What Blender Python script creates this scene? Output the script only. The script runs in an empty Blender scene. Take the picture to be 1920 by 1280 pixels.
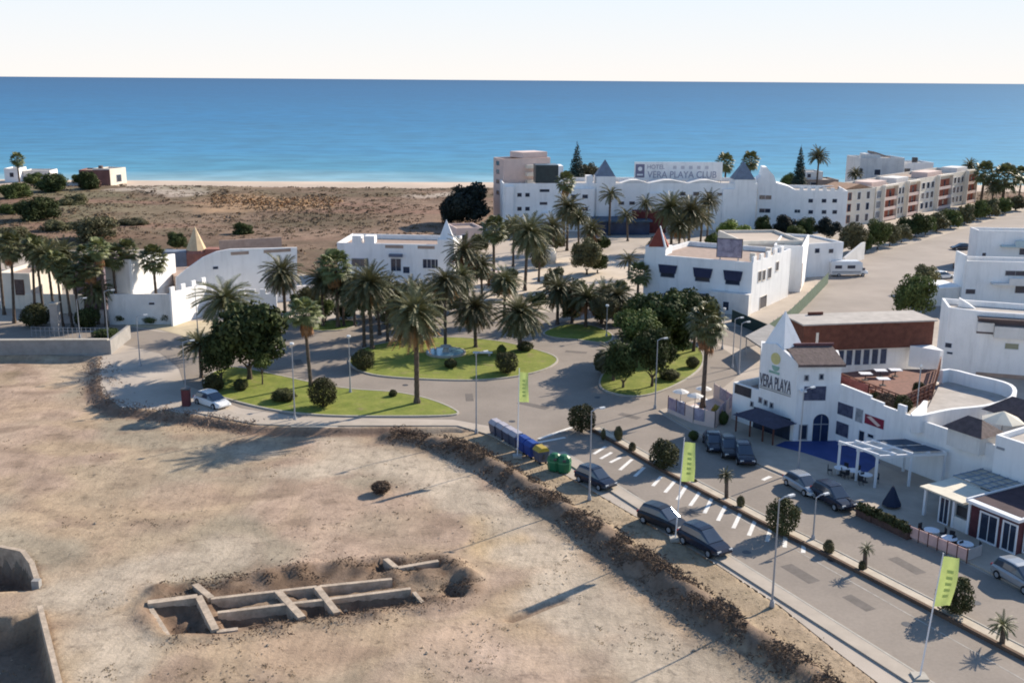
import bpy, bmesh, math, random
from mathutils import Vector, Matrix, noise
R = random.Random(11)
rad = math.radians
scene = bpy.context.scene
col = scene.collection

# ------------------------------------------------------------------ camera
FPX, CAMH, HORC = 2000.0, 36.0, 150.0
PITCH = math.atan((640 - HORC) / FPX)
ROLL = math.atan(14 / 1920)
FW = Vector((0, math.cos(PITCH), -math.sin(PITCH)))
R0 = Vector((1, 0, 0)); U0 = R0.cross(FW)
cR, sR = math.cos(ROLL), math.sin(ROLL)
RT = R0 * cR + U0 * sR
UP = U0 * cR - R0 * sR
CAM = Vector((0, 0, CAMH))

def ray(px, py):
    return FW * FPX + RT * (px - 960) + UP * (640 - py)
def G(px, py, z=0.0):
    """point of the ground plan that a survey mark (photo pixel) stands for"""
    d = ray(px, py); t = (z - CAMH) / d.z
    return Vector((CAM.x + d.x * t, CAM.y + d.y * t))
def proj_y(x, y, z):
    d = Vector((x, y, z)) - CAM
    return 640 - FPX * d.dot(UP) / d.dot(FW)
def HT(p, ytop):
    """height over ground of a thing standing at plan point p whose top is at photo row ytop"""
    lo, hi = 0.0, 35.5
    for _ in range(40):
        m = (lo + hi) / 2
        if proj_y(p[0], p[1], m) > ytop: lo = m
        else: hi = m
    return lo

cd = bpy.data.cameras.new("camera"); cam = bpy.data.objects.new("camera", cd); col.objects.link(cam)
M = Matrix((RT, UP, -FW)).transposed().to_4x4(); M.translation = CAM
cam.matrix_world = M
cd.sensor_width = 36; cd.lens = 36 * FPX / 1920; cd.clip_end = 200000; cd.clip_start = 0.5
scene.camera = cam

# ------------------------------------------------------------------ light
SUN_AZ, SUN_EL = rad(50), rad(28)          # azimuth to the right of the view direction (+Y)
w = bpy.data.worlds.new("World"); scene.world = w; w.use_nodes = True
nt = w.node_tree; bg = nt.nodes['Background']
sky = nt.nodes.new('ShaderNodeTexSky'); sky.sky_type = 'NISHITA'; sky.sun_disc = False
sky.sun_elevation = SUN_EL; sky.sun_rotation = SUN_AZ
sky.air_density = 1.15; sky.dust_density = 0.25; sky.ozone_density = 4.5
# pale sea haze that whitens the sky low over the horizon
tc = nt.nodes.new('ShaderNodeTexCoord'); sx_ = nt.nodes.new('ShaderNodeSeparateXYZ'); nt.links.new(tc.outputs['Generated'], sx_.inputs[0])
hz = nt.nodes.new('ShaderNodeMapRange'); hz.interpolation_type = 'SMOOTHSTEP'; nt.links.new(sx_.outputs[2], hz.inputs[0])
for i_, v_ in ((1, 0.06), (2, 0.20), (3, 1.0), (4, 0.0)): hz.inputs[i_].default_value = v_
hr = nt.nodes.new('ShaderNodeValToRGB'); nt.links.new(sx_.outputs[2], hr.inputs[0]); e_ = hr.color_ramp.elements
e_[0].position = 0.0; e_[0].color = (5.6, 5.35, 5.1, 1); e_[1].position = 0.075; e_[1].color = (4.75, 5.2, 5.6, 1)
hm = nt.nodes.new('ShaderNodeMix'); hm.data_type = 'RGBA'; nt.links.new(hz.outputs[0], hm.inputs[0]); nt.links.new(sky.outputs[0], hm.inputs[6]); nt.links.new(hr.outputs[0], hm.inputs[7])
nt.links.new(hm.outputs[2], bg.inputs[0]); bg.inputs[1].default_value = 0.115
sl = bpy.data.lights.new("sun", 'SUN'); so = bpy.data.objects.new("sun", sl); col.objects.link(so)
sl.energy = 5.0; sl.angle = rad(0.6); sl.color = (1.0, 0.885, 0.73)
sd = Vector((math.sin(SUN_AZ) * math.cos(SUN_EL), math.cos(SUN_AZ) * math.cos(SUN_EL), math.sin(SUN_EL)))
so.rotation_euler = sd.to_track_quat('Z', 'Y').to_euler()
so.location = (80, 60, 120)
scene.view_settings.view_transform = 'Standard'; scene.view_settings.look = 'None'
scene.view_settings.exposure = 0.66
scene.cycles.filter_width = 1.9
scene.view_settings.gamma = 1.0

# ------------------------------------------------------------------ materials
MATS = {}
def mat(name, c, rough=0.85, var=0.15, scale=3.0, spec=0.3, bump=0.0, bscale=8.0, metal=0.0, rnd=0.0, c2=None, detail=6.0, trans=0.0, streak=0.0, fine=0.0, patch=None):
    if name in MATS: return MATS[name]
    m = bpy.data.materials.new(name); m.use_nodes = True; n = m.node_tree.nodes; L = m.node_tree.links
    b = n['Principled BSDF']
    b.inputs['Roughness'].default_value = rough; b.inputs['Specular IOR Level'].default_value = spec
    b.inputs['Metallic'].default_value = metal
    geo = n.new('ShaderNodeNewGeometry')
    nz = n.new('ShaderNodeTexNoise'); nz.inputs['Scale'].default_value = scale; nz.inputs['Detail'].default_value = detail
    nz.inputs['Roughness'].default_value = 0.62
    L.new(geo.outputs['Position'], nz.inputs['Vector'])
    mr = n.new('ShaderNodeMapRange'); mr.inputs[1].default_value = 0.32; mr.inputs[2].default_value = 0.68
    L.new(nz.outputs[0], mr.inputs[0])
    mx = n.new('ShaderNodeMix'); mx.data_type = 'RGBA'
    a = [max(0, x * (1 - var)) for x in c]; d = [min(1, x * (1 + var)) for x in c] if c2 is None else c2
    if c2 is not None: a = c
    mx.inputs[6].default_value = (*a, 1); mx.inputs[7].default_value = (*d, 1)
    L.new(mr.outputs[0], mx.inputs[0])
    out = mx.outputs[2]
    if patch:
        q = n.new('ShaderNodeTexNoise'); q.inputs['Scale'].default_value = 0.55; q.inputs['Detail'].default_value = 9; q.inputs['Roughness'].default_value = 0.68; L.new(geo.outputs['Position'], q.inputs['Vector'])
        r_ = n.new('ShaderNodeMapRange'); r_.inputs[1].default_value = 0.56; r_.inputs[2].default_value = 0.70; r_.inputs[4].default_value = 0.8; L.new(q.outputs[0], r_.inputs[0])
        mp_ = n.new('ShaderNodeMix'); mp_.data_type = 'RGBA'; L.new(r_.outputs[0], mp_.inputs[0]); L.new(out, mp_.inputs[6]); mp_.inputs[7].default_value = (*patch, 1); out = mp_.outputs[2]
    for amt, sc3, lo, hi in ((streak, (0.9, 0.9, 0.10), 0.50, 0.72), (fine, (3.5, 3.5, 3.5), 0.30, 0.70)):
        if not amt: continue
        mp = n.new('ShaderNodeMapping'); mp.inputs['Scale'].default_value = sc3; L.new(geo.outputs['Position'], mp.inputs['Vector'])
        q = n.new('ShaderNodeTexNoise'); q.inputs['Scale'].default_value = 1.0; q.inputs['Detail'].default_value = 8; q.inputs['Roughness'].default_value = 0.7; L.new(mp.outputs[0], q.inputs['Vector'])
        r_ = n.new('ShaderNodeMapRange'); r_.inputs[1].default_value = lo; r_.inputs[2].default_value = hi; r_.inputs[3].default_value = 1.0 + (amt if amt == fine else 0); r_.inputs[4].default_value = 1.0 - amt; L.new(q.outputs[0], r_.inputs[0])
        vs = n.new('ShaderNodeVectorMath'); vs.operation = 'SCALE'; L.new(out, vs.inputs[0]); L.new(r_.outputs[0], vs.inputs['Scale']); out = vs.outputs[0]
    if rnd:
        oi = n.new('ShaderNodeObjectInfo'); hs = n.new('ShaderNodeHueSaturation')
        r1 = n.new('ShaderNodeMapRange'); r1.inputs[3].default_value = 1 - rnd; r1.inputs[4].default_value = 1 + rnd
        r2 = n.new('ShaderNodeMapRange'); r2.inputs[3].default_value = 0.5 - rnd * 0.06; r2.inputs[4].default_value = 0.5 + rnd * 0.06
        L.new(oi.outputs['Random'], r1.inputs[0]); L.new(oi.outputs['Random'], r2.inputs[0])
        L.new(r1.outputs[0], hs.inputs['Value']); L.new(r2.outputs[0], hs.inputs['Hue']); L.new(out, hs.inputs['Color'])
        out = hs.outputs[0]
    L.new(out, b.inputs['Base Color'])
    if trans:
        tr = n.new('ShaderNodeBsdfTranslucent'); ms = n.new('ShaderNodeMixShader'); ms.inputs[0].default_value = trans
        L.new(out, tr.inputs[0]); L.new(b.outputs[0], ms.inputs[1]); L.new(tr.outputs[0], ms.inputs[2])
        L.new(ms.outputs[0], n['Material Output'].inputs[0])
    if bump:
        nb = n.new('ShaderNodeTexNoise'); nb.inputs['Scale'].default_value = bscale; nb.inputs['Detail'].default_value = 5
        L.new(geo.outputs['Position'], nb.inputs['Vector'])
        bp = n.new('ShaderNodeBump'); bp.inputs['Strength'].default_value = 1.0; bp.inputs['Distance'].default_value = bump
        L.new(nb.outputs[0], bp.inputs['Height']); L.new(bp.outputs[0], b.inputs['Normal'])
    MATS[name] = m
    return m

WHITE = mat('white_stucco', (0.84, 0.832, 0.818), 0.9, 0.05, 0.35, bump=0.01, bscale=4, streak=0.16)
WHITE2 = mat('weathered_stucco', (0.70, 0.68, 0.65), 0.9, 0.10, 0.35, bump=0.01, bscale=4, streak=0.2)
CREAM = mat('cream_stucco', (0.74, 0.67, 0.57), 0.9, 0.08, 0.5, streak=0.15)
ORANGE = mat('terracotta_stucco', (0.36, 0.115, 0.07), 0.9, 0.12, 0.5)
PINK = mat('pink_and_sunlit_stucco', (0.66, 0.51, 0.45), 0.9, 0.08, 0.4)
ROOFT = mat('terrace_tile', (0.36, 0.27, 0.22), 0.9, 0.15, 1.2)
ROOFG = mat('flat_roof_gravel', (0.42, 0.38, 0.34), 0.9, 0.15, 0.8)
TILE = mat('dark_roof_tile', (0.12, 0.085, 0.08), 0.8, 0.25, 2.0, bump=0.04, bscale=3)
BRICK = mat('red_brown_timber', (0.13, 0.048, 0.032), 0.75, 0.25, 1.5)
GLASS = mat('dark_window_glass', (0.025, 0.035, 0.06), 0.12, 0.3, 0.7, spec=0.6)
FRAMEW = mat('white_painted_frame', (0.72, 0.73, 0.75), 0.5, 0.04, 2)
CARGLASS = mat('car_glass', (0.045, 0.060, 0.085), 0.08, 0.15, 0.7, spec=0.9)
METAL = mat('galvanised_metal', (0.33, 0.35, 0.38), 0.45, 0.08, 1.5, metal=0.3)
METALD = mat('dark_metal', (0.06, 0.06, 0.065), 0.5, 0.1, 2)
BLUEFLOOR = mat('blue_painted_floor', (0.034, 0.066, 0.22), 0.75, 0.15, 0.8)
AWN = mat('cream_awning_cloth', (0.70, 0.64, 0.52), 0.9, 0.08, 1.0)
GREY = mat('grey_concrete', (0.30, 0.285, 0.27), 0.9, 0.15, 0.9, bump=0.01)
CONC = mat('pale_concrete', (0.43, 0.345, 0.262), 0.95, 0.25, 1.4, bump=0.03, bscale=5, fine=0.15)
KERB = mat('kerb_stone', (0.42, 0.385, 0.33), 0.9, 0.12, 1.5)
ASPH = mat('asphalt', (0.262, 0.222, 0.186), 0.92, 0.13, 0.16, bump=0.006, bscale=14, detail=10, fine=0.10)
PARK = mat('pale_asphalt', (0.315, 0.268, 0.230), 0.92, 0.14, 0.10, bump=0.006, bscale=14, detail=9)
PAVE = mat('town_paving', (0.42, 0.36, 0.30), 0.92, 0.16, 0.12, bump=0.006, bscale=10, detail=9)
WALK = mat('pavement_slab', (0.42, 0.36, 0.295), 0.9, 0.12, 0.5, detail=9)
PAINT = mat('road_paint', (0.74, 0.71, 0.66), 0.8, 0.14, 2.0)
LAWN = mat('lawn_grass', (0.135, 0.172, 0.022), 0.95, 0.35, 0.45, bump=0.05, bscale=9, c2=(0.235, 0.250, 0.048), detail=12, fine=0.22, patch=(0.24, 0.185, 0.095))
SAND = mat('beach_sand', (0.56, 0.44, 0.34), 0.95, 0.10, 0.05)
PATCH = mat('pale_sand', (0.52, 0.43, 0.35), 0.95, 0.15, 0.08)
PALML = mat('palm_leaf', (0.125, 0.122, 0.055), 0.55, 0.4, 0.9, spec=0.4, rnd=0.22, trans=0.15)
FANL = mat('fan_palm_leaf', (0.125, 0.135, 0.048), 0.55, 0.4, 0.9, spec=0.4, rnd=0.25, trans=0.15)
DEADP = mat('dry_palm_leaf', (0.33, 0.170, 0.075), 0.8, 0.35, 1.1, rnd=0.15)
TRUNK = mat('palm_trunk', (0.105, 0.080, 0.062), 0.95, 0.35, 3.0, bump=0.06, bscale=5)
BARK = mat('tree_bark', (0.095, 0.070, 0.052), 0.95, 0.3, 3.0, bump=0.04)
LDARK = mat('dark_leaf', (0.052, 0.068, 0.024), 0.7, 0.6, 0.7, spec=0.12, rnd=0.15, trans=0.08)
LMID = mat('green_leaf', (0.090, 0.112, 0.036), 0.7, 0.5, 0.6, spec=0.12, rnd=0.2, trans=0.12)
LOLIVE = mat('olive_leaf', (0.120, 0.112, 0.052), 0.7, 0.4, 0.6, rnd=0.2, trans=0.1)
LBRIGHT = mat('bright_leaf', (0.165, 0.205, 0.035), 0.6, 0.35, 0.8, rnd=0.12, trans=0.15)
LBLACK = mat('pine_needle', (0.014, 0.021, 0.016), 0.7, 0.5, 0.4, rnd=0.1)
LSHRUB = mat('clipped_shrub_leaf', (0.064, 0.066, 0.028), 0.7, 0.45, 1.2, spec=0.12, rnd=0.2, trans=0.06)
LRED = mat('reddish_leaf', (0.15, 0.07, 0.055), 0.7, 0.35, 0.8, rnd=0.1)
LYELL = mat('yellow_flower_leaf', (0.34, 0.27, 0.05), 0.7, 0.45, 0.9, rnd=0.1)
CARBLK = mat('dark_blue_car_paint', (0.014, 0.019, 0.036), 0.25, 0.1, 1.0, spec=0.4)
CARGRY = mat('charcoal_car_paint', (0.016, 0.018, 0.024), 0.28, 0.1, 1.0, spec=0.4)
CARWHT = mat('white_car_paint', (0.72, 0.72, 0.71), 0.25, 0.04, 1.0, spec=0.5)
CARRED = mat('dark_red_car_paint', (0.10, 0.02, 0.018), 0.25, 0.1, 1.0, spec=0.5)
CARSIL = mat('silver_car_paint', (0.36, 0.38, 0.40), 0.25, 0.05, 1.0, spec=0.5, metal=0.4)
TYRE = mat('tyre_rubber', (0.015, 0.015, 0.016), 0.9, 0.2, 3)
LAMPW = mat('lamp_lens', (0.70, 0.70, 0.68), 0.3, 0.05, 2)
TAILR = mat('tail_lamp_lens', (0.30, 0.02, 0.02), 0.3, 0.1, 2)
FLAGM = mat('lime_flag_cloth', (0.56, 0.66, 0.22), 0.8, 0.12, 1.2, trans=0.25)
FLAGT = mat('flag_print', (0.46, 0.58, 0.17), 0.8, 0.05, 2)
BING = mat('green_bin_plastic', (0.020, 0.135, 0.060), 0.45, 0.15, 2)
BINB = mat('blue_bin_plastic', (0.020, 0.055, 0.25), 0.45, 0.15, 2)
BINY = mat('yellow_bin_plastic', (0.42, 0.30, 0.04), 0.5, 0.15, 2)
BINGR = mat('grey_bin_plastic', (0.075, 0.085, 0.13), 0.5, 0.15, 2)
BINLID = mat('pale_bin_lid', (0.42, 0.39, 0.42), 0.5, 0.1, 2)
GFENCE = mat('green_fence_mesh', (0.085, 0.125, 0.085), 0.8, 0.15, 1)
GOLD = mat('gold_tile', (0.58, 0.44, 0.27), 0.7, 0.12, 1)
REDT = mat('red_tile', (0.25, 0.055, 0.035), 0.8, 0.15, 1)
SLATE = mat('grey_blue_slate', (0.17, 0.20, 0.25), 0.75, 0.15, 1)
WATERP = mat('fountain_water', (0.20, 0.36, 0.42), 0.12, 0.1, 1.5, spec=0.5)
SIGNK = mat('black_sign_face', (0.030, 0.034, 0.044), 0.5, 0.3, 1.5)
SIGNB = mat('dark_blue_sign_face', (0.028, 0.036, 0.075), 0.4, 0.5, 2.2, c2=(0.10, 0.11, 0.17))
SIGNR = mat('wine_red_sign_face', (0.22, 0.022, 0.045), 0.5, 0.2, 2)
SIGNP = mat('purple_picture', (0.14, 0.12, 0.17), 0.6, 0.5, 0.9, c2=(0.42, 0.38, 0.46))
PLUM = mat('pink_picture_panel', (0.50, 0.38, 0.40), 0.6, 0.4, 1.6, c2=(0.22, 0.17, 0.26))
BRUSH = mat('dry_brush', (0.070, 0.045, 0.034), 0.95, 0.5, 0.8, c2=(0.165, 0.115, 0.078))
SCRUBM = mat('scrub_leaf', (0.135, 0.104, 0.066), 0.95, 0.4, 0.05, spec=0.05, c2=(0.225, 0.156, 0.106))
GRASSO = mat('orange_dry_grass', (0.31, 0.195, 0.105), 0.95, 0.25, 0.3)

# ------------------------------------------------------------------ mesh helpers
class MB:
    def __init__(s): s.v = []; s.f = []; s.m = []; s.mi = 0; s.starts = []
    def add(s, vs, fs):
        s.starts.append((len(s.v), len(s.f))); o = len(s.v); s.v += [tuple(v) for v in vs]; s.f += [tuple(i + o for i in f) for f in fs]; s.m += [s.mi] * len(fs)
    def hexa(s, b, t):
        """b: four bottom corners CCW, t: four top corners"""
        s.add(list(b) + list(t), [(3, 2, 1, 0), (4, 5, 6, 7), (0, 1, 5, 4), (1, 2, 6, 5), (2, 3, 7, 6), (3, 0, 4, 7)])
    def box(s, c, size, rz=0.0):
        cx, cy, cz = c; a, b, h = size[0] / 2, size[1] / 2, size[2] / 2
        ca, sa = math.cos(rz), math.sin(rz)
        q = [(cx + x * ca - y * sa, cy + x * sa + y * ca) for x, y in ((-a, -b), (a, -b), (a, b), (-a, b))]
        s.hexa([(x, y, cz - h) for x, y in q], [(x, y, cz + h) for x, y in q])
    def prism(s, poly, z0, z1):
        n = len(poly); A = sum(poly[i][0] * poly[(i + 1) % n][1] - poly[(i + 1) % n][0] * poly[i][1] for i in range(n))
        p = list(poly) if A > 0 else list(poly)[::-1]
        s.add([(x[0], x[1], z0) for x in p] + [(x[0], x[1], z1) for x in p],
              [tuple(range(n - 1, -1, -1)), tuple(range(n, 2 * n))] + [(i, (i + 1) % n, n + (i + 1) % n, n + i) for i in range(n)])
    def sheet(s, poly, z):
        n = len(poly); A = sum(poly[i][0] * poly[(i + 1) % n][1] - poly[(i + 1) % n][0] * poly[i][1] for i in range(n))
        p = list(poly) if A > 0 else list(poly)[::-1]
        s.add([(x[0], x[1], z) for x in p], [tuple(range(n))])
    def tube(s, pts, rs, n=7, cap=True):
        pts = [Vector(p) for p in pts]
        if not isinstance(rs, (list, tuple)): rs = [rs] * len(pts)
        rings = []
        for i, p in enumerate(pts):
            d = (pts[min(i + 1, len(pts) - 1)] - pts[max(i - 1, 0)]).normalized()
            a = Vector((0, 0, 1)) if abs(d.z) < 0.9 else Vector((1, 0, 0))
            u = d.cross(a).normalized(); v = d.cross(u)
            rings.append([p + (u * math.cos(2 * math.pi * k / n) + v * math.sin(2 * math.pi * k / n)) * rs[i] for k in range(n)])
        vs = [v for r in rings for v in r]; fs = []
        for i in range(len(pts) - 1):
            for k in range(n):
                fs.append((i * n + k, i * n + (k + 1) % n, (i + 1) * n + (k + 1) % n, (i + 1) * n + k))
        if cap: fs += [tuple(range(n - 1, -1, -1)), tuple(range((len(pts) - 1) * n, len(pts) * n))]
        s.add(vs, fs)
    def lathe(s, prof, n=16, c=(0, 0), sx=1, sy=1):
        vs = []; fs = []
        for r, z in prof:
            vs += [(c[0] + sx * r * math.cos(2 * math.pi * k / n), c[1] + sy * r * math.sin(2 * math.pi * k / n), z) for k in range(n)]
        for i in range(len(prof) - 1):
            for k in range(n): fs.append((i * n + k, i * n + (k + 1) % n, (i + 1) * n + (k + 1) % n, (i + 1) * n + k))
        fs += [tuple(range(n - 1, -1, -1)), tuple(range((len(prof) - 1) * n, len(prof) * n))]
        s.add(vs, fs)
    def mesh(s, name, mats, fix=False, smooth=False):
        me = bpy.data.meshes.new(name); me.from_pydata(s.v, [], s.f)
        for m in (mats if isinstance(mats, (list, tuple)) else [mats]): me.materials.append(m)
        me.polygons.foreach_set('material_index', s.m)
        if smooth: me.polygons.foreach_set('use_smooth', [True] * len(s.f))
        if fix:
            bm = bmesh.new(); bm.from_mesh(me); bmesh.ops.recalc_face_normals(bm, faces=bm.faces); bm.to_mesh(me); bm.free()
        me.update(); return me
    def build(s, name, mats, parent=None, loc=(0, 0, 0), rz=0.0, fix=True, smooth=False):
        o = bpy.data.objects.new(name, s.mesh(name, mats, fix, smooth)); col.objects.link(o)
        o.location = loc; o.rotation_euler = (0, 0, rz)
        if parent: o.parent = parent
        return o
    def each(s, name, mats, parent=None, fix=True):
        """one object for every piece that was added"""
        out = []; fi = 0; st = s.starts + [(len(s.v), len(s.f))]
        for (v0, f0), (v1, f1) in zip(st, st[1:]):
            q = MB(); q.v = s.v[v0:v1]; q.f = [tuple(i - v0 for i in f) for f in s.f[f0:f1]]; q.m = s.m[f0:f1]; out.append(q.build(name, mats, parent, fix=fix))
        return out

def obj(name, me, parent=None, loc=(0, 0, 0), rz=0.0, sc=(1, 1, 1)):
    o = bpy.data.objects.new(name, me); col.objects.link(o); o.location = loc; o.rotation_euler = (0, 0, rz); o.scale = sc
    if parent: o.parent = parent
    return o
def empty(name, loc, label, cat, group=None, rz=0.0):
    o = bpy.data.objects.new(name, None); col.objects.link(o); o.location = loc; o.rotation_euler = (0, 0, rz)
    return tag(o, label, cat, group)
def tag(o, label, cat, group=None):
    o['label'] = label; o['category'] = cat
    if group: o['group'] = group
    return o
def struct(o, kind='structure'): o['kind'] = kind; return o
def P(*pts): return [G(*p) for p in pts]
def smooth_poly(pts, n=5):
    out = []; m = len(pts)
    for i in range(m):
        p0, p1, p2, p3 = pts[i - 1], pts[i], pts[(i + 1) % m], pts[(i + 2) % m]
        for k in range(n):
            t = k / n
            out.append(0.5 * ((2 * p1) + (p2 - p0) * t + (2 * p0 - 5 * p1 + 4 * p2 - p3) * t * t + (3 * p1 - p0 - 3 * p2 + p3) * t ** 3))
    return out
def inside(p, poly):
    c = False; j = len(poly) - 1
    for i in range(len(poly)):
        a, b = poly[i], poly[j]
        if (a[1] > p[1]) != (b[1] > p[1]) and p[0] < (b[0] - a[0]) * (p[1] - a[1]) / (b[1] - a[1]) + a[0]: c = not c
        j = i
    return c
def segdist(p, a, b):
    ab = (b[0] - a[0], b[1] - a[1]); L2 = ab[0] ** 2 + ab[1] ** 2 or 1e-9
    t = max(0, min(1, ((p[0] - a[0]) * ab[0] + (p[1] - a[1]) * ab[1]) / L2))
    return math.hypot(p[0] - a[0] - ab[0] * t, p[1] - a[1] - ab[1] * t)
def polydist(p, poly, closed=True):
    n = len(poly); return min(segdist(p, poly[i], poly[(i + 1) % n]) for i in range(n if closed else n - 1))
def sdist(p, poly):
    d = polydist(p, poly); return d if inside(p, poly) else -d
def sstep(a, b, x):
    t = max(0, min(1, (x - a) / (b - a))); return t * t * (3 - 2 * t)
def strip(mb, line, o0, o1, z0, z1):
    """ribbon along a plan line between two side offsets (positive = right of travel)"""
    n = len(line); L = []
    for i in range(n):
        d = (line[min(i + 1, n - 1)] - line[max(i - 1, 0)]).normalized(); nr = Vector((d.y, -d.x)); L.append(nr)
    for i in range(n - 1):
        a0 = line[i] + L[i] * o0; a1 = line[i] + L[i] * o1; b0 = line[i + 1] + L[i + 1] * o0; b1 = line[i + 1] + L[i + 1] * o1
        q = [a1, b1, b0, a0]
        if z1 is None: mb.add([(p.x, p.y, z0) for p in q], [(0, 1, 2, 3)])
        else: mb.hexa([(p.x, p.y, z0) for p in q], [(p.x, p.y, z1) for p in q])
def lerp(a, b, t): return a + (b - a) * t


# ------------------------------------------------------------------ terrain
LOT = P((-260, 664), (60, 664), (190, 668), (186, 700), (190, 735), (225, 762), (330, 772), (420, 785), (480, 796), (560, 799), (700, 799),
        (860, 800), (920, 815), (1000, 853), (1085, 905), (1200, 972), (1342, 1056), (1462, 1135), (1575, 1225), (1760, 1365))
LOT.append(LOT[-1] + (LOT[-1] - LOT[-3]).normalized() * 90)
LOTP = LOT + [Vector((LOT[-1].x, -40)), Vector((-140, -40)), Vector((-140, LOT[0].y))]
AVE_EDGE = LOT[12:]
BERM = P((735, 812), (800, 822), (870, 842), (950, 890), (1040, 946), (1120, 996), (1200, 1050), (1290, 1112), (1390, 1180), (1490, 1250), (1600, 1330))
WEEDS = P((192, 672), (188, 700), (196, 730), (215, 760))
Zl = -0.5
PIT_A = [G(*p, Zl) for p in ((-160, 1030), (0, 1029), (40, 1037), (57, 1060), (68, 1094), (64, 1106), (10, 1106), (-160, 1106))]
PIT_B = [G(*p, Zl) for p in ((-160, 1160), (20, 1160), (72, 1144), (85, 1196), (108, 1290), (118, 1340), (-160, 1340))]
DIG = [G(*p, Zl) for p in ((268, 1140), (300, 1100), (420, 1090), (560, 1070), (700, 1050), (830, 1040), (893, 1090), (866, 1118), (790, 1135), (600, 1162), (420, 1190), (300, 1190))]
HOLES = [([G(*q, Zl) for q in p], d) for p, d in (
    (((285, 1140), (368, 1124), (392, 1180), (318, 1188)), 0.75),
    (((400, 1124), (520, 1108), (522, 1116), (400, 1140)), 0.8),
    (((412, 1152), (548, 1135), (556, 1152), (420, 1172)), 1.1),
    (((548, 1106), (590, 1100), (592, 1110), (552, 1118)), 1.0),
    (((570, 1136), (606, 1130), (618, 1146), (578, 1152)), 1.1),
    (((606, 1098), (732, 1084), (748, 1094), (612, 1112)), 0.8),
    (((634, 1128), (766, 1108), (782, 1122), (640, 1142)), 1.1),
    (((704, 1052), (740, 1048), (742, 1062), (706, 1068)), 0.9),
    (((780, 1056), (822, 1052), (826, 1064), (786, 1068)), 0.9),
    (((822, 1092), (848, 1090), (876, 1116), (850, 1122)), 1.0), (((938, 1158), (962, 1164), (1076, 1121), (1056, 1115)), 0.4))]
SOIL = [((950, 1010), 4.2, (0.50, 0.36, 0.205), 0.75), ((900, 985), 3.0, (0.49, 0.36, 0.21), 0.6), ((1010, 1050), 3.5, (0.45, 0.34, 0.235), 0.6),
        ((1060, 1130), 4.5, (0.42, 0.345, 0.265), 0.7), ((1150, 1220), 4.5, (0.42, 0.35, 0.27), 0.6), ((860, 1210), 5.0, (0.47, 0.34, 0.255), 0.6),
        ((560, 1230), 5.0, (0.44, 0.31, 0.215), 0.6), ((1000, 1250), 5.0, (0.48, 0.36, 0.28), 0.55), ((330, 1010), 7.0, (0.43, 0.345, 0.24), 0.5),
        ((150, 690), 9.0, (0.45, 0.36, 0.265), 0.6), ((60, 760), 8.0, (0.42, 0.30, 0.215), 0.5), ((260, 880), 9.0, (0.40, 0.32, 0.225), 0.5),
        ((120, 1110), 5.0, (0.44, 0.35, 0.26), 0.55), ((620, 860), 7.0, (0.42, 0.335, 0.25), 0.5), ((820, 900), 7.0, (0.42, 0.33, 0.25), 0.55),
        ((560, 890), 6.0, (0.40, 0.29, 0.21), 0.5), ((350, 920), 6.0, (0.40, 0.285, 0.21), 0.5), ((1100, 1090), 3.5, (0.34, 0.27, 0.19), 0.6),
        ((180, 1060), 4.0, (0.33, 0.255, 0.18), 0.6), ((730, 990), 5.0, (0.36, 0.275, 0.195), 0.6), ((1075, 1180), 2.2, (0.29, 0.20, 0.15), 0.6),
        ((1130, 1235), 2.5, (0.27, 0.19, 0.14), 0.7), ((20, 700), 3.0, (0.24, 0.18, 0.11), 0.7), ((190, 700), 2.0, (0.25, 0.18, 0.13), 0.6),
        ((715, 912), 1.8, (0.25, 0.18, 0.13), 0.7), ((640, 890), 2.5, (0.31, 0.22, 0.165), 0.6), ((240, 1240), 5.0, (0.42, 0.34, 0.24), 0.5),
        ((800, 830), 4.0, (0.33, 0.25, 0.18), 0.6), ((480, 845), 4.0, (0.43, 0.36, 0.28), 0.6)]
SOIL += [((x_, y_), r_, (0.455, 0.375, 0.285), 0.85) for x_, y_, r_ in ((560, 885, 4), (640, 872, 4), (720, 872, 4.5), (790, 880, 4.5), (850, 905, 4.5), (905, 940, 4), (960, 985, 4), (1010, 1040, 4), (1060, 1095, 4), (1120, 1160, 4.5), (1190, 1230, 4.5), (1250, 1290, 4), (100, 1115, 3), (180, 1112, 3), (250, 1080, 3.5), (330, 1050, 4), (420, 1030, 4), (190, 1190, 3.5), (230, 1250, 4))]
MOUNDS = [(*G(a_, b_, Zl), r_, h_) for a_, b_, r_, h_ in ((500, 1082, 1.6, .45), (560, 1074, 1.8, .5), (640, 1066, 1.7, .45), (440, 1094, 1.3, .4), (800, 1075, 1.6, .55), (845, 1062, 1.5, .5), (872, 1080, 1.4, .6), (880, 1104, 1.2, .5), (820, 1124, 1.4, .4), (700, 1150, 1.2, .3), (520, 1172, 1.3, .3), (300, 1108, 1.3, .4), (280, 1160, 1.1, .35), (345, 1160, 1.1, .5), (740, 1073, 1.1, .4), (680, 1068, 1.2, .4))]
SOILW = [(G(*p, Zl), r, c, k) for p, r, c, k in SOIL]

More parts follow.
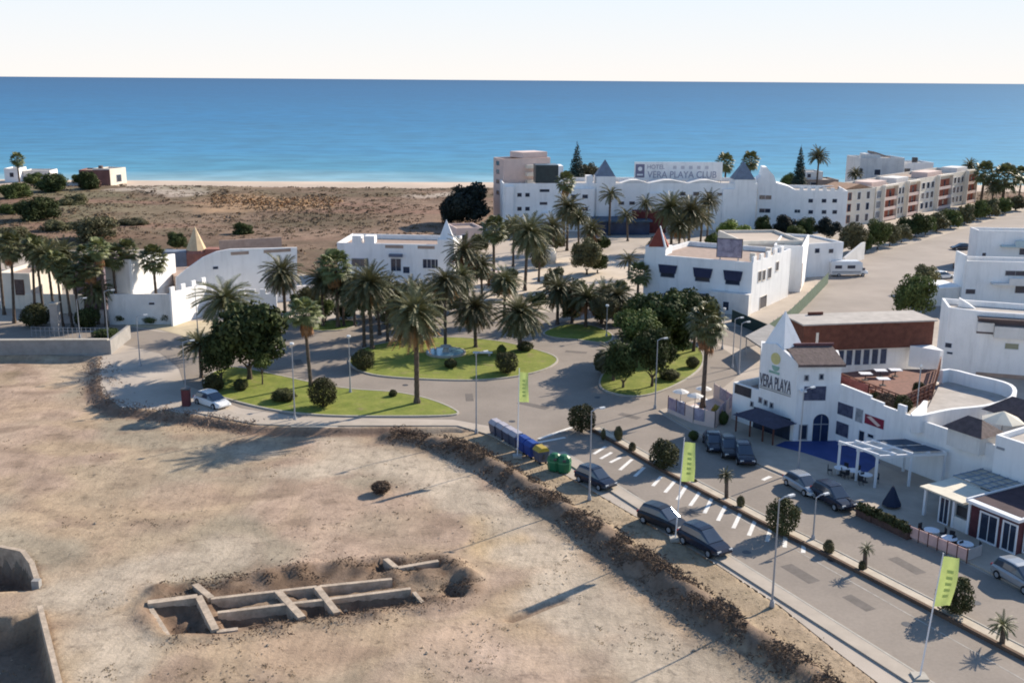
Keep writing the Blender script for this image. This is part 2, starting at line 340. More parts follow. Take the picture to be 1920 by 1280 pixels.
def lot_at(x, y):
    p = (x, y); d = sdist(p, LOTP)
    nl = noise.noise((x * 0.045, y * 0.045, 1.7)); nm = noise.noise((x * 0.21, y * 0.21, 4.1)); nh = noise.noise((x * 0.9, y * 0.9, 9.3))
    tan = Vector((0.400, 0.296, 0.198)); c = tan.lerp(Vector((0.405, 0.295, 0.218)), sstep(-0.2, 0.35, nm + nl)).lerp(Vector((0.33, 0.275, 0.20)), sstep(0.0, 0.35, noise.noise((x * 0.11 + 40, y * 0.11, 2))) * 0.9).lerp(Vector((0.245, 0.175, 0.125)), sstep(0.15, 0.45, noise.noise((x * 0.22 + 9, y * 0.34, 8)) + 0.3 * nm) * 0.6)
    if d < -0.25: return -0.35, c
    da = polydist(p, AVE_EDGE, False)
    wa = sstep(7.0, 4.6, da) if y < LOT[12].y + 1 else 0
    edge = sstep(0.25, 1.5, d)
    z = (Zl + 0.18 * nl + 0.10 * nm + 0.018 * nh) * edge * (1 - wa) + wa * (-0.03 + 0.03 * nm * edge)
    db = polydist(p, BERM, False) + 0.55 * nm + 0.4 * nh
    kb = sstep(1.75, 0.2, db)
    z += kb * (0.62 + 0.3 * nh)
    c = c.lerp(Vector((0.105, 0.070, 0.052)), sstep(2.2, 1.1, db) * 0.95)
    if da > 3.5: c = c.lerp(Vector((0.43, 0.355, 0.275)), sstep(2.5, 4.5, db) * sstep(9.5, 6.5, db) * 0.75)
    kd = sstep(3.8, 2.0, db) * 0.6; c = c.lerp(Vector((0.27, 0.20, 0.145)), kd)
    dw = polydist(p, WEEDS, False) + 0.6 * nm
    c = c.lerp(Vector((0.20, 0.14, 0.10)), sstep(2.6, 0.6, dw) * 0.8)
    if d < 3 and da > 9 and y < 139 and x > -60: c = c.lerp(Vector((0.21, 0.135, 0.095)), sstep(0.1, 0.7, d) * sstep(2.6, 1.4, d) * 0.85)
    if wa > 0.5 and kb < 0.3: c = c.lerp(Vector((0.37, 0.285, 0.19)), 0.7)
    for q, r, cc, k in SOILW:
        e = math.hypot(x - q.x, (y - q.y)) + 1.3 * nm * r * 0.4 + nh * 0.5
        if e < r: c = c.lerp(Vector(cc), k * sstep(r, r * 0.35, e) * (1 - kb))
    if -46 < x < 7 and 55 < y < 84:
        dd = sdist(p, DIG) + 0.5 * nm + 0.25 * nh
        k = sstep(-0.9, 0.7, dd)
        if k > 0:
            z += -0.15 * k + 0.22 * sstep(-1.3, -0.2, dd) * sstep(0.9, 0, dd); z += nh * 0.14 * k
            c = c.lerp(Vector((0.185, 0.125, 0.085)), k * (0.65 + 0.5 * sstep(-0.2, 0.4, nh + nm)))
        for mx_, my_, mr_, mh_ in MOUNDS:
            e = math.hypot(x - mx_, y - my_) + 0.35 * nh + 0.3 * nm
            if e < mr_: z += mh_ * sstep(mr_, 0, e) * (0.75 + 0.8 * nh); c = c.lerp(Vector((0.20, 0.138, 0.096)), 0.6 * sstep(mr_, mr_ * 0.5, e))
        for hp, hd in HOLES:
            k = sstep(-0.15, 0.4, sdist(p, hp) + 0.12 * nh)
            if k > 0: z -= hd * 0.72 * k; c = c.lerp(Vector((0.17, 0.115, 0.08)), k * 0.85)
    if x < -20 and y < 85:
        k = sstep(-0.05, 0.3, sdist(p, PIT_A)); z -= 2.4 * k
        if k > 0: c = c.lerp(Vector((0.15, 0.112, 0.085)), k)  # soil colour darkened to paint in the pit's shade
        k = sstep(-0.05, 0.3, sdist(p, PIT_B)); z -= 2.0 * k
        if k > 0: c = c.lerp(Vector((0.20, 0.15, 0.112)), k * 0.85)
    return z, c

def axis(a, b, fa, fb, fine, coarse):
    out = [a]
    while out[-1] < b: out.append(out[-1] + (fine if fa <= out[-1] <= fb else coarse))
    return out
xs = axis(-139, 76, -72, 36, 0.40, 1.4); ys = axis(-32, 146, 50, 140, 0.40, 1.4)
vs = []; cs = []
for y in ys:
    for x in xs:
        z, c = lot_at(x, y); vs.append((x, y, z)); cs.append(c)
nx = len(xs); fs = [(j * nx + i, j * nx + i + 1, (j + 1) * nx + i + 1, (j + 1) * nx + i) for j in range(len(ys) - 1) for i in range(nx - 1)
                    if not all(vs[k][2] == -0.35 for k in (j * nx + i, j * nx + i + 1, (j + 1) * nx + i + 1, (j + 1) * nx + i))]
me = bpy.data.meshes.new('dirt_lot'); me.from_pydata(vs, [], fs)
ca = me.color_attributes.new('soil', 'FLOAT_COLOR', 'POINT')
ca.data.foreach_set('color', [k for c in cs for k in (c[0], c[1], c[2], 1.0)])
me.polygons.foreach_set('use_smooth', [True] * len(fs))
m = bpy.data.materials.new('bare_soil'); m.use_nodes = True; n = m.node_tree.nodes; L = m.node_tree.links; b = n['Principled BSDF']
b.inputs['Roughness'].default_value = 0.96; b.inputs['Specular IOR Level'].default_value = 0.15
at = n.new('ShaderNodeAttribute'); at.attribute_name = 'soil'; geo = n.new('ShaderNodeNewGeometry')
def noise_node(scale, detail=8, vec=None, rough=0.6):
    q = n.new('ShaderNodeTexNoise'); q.inputs['Scale'].default_value = scale; q.inputs['Detail'].default_value = detail; q.inputs['Roughness'].default_value = rough
    L.new(vec or geo.outputs['Position'], q.inputs['Vector']); return q
mp = n.new('ShaderNodeMapping'); mp.inputs['Rotation'].default_value = (0, 0, rad(-38)); mp.inputs['Scale'].default_value = (0.9, 0.16, 1)
L.new(geo.outputs['Position'], mp.inputs['Vector'])
n1 = noise_node(0.55, 12, rough=0.66); n2 = noise_node(0.8, 8, mp.outputs[0]); n3 = noise_node(4.0, 10, rough=0.7); n4 = noise_node(0.10, 5); n5 = noise_node(1.3, 10, rough=0.72)
wv = n.new('ShaderNodeTexWave'); wv.inputs['Scale'].default_value = 0.30; wv.inputs['Distortion'].default_value = 16; wv.inputs['Detail'].default_value = 3; wv.inputs['Detail Scale'].default_value = 0.35
L.new(geo.outputs['Position'], wv.inputs['Vector'])
def mrange(o, a, b_, c_, d_):
    q = n.new('ShaderNodeMapRange'); [setattr(q.inputs[i + 1], 'default_value', v) for i, v in enumerate((a, b_, c_, d_))]; L.new(o, q.inputs[0]); return q.outputs[0]
def mul(a, b_):
    q = n.new('ShaderNodeMath'); q.operation = 'MULTIPLY'; L.new(a, q.inputs[0]); L.new(b_, q.inputs[1]); return q.outputs[0]
f = mul(mul(mrange(n1.outputs[0], 0.35, 0.65, 0.84, 1.13), mrange(n2.outputs[0], 0.3, 0.7, 0.90, 1.08)), mul(mrange(n3.outputs[0], 0.3, 0.7, 0.86, 1.12), mrange(wv.outputs[0], 0.0, 0.16, 0.91, 1.0)))
f = mul(f, mul(mrange(n4.outputs[0], 0.35, 0.65, 0.90, 1.09), mrange(n5.outputs[0], 0.53, 0.66, 1.03, 0.66)))
vm = n.new('ShaderNodeVectorMath'); vm.operation = 'SCALE'; L.new(at.outputs['Color'], vm.inputs[0]); L.new(f, vm.inputs['Scale']); L.new(vm.outputs[0], b.inputs['Base Color'])
bp = n.new('ShaderNodeBump'); bp.inputs['Strength'].default_value = 0.9; bp.inputs['Distance'].default_value = 0.07
ad = n.new('ShaderNodeMath'); ad.operation = 'ADD'; L.new(n1.outputs[0], ad.inputs[0]); L.new(n3.outputs[0], ad.inputs[1]); L.new(ad.outputs[0], bp.inputs['Height']); L.new(bp.outputs[0], b.inputs['Normal'])
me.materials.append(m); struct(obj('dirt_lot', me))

# town ground with the lot cut out of it
def flat(name, poly, z, m): mb = MB(); mb.sheet(poly, z); return struct(mb.build(name, m, fix=False))
town = [Vector((-420, 330)), Vector((-420, LOT[0].y))] + LOT + [Vector((420, LOT[-1].y)), Vector((420, 330))]
flat('town_ground', town, 0.0, PAVE)

# scrub flat behind the town
sx = [-420 + 3.2 * i for i in range(263)]; sy = [198 + 2.2 * i for i in range(77)]
scrub_poly = [Vector((-420, 228))] + P((-60, 485), (120, 470), (330, 470), (560, 520), (630, 548), (700, 500), (880, 440), (930, 418)) + [Vector((40, 330)), Vector((420, 345)), Vector((420, 366)), Vector((-420, 366))]
def scrub_z(x, y):
    e = sstep(-2, 14, sdist((x, y), scrub_poly)); return -0.25 + e * (1.35 + 0.55 * noise.noise((x * 0.02, y * 0.03, 3)) + 0.25 * noise.noise((x * 0.1, y * 0.1, 7)))
vs = [(x, y, scrub_z(x, y)) for y in sy for x in sx]
nx = len(sx); fs = [(j * nx + i, j * nx + i + 1, (j + 1) * nx + i + 1, (j + 1) * nx + i) for j in range(len(sy) - 1) for i in range(nx - 1)]
me = bpy.data.meshes.new('scrub_land'); me.from_pydata(vs, [], fs); me.polygons.foreach_set('use_smooth', [True] * len(fs))
SANDP = [smooth_poly(P(*q)) for q in (((270, 356), (305, 348), (345, 347), (385, 366), (330, 376), (300, 371), (262, 362)), ((205, 360), (262, 357), (262, 363), (210, 364)), ((760, 374), (820, 370), (850, 367), (840, 375), (780, 378)))]
REED = P((395, 405), (400, 378), (450, 370), (540, 378), (610, 390), (560, 402), (480, 398))
cc = []
for x, y, z in vs:
    n0 = noise.noise((x * 0.03, y * 0.05, 5)); n1 = noise.noise((x * 0.12, y * 0.2, 6)); c = Vector((0.165, 0.112, 0.074)).lerp(Vector((0.245, 0.165, 0.115)), sstep(-0.3, 0.4, n0 + n1)).lerp(Vector((0.125, 0.098, 0.058)), sstep(0.0, 0.5, n1 - n0) * 0.8)
    for q in SANDP:
        k = sstep(-2.5, 1.5, sdist((x, y), q) + 2.5 * n1); c = c.lerp(Vector((0.52, 0.43, 0.35)), k * 0.75)
    c = c.lerp(Vector((0.165, 0.150, 0.085)), sstep(-60, -130, x) * sstep(-0.35, 0.2, n0 + 0.5 * n1) * 0.8)
    c = c.lerp(Vector((0.26, 0.145, 0.105)), sstep(0.05, 0.4, noise.noise((x * 0.012, y * 0.06, 17))) * 0.6)
    c = c.lerp(Vector((0.40, 0.255, 0.15)), sstep(-8, 3, sdist((x, y), REED) + 6 * n1) * 0.8); cc += [c.x, c.y, c.z, 1.0]
me.color_attributes.new('soil', 'FLOAT_COLOR', 'POINT').data.foreach_set('color', cc); SCRUBSOIL = bpy.data.materials['bare_soil']; me.materials.append(SCRUBSOIL); struct(obj('scrub_land', me))

# beach and sea
bx = [-500 + 10 * i for i in range(101)]; by = [362, 366, 372, 378, 384, 388, 392, 398, 410]
bz = [-0.6, 0.25, 0.55, 0.6, 0.35, 0.05, -0.35, -0.9, -2.0]
vs = [(x, y + 3.5 * math.sin(x * 0.012), z + 0.1 * noise.noise((x * .05, y * .1, 0))) for y, z in zip(by, bz) for x in bx]; nx = len(bx)
fs = [(j * nx + i, j * nx + i + 1, (j + 1) * nx + i + 1, (j + 1) * nx + i) for j in range(len(by) - 1) for i in range(nx - 1)]
me = bpy.data.meshes.new('beach'); me.from_pydata(vs, [], fs); me.polygons.foreach_set('use_smooth', [True] * len(fs)); me.materials.append(SAND); struct(obj('beach', me))
mb = MB(); mb.sheet([Vector((-60000, 386)), Vector((60000, 386)), Vector((60000, 90000)), Vector((-60000, 90000))], -0.3)
m = bpy.data.materials.new('sea_water'); m.use_nodes = True; n = m.node_tree.nodes; L = m.node_tree.links; b = n['Principled BSDF']
geo = n.new('ShaderNodeNewGeometry'); sp = n.new('ShaderNodeSeparateXYZ'); L.new(geo.outputs['Position'], sp.inputs[0])
lg = n.new('ShaderNodeMath'); lg.operation = 'LOGARITHM'; lg.inputs[1].default_value = 10; L.new(sp.outputs[1], lg.inputs[0])
mpp = n.new('ShaderNodeMapping'); mpp.inputs['Scale'].default_value = (0.004, 0.012, 1); L.new(geo.outputs['Position'], mpp.inputs['Vector'])
nz = noise_node(1.0, 6, mpp.outputs[0]); mp2 = n.new('ShaderNodeMapping'); mp2.inputs['Scale'].default_value = (0.05, 0.085, 1); L.new(geo.outputs['Position'], mp2.inputs['Vector'])
nw = noise_node(1.0, 8, mp2.outputs[0])
off = mrange(nz.outputs[0], 0, 1, -0.05, 0.05); ad = n.new('ShaderNodeMath'); ad.operation = 'ADD'; L.new(lg.outputs[0], ad.inputs[0]); L.new(off, ad.inputs[1])
cr = n.new('ShaderNodeValToRGB'); L.new(mrange(ad.outputs[0], 2.585, 4.4, 0, 1), cr.inputs[0])
els = cr.color_ramp.elements; els[0].position = 0.0; els[0].color = (0.26, 0.38, 0.40, 1); els[1].position = 1.0; els[1].color = (0.002, 0.050, 0.152, 1)
for p_, c_ in ((0.025, (0.055, 0.215, 0.315)), (0.09, (0.026, 0.160, 0.295)), (0.22, (0.008, 0.116, 0.262)), (0.45, (0.003, 0.078, 0.205))):
    e = els.new(p_); e.color = (*c_, 1)
wr = mul(mrange(nw.outputs[0], 0.36, 0.64, 0.80, 1.20), mrange(nz.outputs[0], 0.35, 0.65, 0.93, 1.06)); vm = n.new('ShaderNodeVectorMath'); vm.operation = 'SCALE'; L.new(cr.outputs[0], vm.inputs[0]); L.new(wr, vm.inputs['Scale'])
df = n.new('ShaderNodeBsdfDiffuse'); L.new(vm.outputs[0], df.inputs[0]); gl = n.new('ShaderNodeBsdfGlossy'); gl.inputs['Roughness'].default_value = 0.72
gl.inputs[0].default_value = (0.60, 0.86, 1, 1)
ms = n.new('ShaderNodeMixShader'); ms.inputs[0].default_value = 0.16; L.new(df.outputs[0], ms.inputs[1]); L.new(gl.outputs[0], ms.inputs[2]); L.new(ms.outputs[0], n['Material Output'].inputs[0])
bp = n.new('ShaderNodeBump'); bp.inputs['Strength'].default_value = 0.35; bp.inputs['Distance'].default_value = 0.8; L.new(nw.outputs[0], bp.inputs['Height']); L.new(bp.outputs[0], gl.inputs['Normal'])
struct(mb.build('sea', m, fix=False))
mb = MB(); fl = [Vector((x, 389.2 + 3.5 * math.sin(x * 0.012) + 0.7 * noise.noise((x * .06, 0, 0)))) for x in range(-500, 501, 5)]
for i in range(len(fl) - 1):
    w0 = 0.5 + 0.5 * noise.noise((fl[i].x * .09, 5, 0)); w1 = 0.5 + 0.5 * noise.noise((fl[i + 1].x * .09, 5, 0))
    mb.add([(fl[i].x, fl[i].y - w0, -0.24), (fl[i + 1].x, fl[i + 1].y - w1, -0.24), (fl[i + 1].x, fl[i + 1].y + w1, -0.24), (fl[i].x, fl[i].y + w0, -0.24)], [(0, 1, 2, 3)])
struct(mb.build('sea_foam', mat('foam', (0.75, 0.77, 0.77), 0.9, 0.05), fix=False), 'stuff')

# ------------------------------------------------------------------ roads
AEL = [G(930, 785), G(1075, 860), G(1361, 1039), G(1650, 1221), G(1920, 1391)]
dirA = (AEL[-1] - AEL[1]).normalized()
asph = P((-260, 632), (60, 634), (205, 640), (300, 662), (335, 690), (345, 720), (390, 738), (450, 764), (560, 781), (850, 786), (930, 800)) + AEL[1:] \
    + [AEL[-1] + dirA * 60, G(2100, 1391) + dirA * 60] + P((1990, 1150), (1920, 1112), (1830, 1066), (1620, 968), (1480, 900), (1400, 866), (1300, 812), (1232, 772), (1330, 748), (1385, 703), (1378, 668), (1335, 640), (1395, 655), (1440, 640), (1470, 622),
        (1380, 612), (1290, 606), (1150, 588), (1000, 585), (900, 578), (760, 594), (600, 598), (420, 632), (300, 622), (200, 607), (-260, 603))
flat('road', asph, 0.016, ASPH)
park = P((1440, 640), (1500, 565), (1553, 522), (1625, 478), (1720, 455), (1905, 399), (2100, 350), (2100, 400), (1850, 455), (1800, 515), (1755, 600), (1740, 640), (1520, 650))
flat('parking_ground', park, 0.022, PARK)
# bright forecourt between the white houses
flat('forecourt', P((880, 540), (940, 505), (1050, 480), (1205, 490), (1205, 540), (1150, 555), (1030, 575), (905, 568)), 0.02, mat('sunlit_paving', (0.56, 0.47, 0.37), 0.9, 0.10, 0.3))
flat('footpath', P((205, 600), (330, 605), (390, 600), (440, 625), (380, 640), (300, 618), (200, 606)), 0.03, mat('yellow_gravel', (0.48, 0.40, 0.27), 0.9, 0.15, 0.5))
# pavement beside the avenue and round the corner
mb = MB()
inner = AEL; outer = [AEL[i] + (Vector((0, 0)) if 0 else (Vector((-(AEL[-1] - AEL[1]).normalized().y * -1, (AEL[-1] - AEL[1]).normalized().x * -1)) * 1.5)) for i in range(5)]
dirA = (AEL[-1] - AEL[1]).normalized(); nrA = Vector((dirA.y, -dirA.x))
strip(mb, [AEL[1] + dirA * t for t in (-2, 10, 25, 40, 60, 100)], 0.0, 1.25, 0.0, 0.12)
struct(mb.build('pavement', WALK))
mb = MB(); strip(mb, [AEL[1] + dirA * t for t in (-2, 10, 25, 40, 60, 100)], -0.16, 0.0, 0.0, 0.13); struct(mb.build('kerb', KERB))
pw = P((345, 738), (395, 752), (440, 776), (560, 790), (850, 793), (925, 806), (1000, 846), (980, 850), (918, 816), (858, 799), (560, 799), (480, 796), (420, 785), (345, 770))
mb = MB(); mb.prism(pw, 0.0, 0.11); struct(mb.build('pavement', WALK))
mb = MB(); mb.prism(P((1385, 735), (1500, 800), (1760, 925), (1960, 1010), (1990, 1148), (1920, 1108), (1830, 1062), (1620, 964), (1480, 896), (1400, 862), (1300, 808), (1236, 770), (1332, 744)), 0.0, 0.13)
struct(mb.build('pavement', WALK))
# lawns with kerbs
def lawn(pts, n=5, k=0.22):
    poly = smooth_poly(P(*pts), n); mb = MB(); mb.prism(poly, 0.0, 0.14); struct(mb.build('lawn', LAWN))
    mb = MB(); q = len(poly); A = sum(poly[i].x * poly[(i + 1) % q].y - poly[(i + 1) % q].x * poly[i].y for i in range(q))
    off = []
    for i in range(q):
        d = (poly[(i + 1) % q] - poly[i - 1]).normalized(); off.append(poly[i] + Vector((d.y, -d.x)) * (k if A > 0 else -k))
    for i in range(q):
        j = (i + 1) % q; ring = [off[i], off[j], poly[j], poly[i]] if A > 0 else [poly[i], poly[j], off[j], off[i]]
        mb.hexa([(p.x, p.y, 0) for p in ring], [(p.x, p.y, 0.17) for p in ring])
    struct(mb.build('kerb', KERB))
lawn(((660, 686), (700, 703), (790, 711), (900, 713), (985, 703), (1035, 686), (1036, 668), (960, 646), (900, 637), (830, 634), (750, 640), (690, 652), (662, 668)))
lawn(((395, 735), (440, 752), (520, 770), (610, 779), (720, 781), (845, 779), (848, 768), (800, 749), (740, 737), (660, 731), (590, 720), (520, 705), (440, 690), (400, 700), (384, 715)))
lawn(((1140, 735), (1200, 743), (1262, 724), (1310, 692), (1315, 662), (1286, 640), (1235, 642), (1185, 662), (1145, 688), (1126, 716)))
lawn(((1022, 624), (1060, 610), (1110, 612), (1146, 628), (1135, 643), (1085, 638), (1036, 633)))
lawn(((588, 620), (640, 619), (672, 607), (640, 601), (598, 606)))
# median of the avenue: low edging wall, shade painted in brown, pale planting strip
MED = [G(1105, 806), G(1250, 890), G(1420, 980), G(1530, 1035), G(1740, 1145), G(1920, 1240), G(2080, 1325), G(2080, 1325) + (G(2080, 1325) - G(1740, 1145)).normalized() * 40]
mb = MB(); strip(mb, MED, -0.28, 0.0, 0.0, 0.30); struct(mb.build('median_edging', mat('shade_brown_edging', (0.125, 0.080, 0.055), 0.9, 0.2, 1.5)))
mb = MB(); strip(mb, MED, -1.35, -0.28, 0.0, 0.16); struct(mb.build('median_strip', mat('median_gravel', (0.50, 0.43, 0.34), 0.9, 0.15, 1.0)))
mb = MB(); strip(mb, MED, -1.5, -1.35, 0.0, 0.2); struct(mb.build('kerb', KERB))
mb = MB()
for a, b in (((1136, 837), (1113, 851)), ((1147, 848), (1126, 860)), ((1164, 857), (1144, 867)), ((1185, 861), (1162, 881)), ((1208, 876), (1190, 893)), ((1240, 893), (1224, 911)), ((1265, 902), (1247, 923)), ((1288, 909), (1270, 937)), ((1313, 921), (1294, 948)),
             ((1335, 933), (1321, 962)), ((1361, 947), (1346, 976)), ((1389, 961), (1375, 990)), ((1416, 975), (1404, 1004)), ((1445, 989), (1438, 1015)), ((1473, 1003), (1471, 1026)), ((1507, 1020), (1506, 1036))):
    A_, B_ = G(*a), G(*b); d = (B_ - A_).normalized() * 0.0; nn = (B_ - A_).normalized(); s_ = Vector((nn.y, -nn.x)) * 0.17
    mb.sheet([A_ + s_, B_ + s_, B_ - s_, A_ - s_], 0.024)
struct(mb.build('parking_marking', PAINT, fix=False))
mb = MB()
for a, b in (((1430, 900), (1445, 893)), ((1010, 823), (1075, 800)), ((990, 833), (1060, 820))):
    A_, B_ = G(*a), G(*b); nn = (B_ - A_).normalized(); s_ = Vector((nn.y, -nn.x)) * 0.2; mb.sheet([A_ + s_, B_ + s_, B_ - s_, A_ - s_], 0.026)
struct(mb.build('road_marking', PAINT, fix=False))

# patches, manholes and drains in the road
mb = MB()
for x, y, a, l_, w_ in ((1500, 1075, 12, 3.2, 1.1), (1610, 1130, 12, 2.4, 0.9), (1290, 960, 14, 2.2, 1.2), (1180, 925, 10, 1.8, 0.8), (1000, 760, 40, 4.0, 1.1), (880, 745, -10, 3.0, 0.9), (560, 680, 5, 3.4, 1.0), (1080, 660, 60, 3.0, 1.0), (1700, 1060, 10, 3.0, 1.0), (1180, 780, 35, 2.6, 1.0), (1350, 690, 70, 2.5, 0.9)):
    q = G(x, y); t = math.atan2(dirA.y, dirA.x) + rad(a - 12); c_, s_ = math.cos(t), math.sin(t); mb.sheet([q + Vector((u * c_ - v * s_, u * s_ + v * c_)) for u, v in ((-l_ / 2, -w_ / 2), (l_ / 2, -w_ / 2), (l_ / 2, w_ / 2), (-l_ / 2, w_ / 2))], 0.021)
struct(mb.build('road_patch', mat('patch_asphalt', (0.150, 0.130, 0.115), 0.92, 0.15, 0.8, fine=0.12), fix=False))
for x, y in ((1400, 1035), (1700, 1170), (960, 790), (760, 722), (1120, 745), (480, 650), (1560, 1050), (1830, 1130)):
    q = G(x, y); mb = MB(); mb.lathe([(0.36, 0.0), (0.36, 0.026)], 14, q); struct(mb.build('manhole_cover', METALD))
mb = MB(); strip(mb, [AEL[1] + dirA * t for t in (4, 20, 40, 60)], -5.6, -5.5, 0.023, None); struct(mb.build('lane_line', mat('worn_paint', (0.38, 0.35, 0.31), 0.9, 0.3, 1.5), fix=False))


# ------------------------------------------------------------------ vegetation prototypes
def frond(mb, o, az, el, ln, droop, wl, n=9):
    d = Vector((math.cos(az) * math.cos(el), math.sin(az) * math.cos(el), math.sin(el))); p = Vector(o); side = Vector((-math.sin(az), math.cos(az), 0))
    pts = [p.copy()]; ds = [d.copy()]
    for i in range(n):
        p = p + d * (ln / n); d = (d + Vector((0, 0, -droop / n))).normalized(); pts.append(p.copy()); ds.append(d.copy())
    for i in range(1, n + 1):
        t = i / n; up = side.cross(ds[i]).normalized(); L_ = wl * (0.55 + 0.9 * t - 1.15 * t * t + 0.1)
        for k in (0, 0.5):
            q = pts[i] - ds[i] * (ln / n) * k
            for s in (-1, 1):
                tip = q + side * s * L_ * 0.8 + ds[i] * L_ * 0.65 - up * L_ * (0.25 + 0.3 * R.random())
                wv = ds[i] * 0.075
                mb.add([q - wv, q + wv, tip + wv * 0.3, tip - wv * 0.3], [(0, 1, 2, 3)])
    mb.tube(pts, [0.035] * (n + 1), 3, False)
def date_crown(seed, nf=84, ln=3.2, low=-0.75, hi=1.35, wl=0.62):
    global R; keep = R; R = random.Random(seed); mb = MB()
    for i in range(nf):
        u = (i + R.random()) / nf; el = lerp(hi, low, u ** 0.85); az = i * 2.39996 + R.random() * 0.5
        frond(mb, (0.15 * math.cos(az), 0.15 * math.sin(az), 0.25 - 0.35 * u), az, el, ln * R.uniform(0.82, 1.1), R.uniform(0.75, 1.35), wl)
    R = keep; return mb.mesh('palm_crown', PALML)
def dead_skirt(seed, nf=34, ln=2.9):
    global R; keep = R; R = random.Random(seed); mb = MB()
    for i in range(nf):
        az = i * 2.39996 + R.random(); frond(mb, (0.2 * math.cos(az), 0.2 * math.sin(az), -0.45 - 0.7 * R.random()), az, R.uniform(-1.1, -0.15), ln * R.uniform(0.7, 1.15), R.uniform(0.5, 1.1), 0.45, 7)
    R = keep; return mb.mesh('dead_fronds', DEADP)
def fan_leaf(mb, o, az, el, pet, rad_):
    d = Vector((math.cos(az) * math.cos(el), math.sin(az) * math.cos(el), math.sin(el))); side = Vector((-math.sin(az), math.cos(az), 0)); up = side.cross(d)
    c = Vector(o) + d * pet; mb.tube([o, c], [0.03, 0.02], 3, False)
    for k in range(11):
        a = lerp(-1.75, 1.75, k / 10); dr = d * math.cos(a) + side * math.sin(a); e = c + dr * rad_ * (0.8 + 0.25 * math.cos(a)) + Vector((0, 0, -0.30 * rad_)) + up * 0.1
        mid = c + dr * rad_ * 0.55; wv = dr.cross(up).normalized() * 0.11 * rad_ / 0.8
        mb.add([c, mid + wv, e, mid - wv], [(0, 1, 2, 3)])
def fan_crown(seed, nl=46, low=-0.9):
    global R; keep = R; R = random.Random(seed); mb = MB()
    for i in range(nl):
        u = (i + R.random()) / nl; az = i * 2.39996 + R.random() * 0.4
        fan_leaf(mb, (0.1 * math.cos(az), 0.1 * math.sin(az), 0.3 - 0.5 * u), az, lerp(1.4, low, u), R.uniform(0.75, 1.15), R.uniform(0.65, 0.9))
    R = keep; return mb.mesh('palm_crown', FANL)
def fan_skirt(seed):
    global R; keep = R; R = random.Random(seed); mb = MB()
    for i in range(30):
        az = i * 2.39996; fan_leaf(mb, (0.12 * math.cos(az), 0.12 * math.sin(az), -0.2 - 0.9 * R.random()), az, R.uniform(-1.45, -1.0), R.uniform(0.35, 0.8), R.uniform(0.4, 0.7))
    R = keep; return mb.mesh('dead_fronds', DEADP)
def trunk_mesh(seed, r0=0.26, r1=0.20, bulge=0.06):
    rr = random.Random(seed); mb = MB(); pts = []; rs = []; lx = rr.uniform(-0.012, 0.012); ly = rr.uniform(-0.012, 0.012)
    for i in range(25):
        t = i / 24; pts.append((lx * 12 * t * t * 0.3, ly * 12 * t * t * 0.3, t)); rs.append(lerp(r0, r1, t) * (1 + (bulge if i % 2 else -bulge)) * (1 + 0.5 * max(0, 0.08 - t) / 0.08))
    mb.tube(pts, rs, 9); return mb.mesh('trunk', TRUNK, True)
DATES = [date_crown(1), date_crown(2, 62, 3.0, -0.5), date_crown(3, 96, 3.3, -0.95), date_crown(4, 72, 3.5, -0.7, 1.25), date_crown(9, 50, 2.9, -0.3, 1.4), date_crown(10, 88, 3.0, -1.1, 1.2)]
DATEW = [date_crown(5, 100, 3.5, -1.05, 1.3, 0.66), date_crown(6, 80, 3.7, -0.85, 1.2, 0.7), date_crown(14, 110, 3.3, -1.2, 1.35, 0.62)]
SPARSE = [date_crown(s, 34, 2.8, -0.5, 1.2, 0.5) for s in (12, 13)]
SKIRTS = [dead_skirt(s) for s in (7, 8)]
FANS = [fan_crown(s) for s in (21, 22, 23)]
FSK = [fan_skirt(s) for s in (31, 32)]
TRK = [trunk_mesh(s) for s in (41, 42, 43)]; TRKT = [trunk_mesh(s, 0.19, 0.14, 0.03) for s in (44, 45)]

def palm(kind, px, pyb, pyc, label, s=1.0, z0=0.0, group=None):
    """palm standing at survey mark (px, pyb); crown heart at photo row pyc"""
    p = G(px, pyb, z0); h = HT(p, pyc)
    e = empty('date_palm' if kind[0] in 'dwos' else 'fan_palm', (p.x, p.y, z0), label, 'palm tree', group, R.uniform(0, 6.28)); e.rotation_euler.x = R.gauss(0, 0.03); e.rotation_euler.y = R.gauss(0, 0.03)
    i = R.randrange(99); t = (TRK if kind[0] in 'dwos' else TRKT); t = t[i % len(t)]
    k = max(0.75, s)
    obj('trunk', t, e, (0, 0, 0), 0, (k, k, h - z0 - 0.15))
    tx, ty = t.vertices[-1].co.x * k, t.vertices[-1].co.y * k
    cset = {'d': DATES, 'w': DATEW, 'o': DATES, 's': SPARSE, 'f': FANS, 'k': FANS}[kind[0]]
    obj('crown', cset[i % len(cset)], e, (tx, ty, h - z0), R.uniform(0, 6), (s * R.uniform(0.88, 1.1), s * R.uniform(0.88, 1.1), s * R.uniform(0.85, 1.12)))
    if kind[0] in 'o' or kind.endswith('k'):
        ks = 1.0 if kind[0] in 'of' else 0.8
        sk = (SKIRTS if kind[0] in 'dwo' else FSK); obj('dead_fronds', sk[i % 2], e, (tx, ty, h - z0), R.uniform(0, 6), (s * ks, s * ks, s * ks))
    return e

